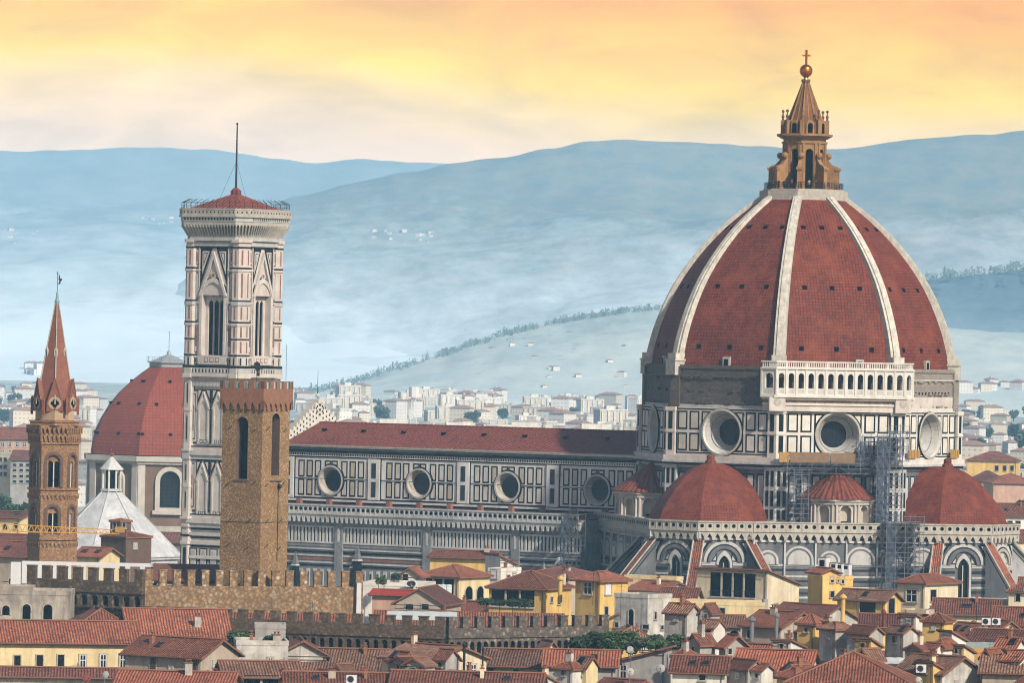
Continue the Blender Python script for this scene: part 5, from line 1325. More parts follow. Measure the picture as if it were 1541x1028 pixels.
for i, (x0, x1, l) in enumerate(((-9.6,-5.4,'large stacked yellow timber boards on the cornice left of the right apse dome'),(6.5,9.5,'small yellow timber boards at the right end of the drum cornice'))):
    hb = MB(); hb.M = FR(R(90), AP+.9)
    for j in range(4): hb.box(x0+(x1-x0)*j/4, x0+(x1-x0)*(j+1)/4-.1, -.25-.03*j, 0, 39.6, 41.2-.1*(j%2), 'timber_yellow')
    o = hb.build('timber_boards'); o.location = DC; o.rotation_euler.z = -TH; tag(o, l, 'boards')

# ---------------------------------------------------------------- crane jib at the left
def crane():
    Y = 870; a, b = P(-40, 804, Y), P(180, 799, Y)
    root = thing('tower_crane', 'yellow lattice crane jib reaching across the slender bell tower', 'crane', (a.x, Y, 0))
    L = b.x-a.x; z = (a.z+b.z)/2; mb = MB(); n = 24; m = 'yellow_paint'
    tri = [(0,-.5,0),(0,.5,0),(0,0,1.0)]
    h = lambda t: 1.25-.75*t
    for i in range(n):
        t0, t1 = i/n, (i+1)/n; x0, x1 = L*t0, L*t1; tm = (x0+x1)/2
        for y in (-.5,.5):
            mb.tube((x0,y,z),(x1,y,z),.09,m,4); mb.tube((x0,y,z),(tm,0,z+h(t0)),.05,m,4); mb.tube((tm,0,z+h(t0)),(x1,y,z),.05,m,4)
        mb.tube((tm,0,z+h(t0)),(min(L,tm+L/n),0,z+h(t1)),.09,m,4); mb.tube((x0,-.5,z),(x1,.5,z),.04,m,4)
    mb.build('jib', root)
    mb = MB(); mb.box(-1.1,1.1,-1.1,1.1,z-2,z+2.2,m); mb.build('slewing_cab', root)
    mb = MB()
    for sx in (-.9,.9):
        for sy in (-.9,.9): mb.tube((sx,sy,0),(sx,sy,z-2),.1,m,4)
    for i in range(int((z-2)/1.8)):
        for s in (-.9,.9): mb.tube((-.9,s,i*1.8),(.9,s,i*1.8+1.8),.06,m,4); mb.tube((s,-.9,i*1.8),(s,.9,i*1.8+1.8),.06,m,4)
    mb.build('mast', root)
    mb = MB(); mb.box(L*.97,L*.97+1.4,-.5,.5,z+.2,z+1.0,'timber_yellow'); mb.build('trolley', root)
crane()

# ---------------------------------------------------------------- people on the lantern platform and the bell tower
def person(x, y, z, rz, mats, label, pose=0, parent_loc=(0,0,0), group='visitors at the railing under the lantern'):
    import bmesh
    v = [(0,0,.95),(0,0,1.15),(0,0,1.42),(0,0,1.5),(0,.01,1.6),(0,-.01,1.70),
         (.19,0,1.40),(.24,-.04,1.14),(.2,-.2 if pose == 1 else -.08,.92),(-.19,0,1.40),(-.24,-.04,1.14),(-.2,-.2 if pose else -.08,.92),
         (.1,0,.88),(.11,-.02,.48),(.11,.0,.06),(.12,-.14,.03),(-.1,0,.88),(-.11,.02,.48),(-.11,.03,.06),(-.12,-.11,.03)]
    e = [(0,1),(1,2),(2,3),(3,4),(4,5),(2,6),(6,7),(7,8),(2,9),(9,10),(10,11),(0,12),(12,13),(13,14),(14,15),(0,16),(16,17),(17,18),(18,19)]
    rad = [.15,.14,.15,.06,.095,.10,.06,.045,.035,.06,.045,.035,.09,.06,.045,.04,.09,.06,.045,.04]
    me = bpy.data.meshes.new('person'); me.from_pydata(v, e, []); o = bpy.data.objects.new('tmp', me); C.objects.link(o)
    md = o.modifiers.new('s', 'SKIN'); sv_ = me.skin_vertices[0].data
    for i, r in enumerate(rad): sv_[i].radius = (r, r)
    sv_[0].use_root = True
    o.modifiers.new('d', 'SUBSURF').levels = 1
    dg = bpy.context.evaluated_depsgraph_get(); m2 = bpy.data.meshes.new_from_object(o.evaluated_get(dg)); bpy.data.objects.remove(o)
    for m in mats: m2.materials.append(MATS[m])
    for p in m2.polygons:
        zc = p.center.z; p.material_index = 2 if zc > 1.66 else (1 if zc > 1.49 or (zc < 1.0 and abs(p.center.x) > .17) else (0 if zc > .88 else 3))
    p = bpy.data.objects.new('person', m2); C.objects.link(p); p.location = (x, y, z); p.rotation_euler.z = rz
    return tag(p, label, 'person', group)
rr = random.Random(5)
tops = [('cloth_dark','in a dark top'),('cloth_pale','in a pale top'),('cloth_red','in a red top'),('cloth_blue','in a blue top')]
spots = [-118,-104,-92,-78,-66,-50,-38,-24,-8,6,18,42]
for i, a in enumerate(spots):
    t, w = tops[(i*3+i//4) % 4]; an = R(-90+a*.95)+TH*0; r = 6.55
    person(DC.x+r*cos(an), DC.y+r*sin(an), ZPLAT, an+pi/2, (t,'skin','hair','cloth_dark'), 'visitor %s standing %s' % (w, 'by the railing under the dome lantern'), i % 3)
zb_ = 82.45
for i, (x, y) in enumerate(((-6.8,-7.6),(-5.6,-7.7),(-4.9,-7.6),(7.6,4.8),(7.7,-4))):
    u = Vector((cos(TH), -sin(TH), 0)); n = Vector((sin(TH), cos(TH), 0)); c = bell.location + u*x + n*y
    person(c.x, c.y, zb_+.05, 0, (tops[i % 4][0],'skin','hair','cloth_dark'), 'visitor %s looking over the parapet of the marble bell tower' % tops[i % 4][1], i % 3, group='visitors on top of the bell tower')
# ---------------------------------------------------------------- houses
def pxa(px, py):
    dx, dy = px-770.5, py-514; return dx*cos(ROLL)+dy*sin(ROLL)
WM_CACHE = {}
def win_mesh(w, h, kind):
    key = (round(w,1), round(h,1), kind)
    if key in WM_CACHE: return WM_CACHE[key]
    w, h = max(.3, key[0]), max(.4, key[1])
    f = MB(); p = MB(); tr = 'rib_stone'
    if kind == 'o':
        f.box(-w/2-.1,w/2+.1,-.25,.0,-h/2-.25,-h/2,'rib_stone')
        n = max(0, int(w/2.6))
        for i in range(1, n+1): x = -w/2+i*w/(n+1); f.box(x-.14,x+.14,-.2,.0,-h/2,h/2,tr)
        for i in range(int(w/.8)): x = -w/2+.3+i*.8; f.box(x-.03,x+.03,-.18,-.14,-h/2,-h/2+.95,'iron')
        f.box(-w/2,w/2,-.2,-.12,-h/2+.9,-h/2+1.0,'iron'); p.box(-w/2,w/2,-.03,.05,-h/2,h/2,'dark_void')
    elif kind == 'a':
        fo, fi = arch(0,-h/2,w+.3,h+.15), arch(0,-h/2,w,h)
        for i in range(1,len(fo)): j=(i+1)%len(fo); f.plate([fo[i],fo[j],fi[j],fi[i]],-.12,0,tr)
        p.plate(fi,-.03,.02,'dark_void')
    else:
        t = .13
        f.box(-w/2-t,-w/2,-.12,0,-h/2,h/2,tr); f.box(w/2,w/2+t,-.12,0,-h/2,h/2,tr); f.box(-w/2-t,w/2+t,-.13,0,h/2,h/2+t,tr); f.box(-w/2-.2,w/2+.2,-.22,0,-h/2-.16,-h/2,tr)
        if kind == 'b':
            for s in (-1,1): f.box(min(s*w/2,s*.03),max(s*w/2,s*.03),-.14,-.06,-h/2,h/2,'brown_wood')
        if kind == 'w':
            for s in (-1,0,1): f.box(s*(w/2-.05)-.05,s*(w/2-.05)+.05,-.1,-.03,-h/2,h/2,'white_paint')
            for z in (-h/2+.05,h*.1,h/2-.05): f.box(-w/2,w/2,-.1,-.03,z-.05,z+.05,'white_paint')
        p.box(-w/2,w/2,-.03,.03,-h/2,h/2,'dark_glass' if kind != 'p' else 'white_paint')
    WM_CACHE[key] = (f.mesh('window'), p.mesh('pane')); return WM_CACHE[key]
CH = {}
def chim_mesh(kind):
    if kind not in CH:
        m = MB(); pl = ('plaster_cream','plaster_stained','tower_brick','plaster_beige')[kind]
        w = (.45,.55,.4,.6)[kind]; h = (1.5,1.9,1.4,1.2)[kind]
        m.box(-w,w,-w*.7,w*.7,-1.2,h,pl)
        m.box(-w-.1,w+.1,-w*.7-.1,w*.7+.1,h,h+.12,'terracotta')
        for s in (-.5,.5): m.tube((s*w,0,h+.1),(s*w,0,h+.55),.14,'terracotta',6)
        m.box(-w*.9,w*.9,-w*.6,w*.6,h+.5,h+.62,'terracotta'); CH[kind] = m.mesh('chimney')
    return CH[kind]
def house(label, xc, ye, Y, wS, wE=0, pl='cream', roof='pantile_red', th=33, rt='gx', dep=None, rise=None, wins=(), ch=(), cat='house', ov=.55, group=None, name='house', wmat=None):
    t = R(th); c = P(xc, ye, Y); a = pxa(xc-wS, ye)
    L = -(a*Y/F-c.x)/(cos(t)+a*sin(t)/F)
    if dep is None:
        a = pxa(xc+wE, ye); dep = (a*Y/F-c.x)/(sin(t)-a*cos(t)/F)
    D = max(2.5, min(dep, 30)); L = max(1.5, L); z = c.z; pm = wmat or 'plaster_'+pl
    root = thing(name, label, cat, (c.x, Y, 0), -t, group)
    rise = rise if rise is not None else (.30*D/2 if rt in ('gx','hip') else .30*L/2)
    w = MB(); r = MB(); o = ov
    x0, x1, y0, y1 = -L-o, o, -o, D+o
    zr = z+rise; e = z-.30*0; dz = rise*o/(D/2 if rt in ('gx','hip') else L/2); ze = z-dz
    def walls(zs):   # zs: heights at corners sw, se, ne, nw
        p = [(-L,0),(0,0),(0,D),(-L,D)]
        for i in range(4):
            j=(i+1)%4; w.face([(*p[i],0),(*p[j],0),(*p[j],zs[j]),(*p[i],zs[i])], pm)
    k = .14
    jr = random.Random(int(xc*7+ye))
    def slab(q):
        # gently sagging, uneven courses
        q3 = [Vector(p) for p in q]; tri = len(q3) == 3
        if tri: q3 = [q3[0], q3[1], q3[2], q3[2]]
        A, B, C_, D_ = q3; nu, nv = max(2, min(10, int((B-A).length/1.6))), max(2, min(5, int((D_-A).length/1.4)))
        nn = (B-A).cross((C_ if tri else D_)-A).normalized(); u = Vector((0,0,1)).cross(nn); u = u.normalized() if u.length > 1e-3 else Vector((1,0,0)); vv = nn.cross(u)
        g = {}
        for a in range(nu+1):
            for b in range(nv+1):
                p = (A.lerp(B, a/nu)).lerp(D_.lerp(C_, a/nu), b/nv); uv = (p.dot(u), p.dot(vv)); sag = -.10*sin(pi*a/nu)*(.3+b/nv) if not tri else 0
                inner = 0 if (tri and b == nv) else 1
                g[a,b] = (Vector((p.x, p.y, p.z+inner*(jr.uniform(-.045,.045)+sag))), uv)
        for a in range(nu):
            for b in range(nv):
                ks = [(a,b),(a+1,b),(a+1,b+1),(a,b+1)]
                if tri and b == nv-1: ks = ks[:3]
                r.face([g[k_][0] for k_ in ks], roof, [g[k_][1] for k_ in ks])
        r.face([(a,b,c_-k-.12) for a,b,c_ in reversed(q)], 'brown_wood')
        for i in range(len(q)):
            A, B = q[i], q[(i+1)%len(q)]; r.face([(A[0],A[1],A[2]-k-.12),(B[0],B[1],B[2]-k-.12),(B[0],B[1],B[2]-.02),(A[0],A[1],A[2]-.02)], 'terracotta')
    if rt == 'gx':
        walls((z,)*4); m = D/2
        w.face([(0,0,z),(0,D,z),(0,m,zr)], pm); w.face([(-L,D,z),(-L,0,z),(-L,m,zr)], pm); zz = zr+.12; ze += .12
        slab([(x0,y0,ze),(x1,y0,ze),(x1,m,zz),(x0,m,zz)]); slab([(x1,y1,ze),(x0,y1,ze),(x0,m,zz),(x1,m,zz)])
        r.tube((x0,m,zz),(x1,m,zz),.14,'terracotta',5)
    elif rt == 'gy':
        walls((z,)*4); m = -L/2
        w.face([(-L,0,z),(0,0,z),(m,0,zr)], pm); w.face([(0,D,z),(-L,D,z),(m,D,zr)], pm); zz = zr+.12; ze += .12
        slab([(x1,y0,ze),(x1,y1,ze),(m,y1,zz),(m,y0,zz)]); slab([(x0,y1,ze),(x0,y0,ze),(m,y0,zz),(m,y1,zz)])
        r.tube((m,y0,zz),(m,y1,zz),.14,'terracotta',5)
    elif rt == 'hip':
        walls((z,)*4); h = min(L,D)/2; zz = zr; ze = z-.05
        if L >= D: A, B = (-L+h, D/2, zz), (-h+.01, D/2, zz)
        else: A, B = (-L/2, h, zz), (-L/2, D-h+.01, zz)
        if L >= D:
            slab([(x0,y0,ze),(x1,y0,ze),B,A]); slab([(x1,y1,ze),(x0,y1,ze),A,B]); slab([(x1,y0,ze),(x1,y1,ze),B]); slab([(x0,y1,ze),(x0,y0,ze),A])
        else:
            slab([(x0,y0,ze),(x1,y0,ze),A]); slab([(x1,y1,ze),(x0,y1,ze),B]); slab([(x1,y0,ze),(x1,y1,ze),B,A]); slab([(x0,y1,ze),(x0,y0,ze),A,B])
        for s, q in ((A,(x0,y0,ze)),(A if L < D else B,(x1,y0,ze)),(B,(x1,y1,ze)),(A,B)): r.tube(s, q, .12, 'terracotta', 5)
    elif rt in ('shed_n','shed_w','shed_s'):
        zl = z-rise
        zs = dict(shed_n=(z,z,zl,zl), shed_w=(zl,z,z,zl), shed_s=(z,z,z+rise,z+rise))[rt]; walls(zs)
        f = lambda x, y: {'shed_n': z-rise*y/D, 'shed_w': z+rise*x/L, 'shed_s': z+rise*y/D}[rt]+.15
        slab([(x,y,f(x,y)) for x,y in ((x0,y0),(x1,y0),(x1,y1),(x0,y1))])
    else:
        walls((z,)*4); r.face([(-L,0,z-.5),(0,0,z-.5),(0,D,z-.5),(-L,D,z-.5)], 'terracotta')
        for a in ((-L-.06,.06,-.06,.25),(-L-.06,.06,D-.25,D+.06)): w.box(*a, z-.55, z+.06, pm, 'rib_stone')
        for a in ((-L-.06,-L+.25,.25,D-.25),(-.25,.06,.25,D-.25)): w.box(*a, z-.55, z+.06, pm, 'rib_stone')
    w.build('wall', root)
    ro = r.build('roof' if rt != 'flat' else 'roof_terrace', root)
    if rt not in ('flat',) and wS > 20:
        dp = MB(); dp.tube((-.35,-.09,0),(-.35,-.09,z-.3),.055,'brown_wood',5); dp.tube((x0+.2,-o-.02,z-dz-.05),(x1-.2,-o-.02,z-dz-.05),.07,'brown_wood',5); dp.build('gutter', root)
    wins = list(wins)
    if wE >= 22 and rt != 'shed_n' and not any(q[0] == 'e' for q in wins):
        for q in range(jr.choice((1, 2))): wins.append(('e', xc+wE*(.35+.3*q), ye+jr.uniform(10,16), 4.5, 8, jr.choice('dbw')))
    for f, px, py, pw, ph, kd in wins:
        a = pxa(px, py)
        if f == 's': q = (a*Y/F-c.x)/(cos(t)+a*sin(t)/F); Yp = Y-q*sin(t); loc, rz, cs = (q,0), 0, cos(t)
        else: q = (a*Y/F-c.x)/(sin(t)-a*cos(t)/F); Yp = Y+q*cos(t); loc, rz, cs = (0,q), pi/2, sin(t)
        zz = P(px, py, Yp).z; fm, pn = win_mesh(pw*Yp/F/max(.3,cs), ph*Yp/F, kd)
        fo = share(fm, 'window', root, (*loc, zz), rz); share(pn, 'pane', fo)
    if rt == 'gx' and jr.random() < .4:
        for q in range(jr.choice((1,2))):
            x = -L*jr.uniform(.15,.85); m = MB(); m.box(-.45,.45,-.6,.6,-.1,.16,'brown_wood',None); m.box(-.36,.36,-.5,.5,.16,.19,'dark_glass')
            o_ = m.build('skylight', ro); o_.location = (x, D*.24, z+rise*.48+.12); o_.rotation_euler = (atan2(rise, D/2),0,0)
    for i, (fx, fy) in enumerate(ch):
        x, y = -L*fx, D*fy
        if rt in ('gx',): zz = z+rise*(1-abs(fy-.5)*2)
        elif rt == 'gy': zz = z+rise*(1-abs(fx-.5)*2)
        elif rt == 'hip': zz = z+rise*.4
        else: zz = z-.3
        share(chim_mesh((i+int(xc)) % 4), 'chimney', ro, (x, y, zz), 0 if (i+int(xc)) % 2 else pi/2, .72)
    return root
H = house
# bottom left
H('long yellow house with a row of tall dark windows at the bottom left corner', 208, 968, 742, 232, pl='butter', th=-10, dep=11, rise=2.3, wins=[('s',x,998-i*.45,9,22,'d' if i < 3 else 'w') for i, x in enumerate((26,59.6,91.4,124.6,155.3,184.8))])
H('broad red hipped roof house behind the long yellow house', 222, 962, 766, 128, pl='beige', roof='pantile_red', th=-10, dep=17, rt='hip', rise=3.6)
H('house with a wide red ridge roof and rows of tiles beside the white wall', 345, 962, 757, 148, pl='beige', roof='pantile_red', th=-9, dep=15, rise=3.3, ch=((.3,.2),))
H('beige house with dark shutters and a red roof beside the white stained wall', 302, 989, 726, 114, 58, pl='beige', roof='pantile_red', th=32, rise=1.9, wins=[('s',231,1000,8,22,'b'),('s',257.5,1005,5,11,'w'),('s',293,1001,8,22,'b')], ch=((.8,.3),))
H('white stained wall block with a tiny double window, left of the grimy wall', 434, 966, 738, 78, pl='stained', th=-5, rt='flat', dep=8, wins=[('s',407,995,8,10,'w')], ch=((.7,.3),(.2,.5)))
H('white stained gabled wall sloping down to the right above a red roof', 492, 985, 741, 72, pl='stained', roof='pantile_dark', th=-5, rt='gy', dep=9, rise=1.6)
H('small grey rooftop block with plants, under the grimy battlements', 430, 941, 752, 46, pl='grey', th=-3, rt='flat', dep=5, wins=[('s',413,958,5,7,'d')])
H('small yellow house with dark tiled roof at the bottom edge', 452, 1019, 700, 112, pl='yellow', roof='pantile_brown', th=-10, dep=8, rise=1.5, wins=[('s',393,1025,52,9,'o')])
H('old weathered arcaded loggia with rain stains at the left edge', 105, 891, 796, 130, pl='loggia', th=0, rt='flat', dep=9, wins=[('s',9,919,11,15,'a'),('s',40,921,12,22,'a'),('s',72,922,13,24,'a'),('s',29,949,15,12,'a'),('s',53,948,15,12,'a')])
H('white parapet terrace with slits on top of the weathered loggia', 48, 884, 803, 60, pl='loggia', th=0, rt='flat', dep=6)
H('low house with dark tiled roof at the bottom left edge', 188, 1021, 702, 232, pl='beige', roof='pantile_dark', th=-4, dep=8, rise=.8)
H('low house with plain red roof along the bottom edge below the beige house', 345, 1034, 690, 170, pl='rose', roof='pantile_bright', th=5, dep=9, rise=1.3, ch=((.4,.4),))
H('brown brick block with a little turret, in front of the white pyramid roof', 190, 808, 965, 38, 38, wmat='brown_brick', roof='pantile_dark', th=42, rise=.8, rt='hip', ov=.2)
H('small brick turret with open top on the brown brick block', 181, 784, 968, 15, 11, wmat='brown_brick', roof='terracotta', th=42, rise=.3, rt='hip', ov=.2, wins=[('s',173,791,5,8,'d'),('e',186,791,4,8,'d')])
H('low house with red roof between the slender bell tower and the brick block', 150, 838, 950, 38, pl='butter', roof='pantile_red', th=20, dep=8, rise=1.2)
H('low dark red roofed house beside the slender bell tower at the left edge', 43, 838, 925, 60, pl='beige', roof='pantile_dark', th=25, dep=10, rise=2)
H('house with brown red roof and white side wall at the left edge', 42, 822, 990, 60, pl='white', roof='pantile_red', th=25, dep=10, rise=1.6)
H('pale yellow house with small arched window at the left edge', 30, 780, 1120, 50, pl='butter', roof='pantile_dark', th=20, dep=10, rise=1, wins=[('s',8,793,6,9,'a'),('s',24,792,5,8,'d')])
H('white plastered house corner left of the dark battlements', 40, 868, 850, 30, pl='stained', th=10, rt='shed_w', dep=6, rise=2, roof='pantile_dark', wins=[('s',17,878,7,14,'d')])
# middle, behind the rubble wall
H('long low white terrace wall left of the pillared pavilion', 642, 879, 925, 96, pl='white', th=8, rt='flat', dep=9, wins=[('s',578,893,6,8,'d')])
H('tiny white hut with red roof on the white terrace', 631, 866, 940, 29, pl='white', roof='pantile_red', th=15, rt='gy', dep=4, rise=1.1, wins=[('s',610,872,8,15,'d')])
H('beige gabled house with square dark windows behind the grimy battlements', 668, 909, 905, 74, pl='beige', roof='pantile_dark', th=12, rt='gy', dep=12, rise=2.2, wins=[('s',616,914,12,9,'d'),('s',640,914,11,9,'d')])
H('red roofed low house with a red canvas in front of the white terrace', 640, 897, 915, 80, pl='rose', roof='red_cloth', th=12, rt='gx', dep=5, rise=.6)
H('broad yellow block under a flat red roof close to the marble aisle', 735, 841, 1008, 88, pl='yellow', roof='pantile_red', th=14, dep=9, rise=1.0, ch=((.12,.4),))
H('hip roofed pavilion with open pillared side and two yellow arches', 691, 868, 962, 60, 46, pl='butter', roof='pantile_red', th=33, rt='hip', rise=1.7, wins=[('s',660,884,46,25,'o'),('e',705,893,11,20,'a'),('e',722,893,10,20,'a')])
H('small pale stair tower with a white shuttered window between two hipped roofs', 754, 856, 976, 19, 30, pl='white', roof='pantile_red', th=30, rt='flat', wins=[('s',744,864,9,13,'p')], ch=((.6,.6),))
H('white gabled hut behind the pale stair tower', 775, 848, 992, 22, pl='white', roof='pantile_dark', th=-25, rt='shed_w', dep=6, rise=-1.2)
H('yellow house with wide hipped roof over a dark plant filled terrace', 820, 886, 915, 84, 40, pl='yellow', roof='pantile_red', th=25, rt='hip', rise=2.5, wins=[('s',772,901,64,24,'o'),('e',841,905,4,10,'d'),('e',830,903,3,8,'d')], ch=((.05,.8),))
H('tall ochre and cream house with hipped roof right of the dark terrace', 903, 874, 905, 37, 42, pl='yellow', roof='pantile_red', th=40, rt='hip', rise=1.3, wins=[('s',885,886,12,19,'w'),('e',915,887,9,17,'p'),('e',912,922,5,17,'d')])
H('plain beige block with one arched window behind the green roof garden', 975, 896, 885, 50, 36, pl='stained', th=36, rt='flat', wins=[('s',950,930,7,25,'a'),('s',928,941,6,7,'d'),('s',972,944,9,6,'d'),('e',986,927,3,11,'d'),('e',996,945,4,6,'d')])
H('yellow roof terrace house behind the plain beige block', 1018, 869, 985, 78, 10, pl='butter', th=25, rt='flat', wins=[('s',955,885,6,9,'d'),('s',1000,878,14,9,'d')])
H('cream house with a big glazed dark loggia and sloping white side wall', 1155, 860, 962, 106, 48, pl='cream', roof='pantile_red', th=33, rt='shed_n', rise=2.4, wins=[('s',1103,881,66,36,'o')])
H('cream house with small square windows below the big dark loggia', 1150, 908, 928, 150, pl='butter', th=6, rt='flat', dep=8, wins=[('s',1026,919,7,18,'b'),('s',1048,919,6,11,'d'),('s',1069,918,6,9,'w'),('s',1087,920,8,9,'d')])
H('house with red roof slope left of the big dark loggia', 1044, 904, 940, 50, pl='butter', roof='pantile_red', th=10, dep=8, rise=1.7)
# bottom middle
H('ochre and cream house with a gabled front and brown door at the bottom', 652, 994, 722, 77, 80, pl='cream', roof='pantile_brown', th=42, rt='gx', rise=1.5, wins=[('s',601,1006,6,20,'b'),('s',619,1006,9,17,'w'),('e',683,1012,9,24,'b'),('e',712,1010,8,19,'w')], ch=((.9,.5),))
H('long house with a dull brown red roof right of the white gable', 574, 1012, 738, 120, pl='beige', roof='pantile_brown', th=4, dep=12, rise=2.4, ch=((.25,.4),))
H('low house with bright ribbed red roof along the bottom edge', 812, 1034, 690, 222, pl='rose', roof='pantile_red', th=3, dep=9, rise=1.2, ch=((.4,.3),))
H('low house with red tiled roof at the bottom between two gabled houses', 602, 1034, 692, 170, pl='ochre', roof='pantile_red', th=-3, dep=9, rise=1.2, ch=((.3,.3),(.6,.3)))
H('ochre house under a lumpy brown tiled roof below the rubble wall', 815, 1003, 730, 88, pl='ochre', roof='pantile_brown', th=6, dep=9, rise=1.7, wins=[('s',777,1011,10,6,'d'),('s',738,1008,10,5,'d')])
H('narrow house with a white gable and steep brown roof by the roof garden', 812, 992, 745, 12, 36, pl='white', roof='pantile_brown', th=62, rt='gx', rise=2.2)
H('blue grey glazed house under a bright red roof below the roof garden', 926, 1003, 722, 104, pl='grey', roof='pantile_bright', th=3, dep=8, rise=1.6, wins=[('s',841,1009,8,8,'w'),('s',882,1010,13,8,'w')])
H('grey stained house with a slanting roof and white barred window', 1003, 976, 735, 84, 8, pl='grey', roof='pantile_brown', th=14, rt='shed_w', rise=2.0, wins=[('s',938,1013,11,24,'w')])
H('whitewashed chimney tower with dark opening at its top', 1074, 946, 748, 22, 17, pl='white', roof='pantile_brown', th=30, rt='gx', rise=.9, ov=.2, wins=[('s',1063,954,14,14,'d'),('s',1064,986,5,7,'d')])
H('white low terrace wall right of the grey stained house', 1072, 990, 738, 66, pl='white', th=5, rt='flat', dep=6)
H('small grey gabled house beside the whitewashed chimney tower', 1092, 972, 728, 8, 32, pl='grey', roof='pantile_red', th=60, rt='gx', rise=1.2, wins=[('e',1098,981,5,8,'d')])
H('small white house under a heavy ribbed red roof at the bottom', 1090, 1013, 705, 78, pl='white', roof='pantile_red', th=6, dep=9, rise=1.6, wins=[('s',1057,1020,9,9,'d')])
H('low cream house with round arched opening under a brown roof', 1114, 943, 850, 84, pl='beige', roof='pantile_brown', th=6, dep=8, rise=1.3, wins=[('s',1105,957,15,16,'a')], ch=((.9,.3),))
H('beige house with a red pitched roof and metal flue in the lower right', 1175, 944, 800, 58, 22, pl='beige', roof='pantile_red', th=35, dep=10, rise=1.8, wins=[('s',1128,955,6,12,'d')], ch=((.6,.4),))
H('cream wall house with small window below the beige house with the flue', 1165, 990, 735, 62, 20, pl='cream', roof='pantile_red', th=30, rise=1.4, wins=[('s',1127,998,7,8,'d')])
H('wide red roofed house at the bottom right of centre', 1215, 1012, 712, 110, pl='cream', roof='pantile_bright', th=10, dep=11, rise=2.2)
# right
H('tall bright yellow house with small square windows in front of the scaffold', 1238, 868, 945, 22, 46, pl='yellow', th=55, rt='flat', roof='pantile_red', wins=[('e',1252,873,5,8,'d'),('e',1268,873,4,11,'d'),('e',1261,873,2,7,'d'),('e',1252,895,6,9,'d')])
H('low hut with red roof on top of the tall yellow house', 1236, 862, 948, 18, 26, pl='yellow', th=55, rt='gx', roof='pantile_red', rise=.6)
H('yellow house with large dark glazed openings under a wide brown roof', 1332, 904, 900, 72, 24, pl='yellow', roof='pantile_brown', th=33, rt='gx', rise=1.3, wins=[('s',1306,917,23,28,'d'),('e',1341,915,11,28,'d')])
H('pale many sided house with low hipped roof before the right apse', 1392, 878, 960, 42, 50, pl='cream', roof='pantile_red', th=36, rt='hip', rise=1.3, wins=[('s',1372,897,16,19,'w'),('e',1404,897,9,18,'d')])
H('cream lower house with air conditioners below the pale many sided house', 1394, 920, 930, 44, 26, pl='cream', th=36, rt='flat', wins=[('s',1372,931,18,9,'w'),('s',1387,931,7,8,'d')])
H('long stained white garden wall below the right apse', 1525, 903, 985, 88, pl='stained', th=-6, rt='flat', dep=4)
H('cream house with arched window at the right edge', 1550, 891, 965, 32, pl='cream', roof='pantile_dark', th=10, rt='hip', dep=9, rise=1.4, wins=[('s',1532,900,6,12,'a')])
H('gabled white house with a turquoise shutter and brown roof', 1225, 937, 852, 78, 70, pl='stained', roof='pantile_dark', th=42, rt='gx', rise=2.2, wins=[('e',1273,940,5,9,'w')])
H('grey gabled house with one white shuttered window, lower right', 1240, 952, 800, 62, 50, pl='grey', roof='pantile_brown', th=40, rt='gx', rise=1.1, wins=[('s',1214,966,9,23,'b'),('e',1258,966,6,22,'w')])
H('bright yellow gabled house with one slit window, lower right', 1311, 965, 792, 24, 44, pl='yellow', roof='pantile_brown', th=55, rt='gx', rise=1.3, wins=[('e',1325,964,4,11,'d'),('s',1300,964,6,5,'d')])
H('house with long low brown roof right of the yellow house with dark openings', 1428, 948, 840, 132, pl='cream', roof='pantile_dark', th=4, dep=9, rise=1.7, ch=((.5,.3),(.2,.4)))
H('house with dark tiled ridge roof below the long white garden wall', 1502, 926, 895, 96, pl='cream', roof='pantile_dark', th=6, dep=11, rise=2.0, ch=((.35,.4),))
H('house with brown red roof at the right edge below the garden wall', 1565, 941, 860, 70, pl='butter', roof='pantile_dark', th=8, dep=10, rise=2.2)
H('cream gabled house with air conditioners on its wall, right of centre', 1452, 957, 815, 30, 46, pl='butter', roof='pantile_dark', th=52, rt='gx', rise=1.5, wins=[('e',1462,951,4,7,'d')])
H('cream low house with dark strip window near the right edge', 1500, 950, 835, 25, 36, pl='butter', roof='pantile_dark', th=48, rt='gx', rise=1.3, wins=[('e',1526,951,12,5,'d')])
H('house with flat brown roof above the orange terrace wall', 1540, 968, 790, 82, 20, pl='beige', roof='pantile_dark', th=18, rt='gx', dep=9, rise=1.4)
H('long orange terrace wall near the right edge', 1550, 979, 772, 136, pl='orange', th=0, rt='flat', dep=6)
H('house with a dark red slope and awning in front of the bright yellow gable', 1400, 962, 800, 105, pl='cream', roof='pantile_dark', th=5, dep=8, rise=1.0)
H('large red hipped roof house at the bottom, right of centre', 1370, 1032, 690, 185, pl='cream', roof='pantile_red', th=6, rt='hip', dep=15, rise=3.4, ch=((.55,.5),))
H('house with brown ridge roof and roof lights at the lower right', 1345, 1001, 745, 88, pl='beige', roof='pantile_dark', th=5, dep=9, rise=1.3, ch=((.3,.4),))
H('white gabled house with stained wall at the bottom right', 1418, 1014, 712, 70, 58, pl='stained', roof='pantile_brown', th=42, rt='gx', rise=1.8, ch=((.4,.3),))
H('low house with brown tiled roof in the bottom right corner', 1570, 1014, 712, 92, pl='beige', roof='pantile_brown', th=8, dep=10, rise=1.8, ch=((.6,.4),))
H('narrow roof terrace with clutter left of the bottom right corner', 1500, 1000, 735, 60, pl='grey', th=10, rt='flat', dep=7, ch=((.3,.5),(.7,.4)))
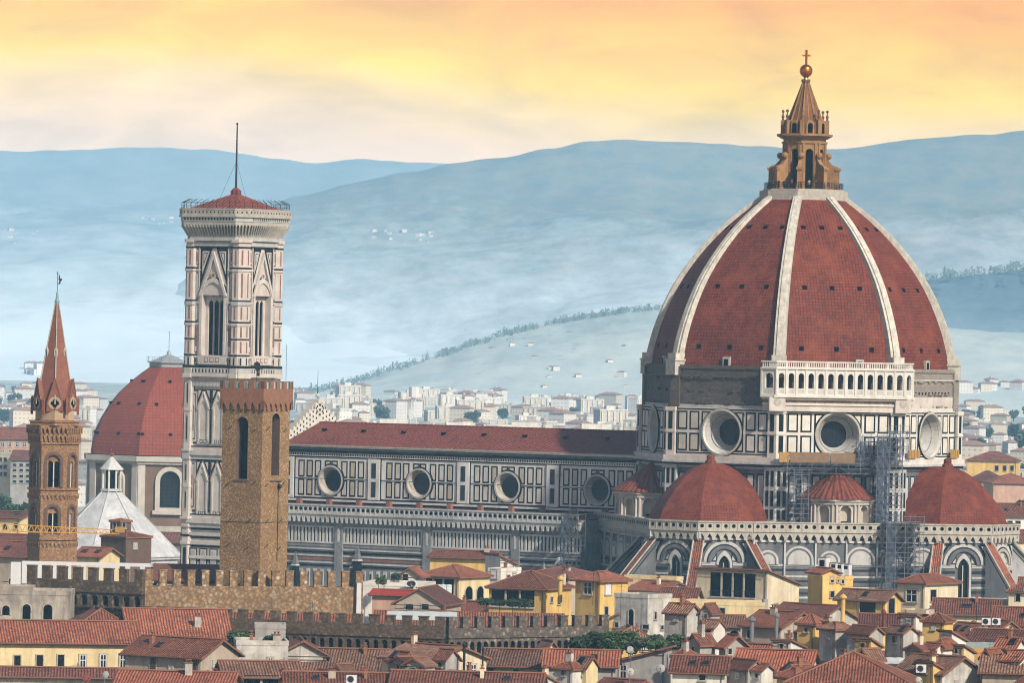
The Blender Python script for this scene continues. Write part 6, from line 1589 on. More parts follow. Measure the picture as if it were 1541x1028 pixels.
# houses packed between those
rr = random.Random(21)
nf = 0; FILLERS = True
FILL = ['plain cream house under a weathered red tiled roof, packed among the other roofs', 'plain beige house under a dark tiled roof, packed among the other roofs', 'plain yellow house under a brown tiled roof, packed among the other roofs', 'plain white house under a red tiled roof, packed among the other roofs']
for Yr in (1012, 975, 930, 888, 850, 818, 785, 752, 720, 697):
    x = -60+rr.uniform(0, 40)
    while x < 1610:
        w = rr.uniform(55, 100); xc = x+w; ye = 1028-(Yr-700)/1.8+rr.uniform(14, 22); j = rr.randrange(4)
        ok = not (xc-w < 925 and 738 < Yr < 842) and not (xc-w < 556 and Yr >= 830) and not (xc-w < 230 and Yr < 760) and not (930 < xc < 1130 and 740 < Yr < 830)
        if Yr > 990 and (xc > 930): ok = False
        if ok and FILLERS and rr.random() < .22:
            th = rr.choice((33, 28, 8, -6, 40)); wi = []
            for q in range(rr.randrange(1, 4)): wi.append(('s', xc-w*(.2+.28*q), ye+11, 6, 10, rr.choice('dbw')))
            H(FILL[j], xc, ye, Yr, w*.8, pl=('cream','beige','yellow','white')[j], roof=('pantile_red','pantile_dark','pantile_brown','pantile_red')[j], th=th, rt=rr.choice(('gx','gx','gy','hip')), dep=rr.uniform(8, 12), rise=rr.uniform(1.2, 2.2), wins=wi, ch=((rr.uniform(.2,.8), .35),) if rr.random() < .7 else (), group='houses packed among the roofs with the label '+('cream','beige','yellow','white')[j])
            nf += 1
        x += w+rr.uniform(0, 18)

# little huts, stair heads and lean-tos rising among the roofs on the right
HUTS = [('white','pantile_red','small white rooftop hut with red tiles among the roofs on the right'),('butter','pantile_brown','small pale yellow rooftop hut with brown tiles among the roofs on the right'),('grey','pantile_dark','small grey rooftop hut with dark tiles among the roofs on the right'),('yellow','pantile_red','small bright yellow rooftop hut with red tiles among the roofs on the right'),('stained','pantile_brown','small stained white stair head with brown tiles among the roofs on the right')]
rr = random.Random(77)
for i in range(44):
    xc = rr.uniform(985, 1545); ye = rr.uniform(918, 1022)
    if i >= 34: xc = rr.uniform(500, 900); ye = rr.uniform(990, 1020)
    Yh = 700+(1028-ye)/1.8-4
    w = rr.uniform(14, 34); we = rr.uniform(8, 22); pl_, rf_, lb_ = HUTS[rr.randrange(5)]
    H(lb_ if xc > 950 else lb_.replace('on the right', 'at the bottom centre'), xc, ye, Yh, w, we, pl=pl_, roof=rf_, th=rr.choice((35,42,50,28)), rt=rr.choice(('gx','gx','gy','shed_n','hip')), rise=rr.uniform(.6,1.1), ov=.3,
      wins=[('s', xc-w*.5, ye+rr.uniform(7,10), 4.5, rr.uniform(6,10), rr.choice('dbw'))], ch=((.5,.5),) if rr.random() < .4 else (), group='rooftop huts: '+lb_.split(' rooftop')[0].split(' stair')[0]+(' right' if xc > 950 else ' centre'))

# ---------------------------------------------------------------- roof clutter
def dish(px, py, Y, d, mat, label, rz=.4):
    c = P(px, py, Y); root = thing('satellite_dish', label, 'satellite dish', (c.x, Y, c.z-d*.9), rz, 'satellite dishes on the roofs')
    m = MB(); m.M = Matrix.Translation((0,0,d*.9)) @ Matrix.Rotation(R(-70),4,'X').inverted() @ Matrix.Rotation(pi,4,'X')
    r = d/2; m.lathe([(0,.0),(r*.5,.05*d),(r*.85,.14*d),(r,.2*d)], 14, mat); m.build('reflector', root, True)
    m = MB(); m.tube((0,.1,-2.5),(0,.1,d*.9),.05,'grey_metal',5); m.tube((0,.05,d*.5),(0,-d*.55,d*.85),.03,'grey_metal',4); m.ball((0,-d*.55,d*.88),.08,'iron',6,4); m.build('mounting', root)
for px, py, Y, d, mt, l in ((157,1016,695,1.0,'plaster_grey','cream satellite dish in front of the long yellow house'),(131,1021,694,1.0,'dull_red','dark red satellite dish at the bottom left'),(948,1011,700,1.0,'plaster_grey','white satellite dish in front of the grey stained house'),
                         (994,1006,715,1.1,'plaster_grey','large white dish on the corner of the grey stained house'),(1079,995,722,1.0,'plaster_grey','pale dish on the white terrace wall'),(1147,994,728,.95,'dull_red','dark red dish on the cream wall house'),(1152,920,925,1.0,'plaster_grey','white dish beside the sloping white side wall'),
                         (1222,934,845,.8,'dull_red','dark red dish on the brown roof of the gabled white house'),(1464,939,820,1.1,'dull_red','dark red dish above the cream gabled house with air conditioners'),(950,978,735,1.0,'plaster_grey','small white dish at the foot of the roof garden'),(548,1010,715,.9,'dull_red','dark red dish on the dull brown red roof'),(1384,1024,695,.9,'plaster_grey','white dish at the bottom edge beside the white gabled house'),(1422,943,838,1.0,'dull_red','dark red dish on the long low brown roof')):
    dish(px, py, Y, d, mt, l, rr.uniform(-.5,.5))
def antenna(px, py, Y, h, label, n=5):
    c = P(px, py, Y); root = thing('roof_aerial', label, 'aerial', (c.x, Y, c.z-h-2), rr.uniform(-.8,.8), 'television aerials on the roofs')
    m = MB(); m.tube((0,0,0),(0,0,h+2),.035,'iron',4)
    z = h+1.7; m.tube((-.9,0,z),(.9,0,z),.025,'iron',4)
    for i in range(n): x = -.8+1.6*i/(n-1); m.tube((x,-.35,z),(x,.35,z),.018,'iron',4); 
    m.tube((-.4,0,z-.6),(.4,0,z-.6),.02,'iron',4); m.build('mast', root)
places = 'long yellow house|beige house|white stained wall|ochre wall|pillared pavilion|dark terrace|tall ochre house|beige block|cream loggia house|rubble wall|gabled front|brown roof|roof garden|grey house|chimney tower|flue house|tall yellow house|pale hipped house|white garden wall|grey gabled house|yellow gable|orange wall|white gable|right corner|dark tiled ridge'.split('|')
ap_ = [(117,998,720),(232,1000,718),(290,955,745),(452,960,735),(470,905,770),(672,880,940),(800,850,920),(893,862,890),(935,880,880),(1045,860,950),(800,985,735),(570,985,735),(946,968,740),(1010,960,738),(1062,925,740),(1195,930,790),(1290,880,900),(1345,860,950),(1480,885,960),(1225,935,795),(1318,940,785),(1490,960,765),(1405,985,715),(1530,985,715),(1470,905,880)]
for (x, y, Y), pl_ in zip(ap_, places): antenna(x, y, Y, rr.uniform(2.2,4), 'thin dark television aerial above the '+pl_)
def ac(px, py, Y, label, rz=0, big=1):
    c = P(px, py, Y); root = thing('air_conditioner', label, 'air conditioner', (c.x, Y, c.z), rz, 'air conditioners on the roofs')
    m = MB(); m.box(-.5*big,.5*big,-.3,.3,-.4*big,.4*big,'white_paint'); m.box(-.45*big,-.3*big,-.28,.28,-.6*big,-.4*big,'iron'); m.box(.3*big,.45*big,-.28,.28,-.6*big,-.4*big,'iron'); m.build('casing', root)
    m = MB(); m.disc(-.1*big,0,.3*big,-.31,'iron',14); m.ring(-.1*big,0,.3*big,-.31,.34*big,-.34,'grey_metal',14); m.build('fan_grille', root)
for i, (x, y, Y, l) in enumerate(((1387,931,926,'air conditioner on the cream lower house'),(1484,936,812,'upper air conditioner on the cream gabled wall'),(1480,950,806,'lower air conditioner on the cream gabled wall'),(1499,936,830,'air conditioner on the low cream house near the right edge'),(1386,1007,712,'boxy air conditioner on the red roof before the white gable'),(617,879,924,'left unit of a pair on the white terrace wall'),(623,879,924,'right unit of a pair on the white terrace wall'),(529,1023,690,'white air conditioner on the bottom red roof'))): ac(x, y, Y, l, 0, 1.2)
def boxvent(px, py, Y, w, h, label):
    c = P(px, py, Y); m = MB(); m.box(-w/2,w/2,-w/2,w/2,-3,h,'white_paint'); m.box(-w/2-.06,w/2+.06,-w/2-.06,w/2+.06,h,h+.1,'grey_metal'); m.box(-w*.3,w*.3,-w/2-.03,-w/2,h*.3,h*.8,'dark_void')
    o = m.build('roof_unit'); o.location = c; o.rotation_euler.z = -.5; tag(o, label, 'roof unit', 'white roof units on the tall yellow house')
for x, y, w, h, l in ((1240,858,1.5,2.0,'largest white roof unit on the tall yellow house'),(1256,858,1.1,1.1,'left one of three small white roof units on the tall yellow house'),(1265,859,1.1,1.1,'middle one of three small white roof units on the tall yellow house'),(1275,860,1.1,1.1,'right one of three small white roof units on the tall yellow house')): boxvent(x, y, 955, w, h, l)
def flue(px, y0, y1, Y, r, mat, label, cap=True):
    a, b = P(px, y1, Y), P(px, y0, Y); m = MB(); m.tube((0,0,-2),(0,0,b.z-a.z),r,mat,10)
    if cap: m.lathe([(r,b.z-a.z),(r*1.7,b.z-a.z+.1),(r*1.7,b.z-a.z+.35),(0,b.z-a.z+.8)],10,mat)
    o = m.build('flue_pipe'); o.location = a; tag(o, label, 'flue pipe', 'flue pipes on the roofs')
flue(1268, 902, 945, 838, .32, 'plaster_yellow', 'thick yellow flue on the gabled white house'); flue(1168, 930, 972, 785, .25, 'grey_metal', 'shiny metal flue right of the red pitched roof'); flue(1131, 936, 972, 790, .3, 'grey_metal', 'short metal flue on the left of the red pitched roof')
flue(1330, 925, 945, 832, .2, 'dull_red', 'red flue before the yellow house with dark openings'); flue(843, 874, 888, 912, .35, 'plaster_yellow', 'round yellow chimney pot on the wide hipped roof'); flue(698, 975, 1020, 716, .16, 'iron', 'tall dark pipe on the gabled front'); flue(726, 982, 1020, 716, .1, 'iron', 'thin dark pipe at the right corner of the gabled front')
flue(1151, 902, 916, 930, .5, 'plaster_grey', 'stout grey chimney by the sloping white wall', False)
# awnings and canvases
def awning(px0, px1, y0, y1, Y, d, mat, label):
    a, b, c = P(px0, y0, Y+d), P(px1, y0, Y+d), P(px0, y1, Y); m = MB(); n = 8
    for i in range(n):
        x0, x1 = (b.x-a.x)*i/n, (b.x-a.x)*(i+1)/n; s = .06*(i % 2)
        m.face([(x0,-d,c.z-a.z+s),(x1,-d,c.z-a.z+.06-s),(x1,0,.06-s),(x0,0,s)], mat); m.face([(x0,-d,c.z-a.z+s-.3),(x1,-d,c.z-a.z-.3+.06-s),(x1,-d,c.z-a.z+.06-s),(x0,-d,c.z-a.z+s)], mat)
    for x in (.05, b.x-a.x-.05): m.tube((x,-d,c.z-a.z-2.5),(x,-d,c.z-a.z),.05,'grey_metal',4)
    o = m.build('awning'); o.location = a; tag(o, label, 'awning')
awning(583, 688, 920, 930, 792, 4, 'awning_white', 'pale glass awning behind the battlements of the grimy wall')
awning(645, 680, 880, 900, 955, 3, 'awning_white', 'white awning seen through the pillared pavilion')
awning(1353, 1388, 964, 972, 792, 2, 'orange_cloth', 'orange red canvas awning near the yellow gabled house')
awning(1410, 1520, 966, 975, 775, 2, 'green_netting', 'pale green netting along the orange terrace wall')
awning(735, 765, 1015, 1022, 712, 2, 'lead_roof', 'grey sheet metal roof right of the gabled front')
awning(1320, 1372, 990, 996, 735, 1.5, 'awning_white', 'cream striped awning on the lower right roofs')
# stone finial with scrolls
def finial():
    c = P(1396, 992, 760); root = thing('stone_finial', 'carved grey stone church finial with scrolls and crown rising among the roofs', 'finial', (c.x, 760, 0), -.3)
    z = c.z; m = MB(); m.box(-3.2,3.2,-1,1,0,z,'rib_stone'); m.box(-1.7,1.7,-1,1,z,z+.5,'rib_stone'); m.build('pediment', root)
    m = MB(); m.lathe([(1.2,z+.3),(.8,z+.8),(.75,z+1.3),(.95,z+1.8),(1.2,z+2.3),(1.25,z+2.8),(1.0,z+2.9),(.6,z+2.7)], 12, 'rib_stone')
    for i in range(9): a = 2*pi*i/9; m.ball((1.15*cos(a),1.15*sin(a),z+2.95),.2,'rib_stone',6,4)
    m.build('crown', root, False)
    for s in (-1,1):
        m = MB(); pts = [(s*.9,z+1.5),(s*1.4,z+1.2),(s*1.9,z+.6),(s*2.6,z+.4),(s*2.9,z+.7),(s*2.6,z+1.0)]
        for p, q in zip(pts, pts[1:]): m.tube((p[0],-.2,p[1]),(q[0],-.2,q[1]),.28,'rib_stone',6)
        m.ball((s*1.0,-.7,z+1.1),.45,'rib_stone',8,6); m.ball((s*.5,-.8,z+.7),.35,'rib_stone',8,6)
        m.build('scroll', root)
finial()
# ---------------------------------------------------------------- plants and trees
def leaf_cloud(blobs, n, size, mat, seed):
    """many small leaf faces spread through a few overlapping clumps, denser at the skins"""
    r = random.Random(seed); mb = MB(); tot = sum(b[3]*b[4]*b[5] for b in blobs)
    for bx, by, bz, rx, ry, rz in blobs:
        for _ in range(max(12, int(n*(rx*ry*rz)/tot))):
            d = Vector((r.gauss(0,1), r.gauss(0,1), r.gauss(0,1))); d.normalize(); k = r.random()**.45
            k *= 1+.18*sin(5*d.x+bx)*sin(4*d.z+bz*2)
            c = Vector((bx+d.x*rx*k, by+d.y*ry*k, bz+d.z*rz*k)); s = size*r.uniform(.6,1.4)
            u = Vector((r.gauss(0,1), r.gauss(0,1), r.gauss(0,.6))).normalized(); v = u.orthogonal().normalized(); v = (v+u.cross(v)*r.uniform(-1,1)).normalized()
            mb.face([c-u*s, c+v*s*.5, c+u*s, c-v*s*.55], mat)
    return mb
def bush(px0, px1, y0, y1, Y, mat, label, seed, n=900, cat='shrub', name='shrub', dy=1.5):
    a, b = P(px0, y1, Y), P(px1, y0, Y); w = b.x-a.x; h = P((px0+px1)/2, y0, Y).z-P((px0+px1)/2, y1, Y).z; r = random.Random(seed); bl = []
    k = max(2, int(w/1.6))
    for i in range(k):
        rh = h*r.uniform(.26,.60); bl.append((w*(i+.5)/k+r.uniform(-.2,.2), r.uniform(-.5,.5), h*.45+r.uniform(-.1,.12)*h, w/k*.72, dy, rh))
    root = thing(name, label, cat, (a.x, Y, P((px0+px1)/2, y1, Y).z))
    leaf_cloud(bl, int(n*1.5), .24, mat, seed).build('crown', root)
    m = MB()
    for bx, by, bz, *_ in bl: m.tube((bx,by,-1.5),(bx+.1,by,bz),.07,'bark',5,.03)
    m.build('stem', root)
bush(858, 908, 949, 984, 752, 'leaf_dark', 'dark green shrub at the left end of the roof garden', 1, 1500)
bush(905, 962, 947, 980, 750, 'leaf_green', 'leafy green shrub in the middle of the roof garden below the beige block', 2, 1600)
bush(955, 1000, 955, 980, 747, 'leaf_grey', 'grey green bushy shrub in the roof garden', 3, 1100)
bush(975, 1000, 962, 978, 742, 'leaf_green', 'small bright green shrub in the roof garden', 4, 600)
bush(1004, 1050, 956, 983, 750, 'leaf_green', 'green hedge at the right end of the roof garden', 5, 1300)
bush(343, 373, 949, 966, 748, 'leaf_green', 'green terrace shrub left of the white stained wall', 6, 600)
bush(402, 418, 955, 965, 745, 'leaf_dark', 'small dark pot shrub on the grey rooftop block', 7, 250)
bush(1009, 1027, 927, 941, 872, 'leaf_dark', 'dark pot tree on the terrace right of the beige block', 8, 300)
bush(722, 800, 900, 913, 908, 'leaf_dark', 'row of dark terrace plants under the wide hipped roof', 9, 900)
bush(566, 580, 866, 879, 922, 'leaf_green', 'small green plant on the white terrace', 10, 200)
bush(590, 602, 862, 873, 935, 'leaf_dark', 'dark climbing plant beside the tiny white hut', 11, 200)
bush(1522, 1534, 985, 1004, 745, 'leaf_green', 'green climbing plant on the clutter terrace near the right edge', 12, 300)
# trees of the town, one crown and trunk shared per kind
def tree_meshes(seed, mat, h=11, w=5.2, n=1100):
    r = random.Random(seed); bl = [(0,0,h*.62,w*.7,w*.7,h*.3)]
    for i in range(9): a = r.uniform(0,6.3); d = w*r.uniform(.3,.62); bl.append((d*cos(a),d*sin(a),h*r.uniform(.42,.86),w*r.uniform(.28,.45),w*r.uniform(.28,.45),h*r.uniform(.12,.2)))
    cm = leaf_cloud(bl, n, .75, mat, seed).mesh('crown'); t = MB(); t.tube((0,0,0),(0,0,h*.5),.45,'bark',6,.25)
    for b in bl[1:6]: t.tube((0,0,h*.35),(b[0]*.8,b[1]*.8,b[2]),.2,'bark',5,.06)
    return cm, t.mesh('trunk')
TK = [tree_meshes(31,'leaf_dark'), tree_meshes(32,'leaf_green'), tree_meshes(33,'leaf_grey', 9, 5)]
def tree(x, Y, k, label, sc=1, group=None, z=0):
    root = thing('tree', label, 'tree', (x, Y, z), x*.37 % 6.28, group); share(TK[k][0], 'crown', root, scale=sc); share(TK[k][1], 'trunk', root, scale=sc)
rr = random.Random(11)
for i in range(26):
    Y = rr.uniform(1560, 1800); px = rr.uniform(1462, 1600); x = P(px, 740, Y).x
    tree(x, Y, (0,1,0)[i % 3], 'broad green tree in the belt right of the cathedral', rr.uniform(1.0,1.6), 'trees right of the cathedral')
for i in range(20):
    Y = rr.uniform(1480, 1700); px = rr.uniform(-60, 62); x = P(px, 740, Y).x
    tree(x, Y, (0,2,1)[i % 3], 'dusty green tree in the belt behind the slender bell tower', rr.uniform(.9,1.4), 'trees behind the slender bell tower')

# ---------------------------------------------------------------- houses of the middle distance
H('yellow house with grey shutters right of the big dome', 1530, 694, 2050, 75, 10, pl='yellow', roof='pantile_red', th=10, dep=14, rt='hip', rise=3, wins=[('s',1500,705,5,8,'d'),('s',1512,705,5,8,'d'),('s',1523,705,5,8,'d')])
H('low villa with dull red hipped roof in front of the yellow house', 1502, 724, 1850, 46, pl='beige', roof='pantile_dark', th=15, dep=14, rt='hip', rise=3)
H('long house with red roof at the right edge among the trees', 1560, 728, 1820, 65, pl='rose', roof='pantile_red', th=-8, dep=14, rt='hip', rise=3)
H('white house with red roof and chimney right of the right apse', 1562, 778, 1480, 58, pl='white', roof='pantile_red', th=-6, dep=12, rt='gx', rise=3, wins=[('s',1520,788,7,7,'d'),('s',1532,788,7,7,'d')], ch=((.35,.4),))
H('low house with brown roof and cream wall right of the right apse', 1570, 815, 1300, 60, pl='cream', roof='pantile_dark', th=-6, dep=12, rt='gx', rise=2.2, wins=[('s',1530,826,7,8,'d')])
H('house with orange red roof and white wall at the right edge, near the buttress', 1570, 862, 1180, 50, pl='rose', roof='pantile_red', th=-5, dep=12, rt='gx', rise=2.4)
H('pink apartment house with red roof and green shutters at the left edge', 52, 661, 1900, 90, pl='rose', roof='pantile_red', th=6, dep=14, rt='gx', rise=3.4, wins=[('s',x,y,5,7,'w') for x in (4,15,26,37,47) for y in (669,681)])
H('grey apartment house with balconies below the pink apartment house', 48, 692, 1820, 32, pl='grey', roof='pantile_dark', th=6, dep=12, rt='gx', rise=2.6, wins=[('s',x,y,6,4,'d') for x in (22,32,42) for y in (700,708,717,725)])
H('cream corner apartment house at the left edge', 17, 682, 1830, 70, 8, pl='cream', roof='pantile_dark', th=30, rt='flat', wins=[('s',x,y,5,6,'d') for x in (1,8) for y in (692,703,714)])
# ---------------------------------------------------------------- the far town
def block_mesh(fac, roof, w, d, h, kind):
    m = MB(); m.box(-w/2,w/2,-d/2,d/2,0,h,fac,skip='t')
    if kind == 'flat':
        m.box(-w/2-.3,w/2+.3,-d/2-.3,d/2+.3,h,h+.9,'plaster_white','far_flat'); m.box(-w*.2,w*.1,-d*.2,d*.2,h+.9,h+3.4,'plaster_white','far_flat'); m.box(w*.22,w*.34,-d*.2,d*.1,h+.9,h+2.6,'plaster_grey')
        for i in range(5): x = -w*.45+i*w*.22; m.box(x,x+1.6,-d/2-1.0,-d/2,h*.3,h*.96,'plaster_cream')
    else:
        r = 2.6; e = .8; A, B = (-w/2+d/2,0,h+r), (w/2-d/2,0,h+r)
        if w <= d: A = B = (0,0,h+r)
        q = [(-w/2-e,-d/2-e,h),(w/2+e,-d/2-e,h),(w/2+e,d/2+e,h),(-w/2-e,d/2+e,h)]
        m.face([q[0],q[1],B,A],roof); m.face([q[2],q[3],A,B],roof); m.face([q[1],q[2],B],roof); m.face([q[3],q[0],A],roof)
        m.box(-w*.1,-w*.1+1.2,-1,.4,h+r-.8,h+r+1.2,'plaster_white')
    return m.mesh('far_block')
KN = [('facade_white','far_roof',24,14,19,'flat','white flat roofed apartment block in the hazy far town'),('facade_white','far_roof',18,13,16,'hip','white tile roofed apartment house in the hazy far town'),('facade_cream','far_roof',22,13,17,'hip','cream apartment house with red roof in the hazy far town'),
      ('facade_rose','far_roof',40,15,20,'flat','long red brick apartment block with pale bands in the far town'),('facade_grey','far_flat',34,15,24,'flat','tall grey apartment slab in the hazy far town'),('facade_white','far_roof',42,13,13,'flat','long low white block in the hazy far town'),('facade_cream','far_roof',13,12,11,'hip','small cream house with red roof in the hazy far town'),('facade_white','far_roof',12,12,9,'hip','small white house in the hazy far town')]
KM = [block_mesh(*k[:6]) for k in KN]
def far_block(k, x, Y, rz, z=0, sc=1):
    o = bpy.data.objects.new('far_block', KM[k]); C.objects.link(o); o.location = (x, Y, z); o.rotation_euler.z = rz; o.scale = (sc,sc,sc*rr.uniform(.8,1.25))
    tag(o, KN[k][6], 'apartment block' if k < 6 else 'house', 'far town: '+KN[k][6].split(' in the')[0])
rr = random.Random(3); cnt = 0
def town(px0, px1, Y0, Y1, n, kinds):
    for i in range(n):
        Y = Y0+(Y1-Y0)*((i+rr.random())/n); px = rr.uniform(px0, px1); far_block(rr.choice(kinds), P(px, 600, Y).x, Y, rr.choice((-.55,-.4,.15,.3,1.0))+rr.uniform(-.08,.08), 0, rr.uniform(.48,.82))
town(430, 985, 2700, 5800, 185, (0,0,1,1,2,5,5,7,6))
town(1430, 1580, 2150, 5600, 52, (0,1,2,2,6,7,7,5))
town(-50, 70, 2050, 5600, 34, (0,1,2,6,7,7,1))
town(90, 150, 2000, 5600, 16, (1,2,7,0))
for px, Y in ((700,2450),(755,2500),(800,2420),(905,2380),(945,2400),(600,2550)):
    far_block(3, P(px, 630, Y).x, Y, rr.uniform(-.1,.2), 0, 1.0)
for i in range(60):
    Y = rr.uniform(2300, 5300); px = rr.choice((rr.uniform(440,980), rr.uniform(1440,1560), rr.uniform(-30,60)))
    tree(P(px,600,Y).x, Y, 2, 'dark rounded tree between the hazy far blocks', rr.uniform(.9,1.5), 'trees of the far town')
# a lattice mast and cranes over the roofs
def mast(px, ytop, Y, label):
    c = P(px, 640, Y); top = P(px, ytop, Y).z; root = thing('lattice_mast', label, 'mast', (c.x, Y, 0)); m = MB(); n = 16
    for i in range(n):
        z0, z1 = top*i/n, top*(i+1)/n; w0, w1 = 2.2-1.5*i/n, 2.2-1.5*(i+1)/n
        for a, b in ((-1,-1),(1,-1),(1,1),(-1,1)): m.tube((a*w0,b*w0,z0),(a*w1,b*w1,z1),.16,'white_paint',4)
        m.tube((-w0,-w0,z0),(w1,-w1,z1),.11,'white_paint',4); m.tube((w0,-w0,z0),(-w1,-w1,z1),.11,'white_paint',4); m.tube((-w1,-w1,z1),(w1,-w1,z1),.11,'white_paint',4)
    m.build('lattice', root)
    m = MB(); m.prism(octa(2.2), top-1, top+3, 'white_paint'); m.build('head', root)
mast(622, 594, 2300, 'pale lattice light mast rising over the nave roof')
# ---------------------------------------------------------------- hills
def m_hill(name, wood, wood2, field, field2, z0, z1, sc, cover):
    """woods, scrub and fields, woods thicker uphill; the pale bluish foot paints in valley haze"""
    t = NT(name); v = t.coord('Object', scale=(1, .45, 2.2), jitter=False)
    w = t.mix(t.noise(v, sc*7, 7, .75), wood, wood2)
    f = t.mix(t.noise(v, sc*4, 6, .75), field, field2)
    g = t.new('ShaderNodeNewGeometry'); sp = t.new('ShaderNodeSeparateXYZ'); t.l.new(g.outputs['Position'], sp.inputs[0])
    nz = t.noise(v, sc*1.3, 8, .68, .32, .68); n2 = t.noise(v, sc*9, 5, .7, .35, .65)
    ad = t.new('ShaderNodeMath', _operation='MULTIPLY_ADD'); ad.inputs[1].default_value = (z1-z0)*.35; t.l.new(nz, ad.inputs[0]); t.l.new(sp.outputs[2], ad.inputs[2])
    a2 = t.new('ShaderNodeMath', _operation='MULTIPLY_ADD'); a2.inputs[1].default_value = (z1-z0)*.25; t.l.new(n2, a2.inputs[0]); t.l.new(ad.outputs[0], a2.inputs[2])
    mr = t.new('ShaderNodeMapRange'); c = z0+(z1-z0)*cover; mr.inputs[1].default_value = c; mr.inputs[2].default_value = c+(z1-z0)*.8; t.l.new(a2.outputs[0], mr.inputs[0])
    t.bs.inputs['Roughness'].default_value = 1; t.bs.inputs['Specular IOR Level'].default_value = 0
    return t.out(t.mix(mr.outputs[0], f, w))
m_hill('hill_far', (.12,.16,.18), (.17,.21,.22), (.42,.48,.51), (.47,.52,.54), 70, 330, .0012, .3)  # pale bluish tones of these hills carry part of the haze
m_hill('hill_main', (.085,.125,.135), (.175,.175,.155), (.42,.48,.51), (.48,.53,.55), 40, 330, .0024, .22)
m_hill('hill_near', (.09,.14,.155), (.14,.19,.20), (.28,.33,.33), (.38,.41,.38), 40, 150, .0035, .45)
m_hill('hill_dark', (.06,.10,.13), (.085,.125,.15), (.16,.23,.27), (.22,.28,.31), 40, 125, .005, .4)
import mathutils.noise as MN
def ridge(pts, x):
    if x <= pts[0][0]: return pts[0][1]
    for (a,ya),(b,yb) in zip(pts, pts[1:]):
        if x <= b: t = (x-a)/(b-a); t = t*t*(3-2*t)*.5+t*.5; return ya+(yb-ya)*t
    return pts[-1][1]
def hill(pts, Yr, Yf, Yb, mat, label, x0, x1, rough, name='hills', nx=220, ny=40):
    mb = MB(); me_v = []; me_f = []
    for j in range(ny+1):
        t = j/ny
        for i in range(nx+1):
            px = x0+(x1-x0)*i/nx; top = P(px, ridge(pts, px), Yr); X = (px-770.5)/F*Yr
            if t < .7: s = t/.7; Y = Yf+(Yr-Yf)*s; k = s**1.25
            else: s = (t-.7)/.3; Y = Yr+(Yb-Yr)*s; k = 1-s*s*.9
            nz = MN.fractal(Vector((X/900, Y/900, Yr)), 1.0, 2.1, 6)*rough*min(1, s*3 if t < .7 else 1-s)*(1 if abs(t-.7) > .03 else .45)
            me_v.append((X, Y, max(-2, top.z*k+nz*top.z*(.25+.75*(1-k)) + MN.noise(Vector((X/45, Y/60, 3)))*3.0*min(1,k*2) - 1*(k < .02))))
    for j in range(ny):
        for i in range(nx):
            a = j*(nx+1)+i; me_f.append((a, a+1, a+nx+2, a+nx+1))
    me = bpy.data.meshes.new(name); me.from_pydata(me_v, [], me_f); me.materials.append(MATS[mat]); me.polygons.foreach_set('use_smooth', [True]*len(me_f))
    o = bpy.data.objects.new(name, me); C.objects.link(o); tag(o, label, kind='structure'); return o
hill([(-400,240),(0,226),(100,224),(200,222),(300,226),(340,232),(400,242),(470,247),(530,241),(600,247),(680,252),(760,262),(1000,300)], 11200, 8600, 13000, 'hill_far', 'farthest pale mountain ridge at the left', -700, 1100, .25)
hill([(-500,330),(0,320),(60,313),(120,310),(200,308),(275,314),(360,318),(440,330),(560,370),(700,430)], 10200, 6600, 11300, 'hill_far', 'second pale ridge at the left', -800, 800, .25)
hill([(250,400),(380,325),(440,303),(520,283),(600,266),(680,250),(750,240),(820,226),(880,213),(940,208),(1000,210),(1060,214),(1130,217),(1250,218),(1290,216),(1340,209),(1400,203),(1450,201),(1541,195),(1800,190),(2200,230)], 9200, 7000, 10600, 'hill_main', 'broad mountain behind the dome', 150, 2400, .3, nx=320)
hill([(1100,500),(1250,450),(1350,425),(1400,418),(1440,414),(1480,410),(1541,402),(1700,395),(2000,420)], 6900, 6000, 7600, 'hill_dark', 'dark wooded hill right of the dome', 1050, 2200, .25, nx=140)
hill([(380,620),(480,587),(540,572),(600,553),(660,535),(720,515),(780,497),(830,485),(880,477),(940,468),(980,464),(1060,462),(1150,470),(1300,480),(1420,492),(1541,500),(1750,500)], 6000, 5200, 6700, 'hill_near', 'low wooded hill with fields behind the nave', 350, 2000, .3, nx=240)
# woods along the crests: cypress and pine crowns
def woods(pts, Yr, x0, x1, n, label, hmin, hmax, seed, spread=120, down=0):
    r = random.Random(seed); mb = MB()
    for i in range(n):
        px = r.uniform(x0, x1)
        if MN.noise(Vector((px*.03, seed, 0))) < -.15 and r.random() < .6: continue
        dd = r.random()**2*spread; Y = Yr-dd-down*r.random(); top = P(px, ridge(pts, px), Yr); X = top.x+r.uniform(-5,5); k = ((Y-(Yr-down-spread-700))/(down+spread+700)) if down else 1
        z = top.z*(.985 if not down else max(.05, k))-1; h = r.uniform(hmin, hmax)*(.7+.6*MN.noise(Vector((px*.06, 5, seed)))+.2)
        slim = r.random() < .3; wd = h*(.16 if slim else r.uniform(.45, .75)); hh = h*(1.25 if slim else 1)
        for q in range(16):
            a = r.uniform(0, 6.283); f = r.random(); rad = wd*sqrt(r.random())*sqrt(max(.05, 1-(2*f-1)**2)); c = Vector((X+rad*cos(a), Y+rad*sin(a), z+hh*f)); e = h*r.uniform(.10, .2)
            u = Vector((r.gauss(0,1), r.gauss(0,1), r.gauss(0,1))).normalized(); v = u.orthogonal().normalized()
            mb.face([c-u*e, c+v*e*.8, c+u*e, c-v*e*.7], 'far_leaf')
    tag(mb.build('woods'), label, kind='stuff')
near = [(380,620),(480,587),(540,572),(600,553),(660,535),(720,515),(780,497),(830,485),(880,477),(940,468),(980,464),(1060,462),(1150,470),(1300,480),(1420,492),(1541,500),(1750,500)]
woods(near, 6000, 470, 990, 900, 'woods along the low hill behind the nave', 2.5, 6.5, 1, 500)
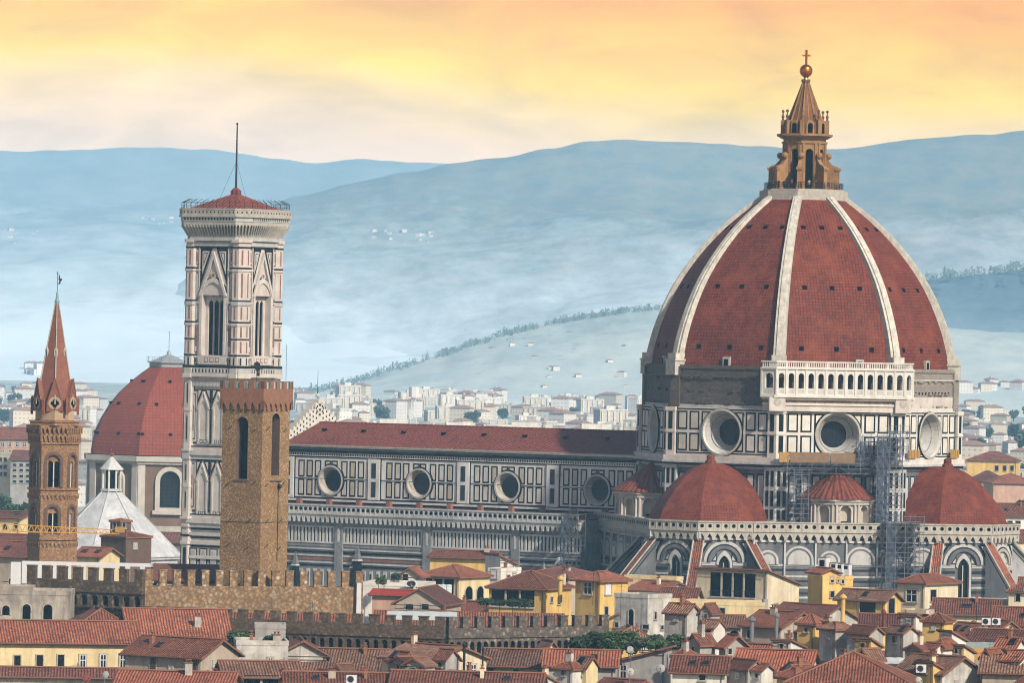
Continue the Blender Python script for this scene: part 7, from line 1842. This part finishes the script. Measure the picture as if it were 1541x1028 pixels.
woods([(1400,418),(1440,414),(1480,410),(1541,402),(1600,400)], 6900, 1395, 1600, 200, 'woods along the dark hill right of the dome', 5, 11, 2, 120)
# villas on the slopes
rr = random.Random(8)
def ray_hit(px, py):
    dg = bpy.context.evaluated_depsgraph_get(); o = Vector((0,0,ZC)); d = (P(px,py,5000)-o).normalized()
    for ob in HILLS:
        ok, loc, *_ = ob.ray_cast(o, d)
        if ok: return loc
HILLS = [o for o in bpy.data.objects if o.name.startswith('hills')]
HILLS.sort(key=lambda o: min(v.co.y for v in o.data.vertices))
bpy.context.view_layer.update()
def villas(n, x0, x1, y0, y1, where, sc):
    for i in range(n):
        l = ray_hit(rr.uniform(x0,x1), rr.uniform(y0,y1))
        if l is None: continue
        k = rr.choice((6,7,7,1)); o = bpy.data.objects.new('villa', KM[k]); C.objects.link(o); o.location = (l.x,l.y,l.z-2); o.rotation_euler.z = rr.uniform(-.6,.6); o.scale = (sc*rr.uniform(.8,1.4),)*3
        tag(o, ('cream' if k == 6 else 'white')+' villa with red roof on the '+where, 'villa', 'villas on the '+where+(' cream' if k == 6 else ''))
villas(8, 1445, 1541, 572, 592, 'lower slope right of the dome', .8)
villas(22, 545, 665, 346, 368, 'broad mountain above the nave', .3)
villas(10, 210, 262, 327, 337, 'left ridge by the bell tower', .3)
villas(10, 0, 60, 345, 370, 'second ridge at the left edge', .3)
villas(18, 640, 975, 510, 588, 'low hill behind the nave', .35)
villas(5, 25, 65, 552, 570, 'plain beyond the slender bell tower', .8)
# ---------------------------------------------------------------- haze
def haze():
    m = bpy.data.materials.new('haze_air'); m.use_nodes = True; nt = m.node_tree; nt.nodes.clear()
    out = nt.nodes.new('ShaderNodeOutputMaterial'); v = nt.nodes.new('ShaderNodeVolumePrincipled')
    v.inputs['Color'].default_value = HAZE_COLOR; v.inputs['Density'].default_value = HAZE_DENSITY; v.inputs['Anisotropy'].default_value = HAZE_G
    nt.links.new(v.outputs[0], out.inputs['Volume'])
    MATS['haze_air'] = m
    mb = MB(); mb.box(-6000, 6000, -400, 14500, -4.0, 428, 'haze_air'); tag(mb.build('haze'), 'pale blue summer haze filling the valley', kind='stuff')
haze()
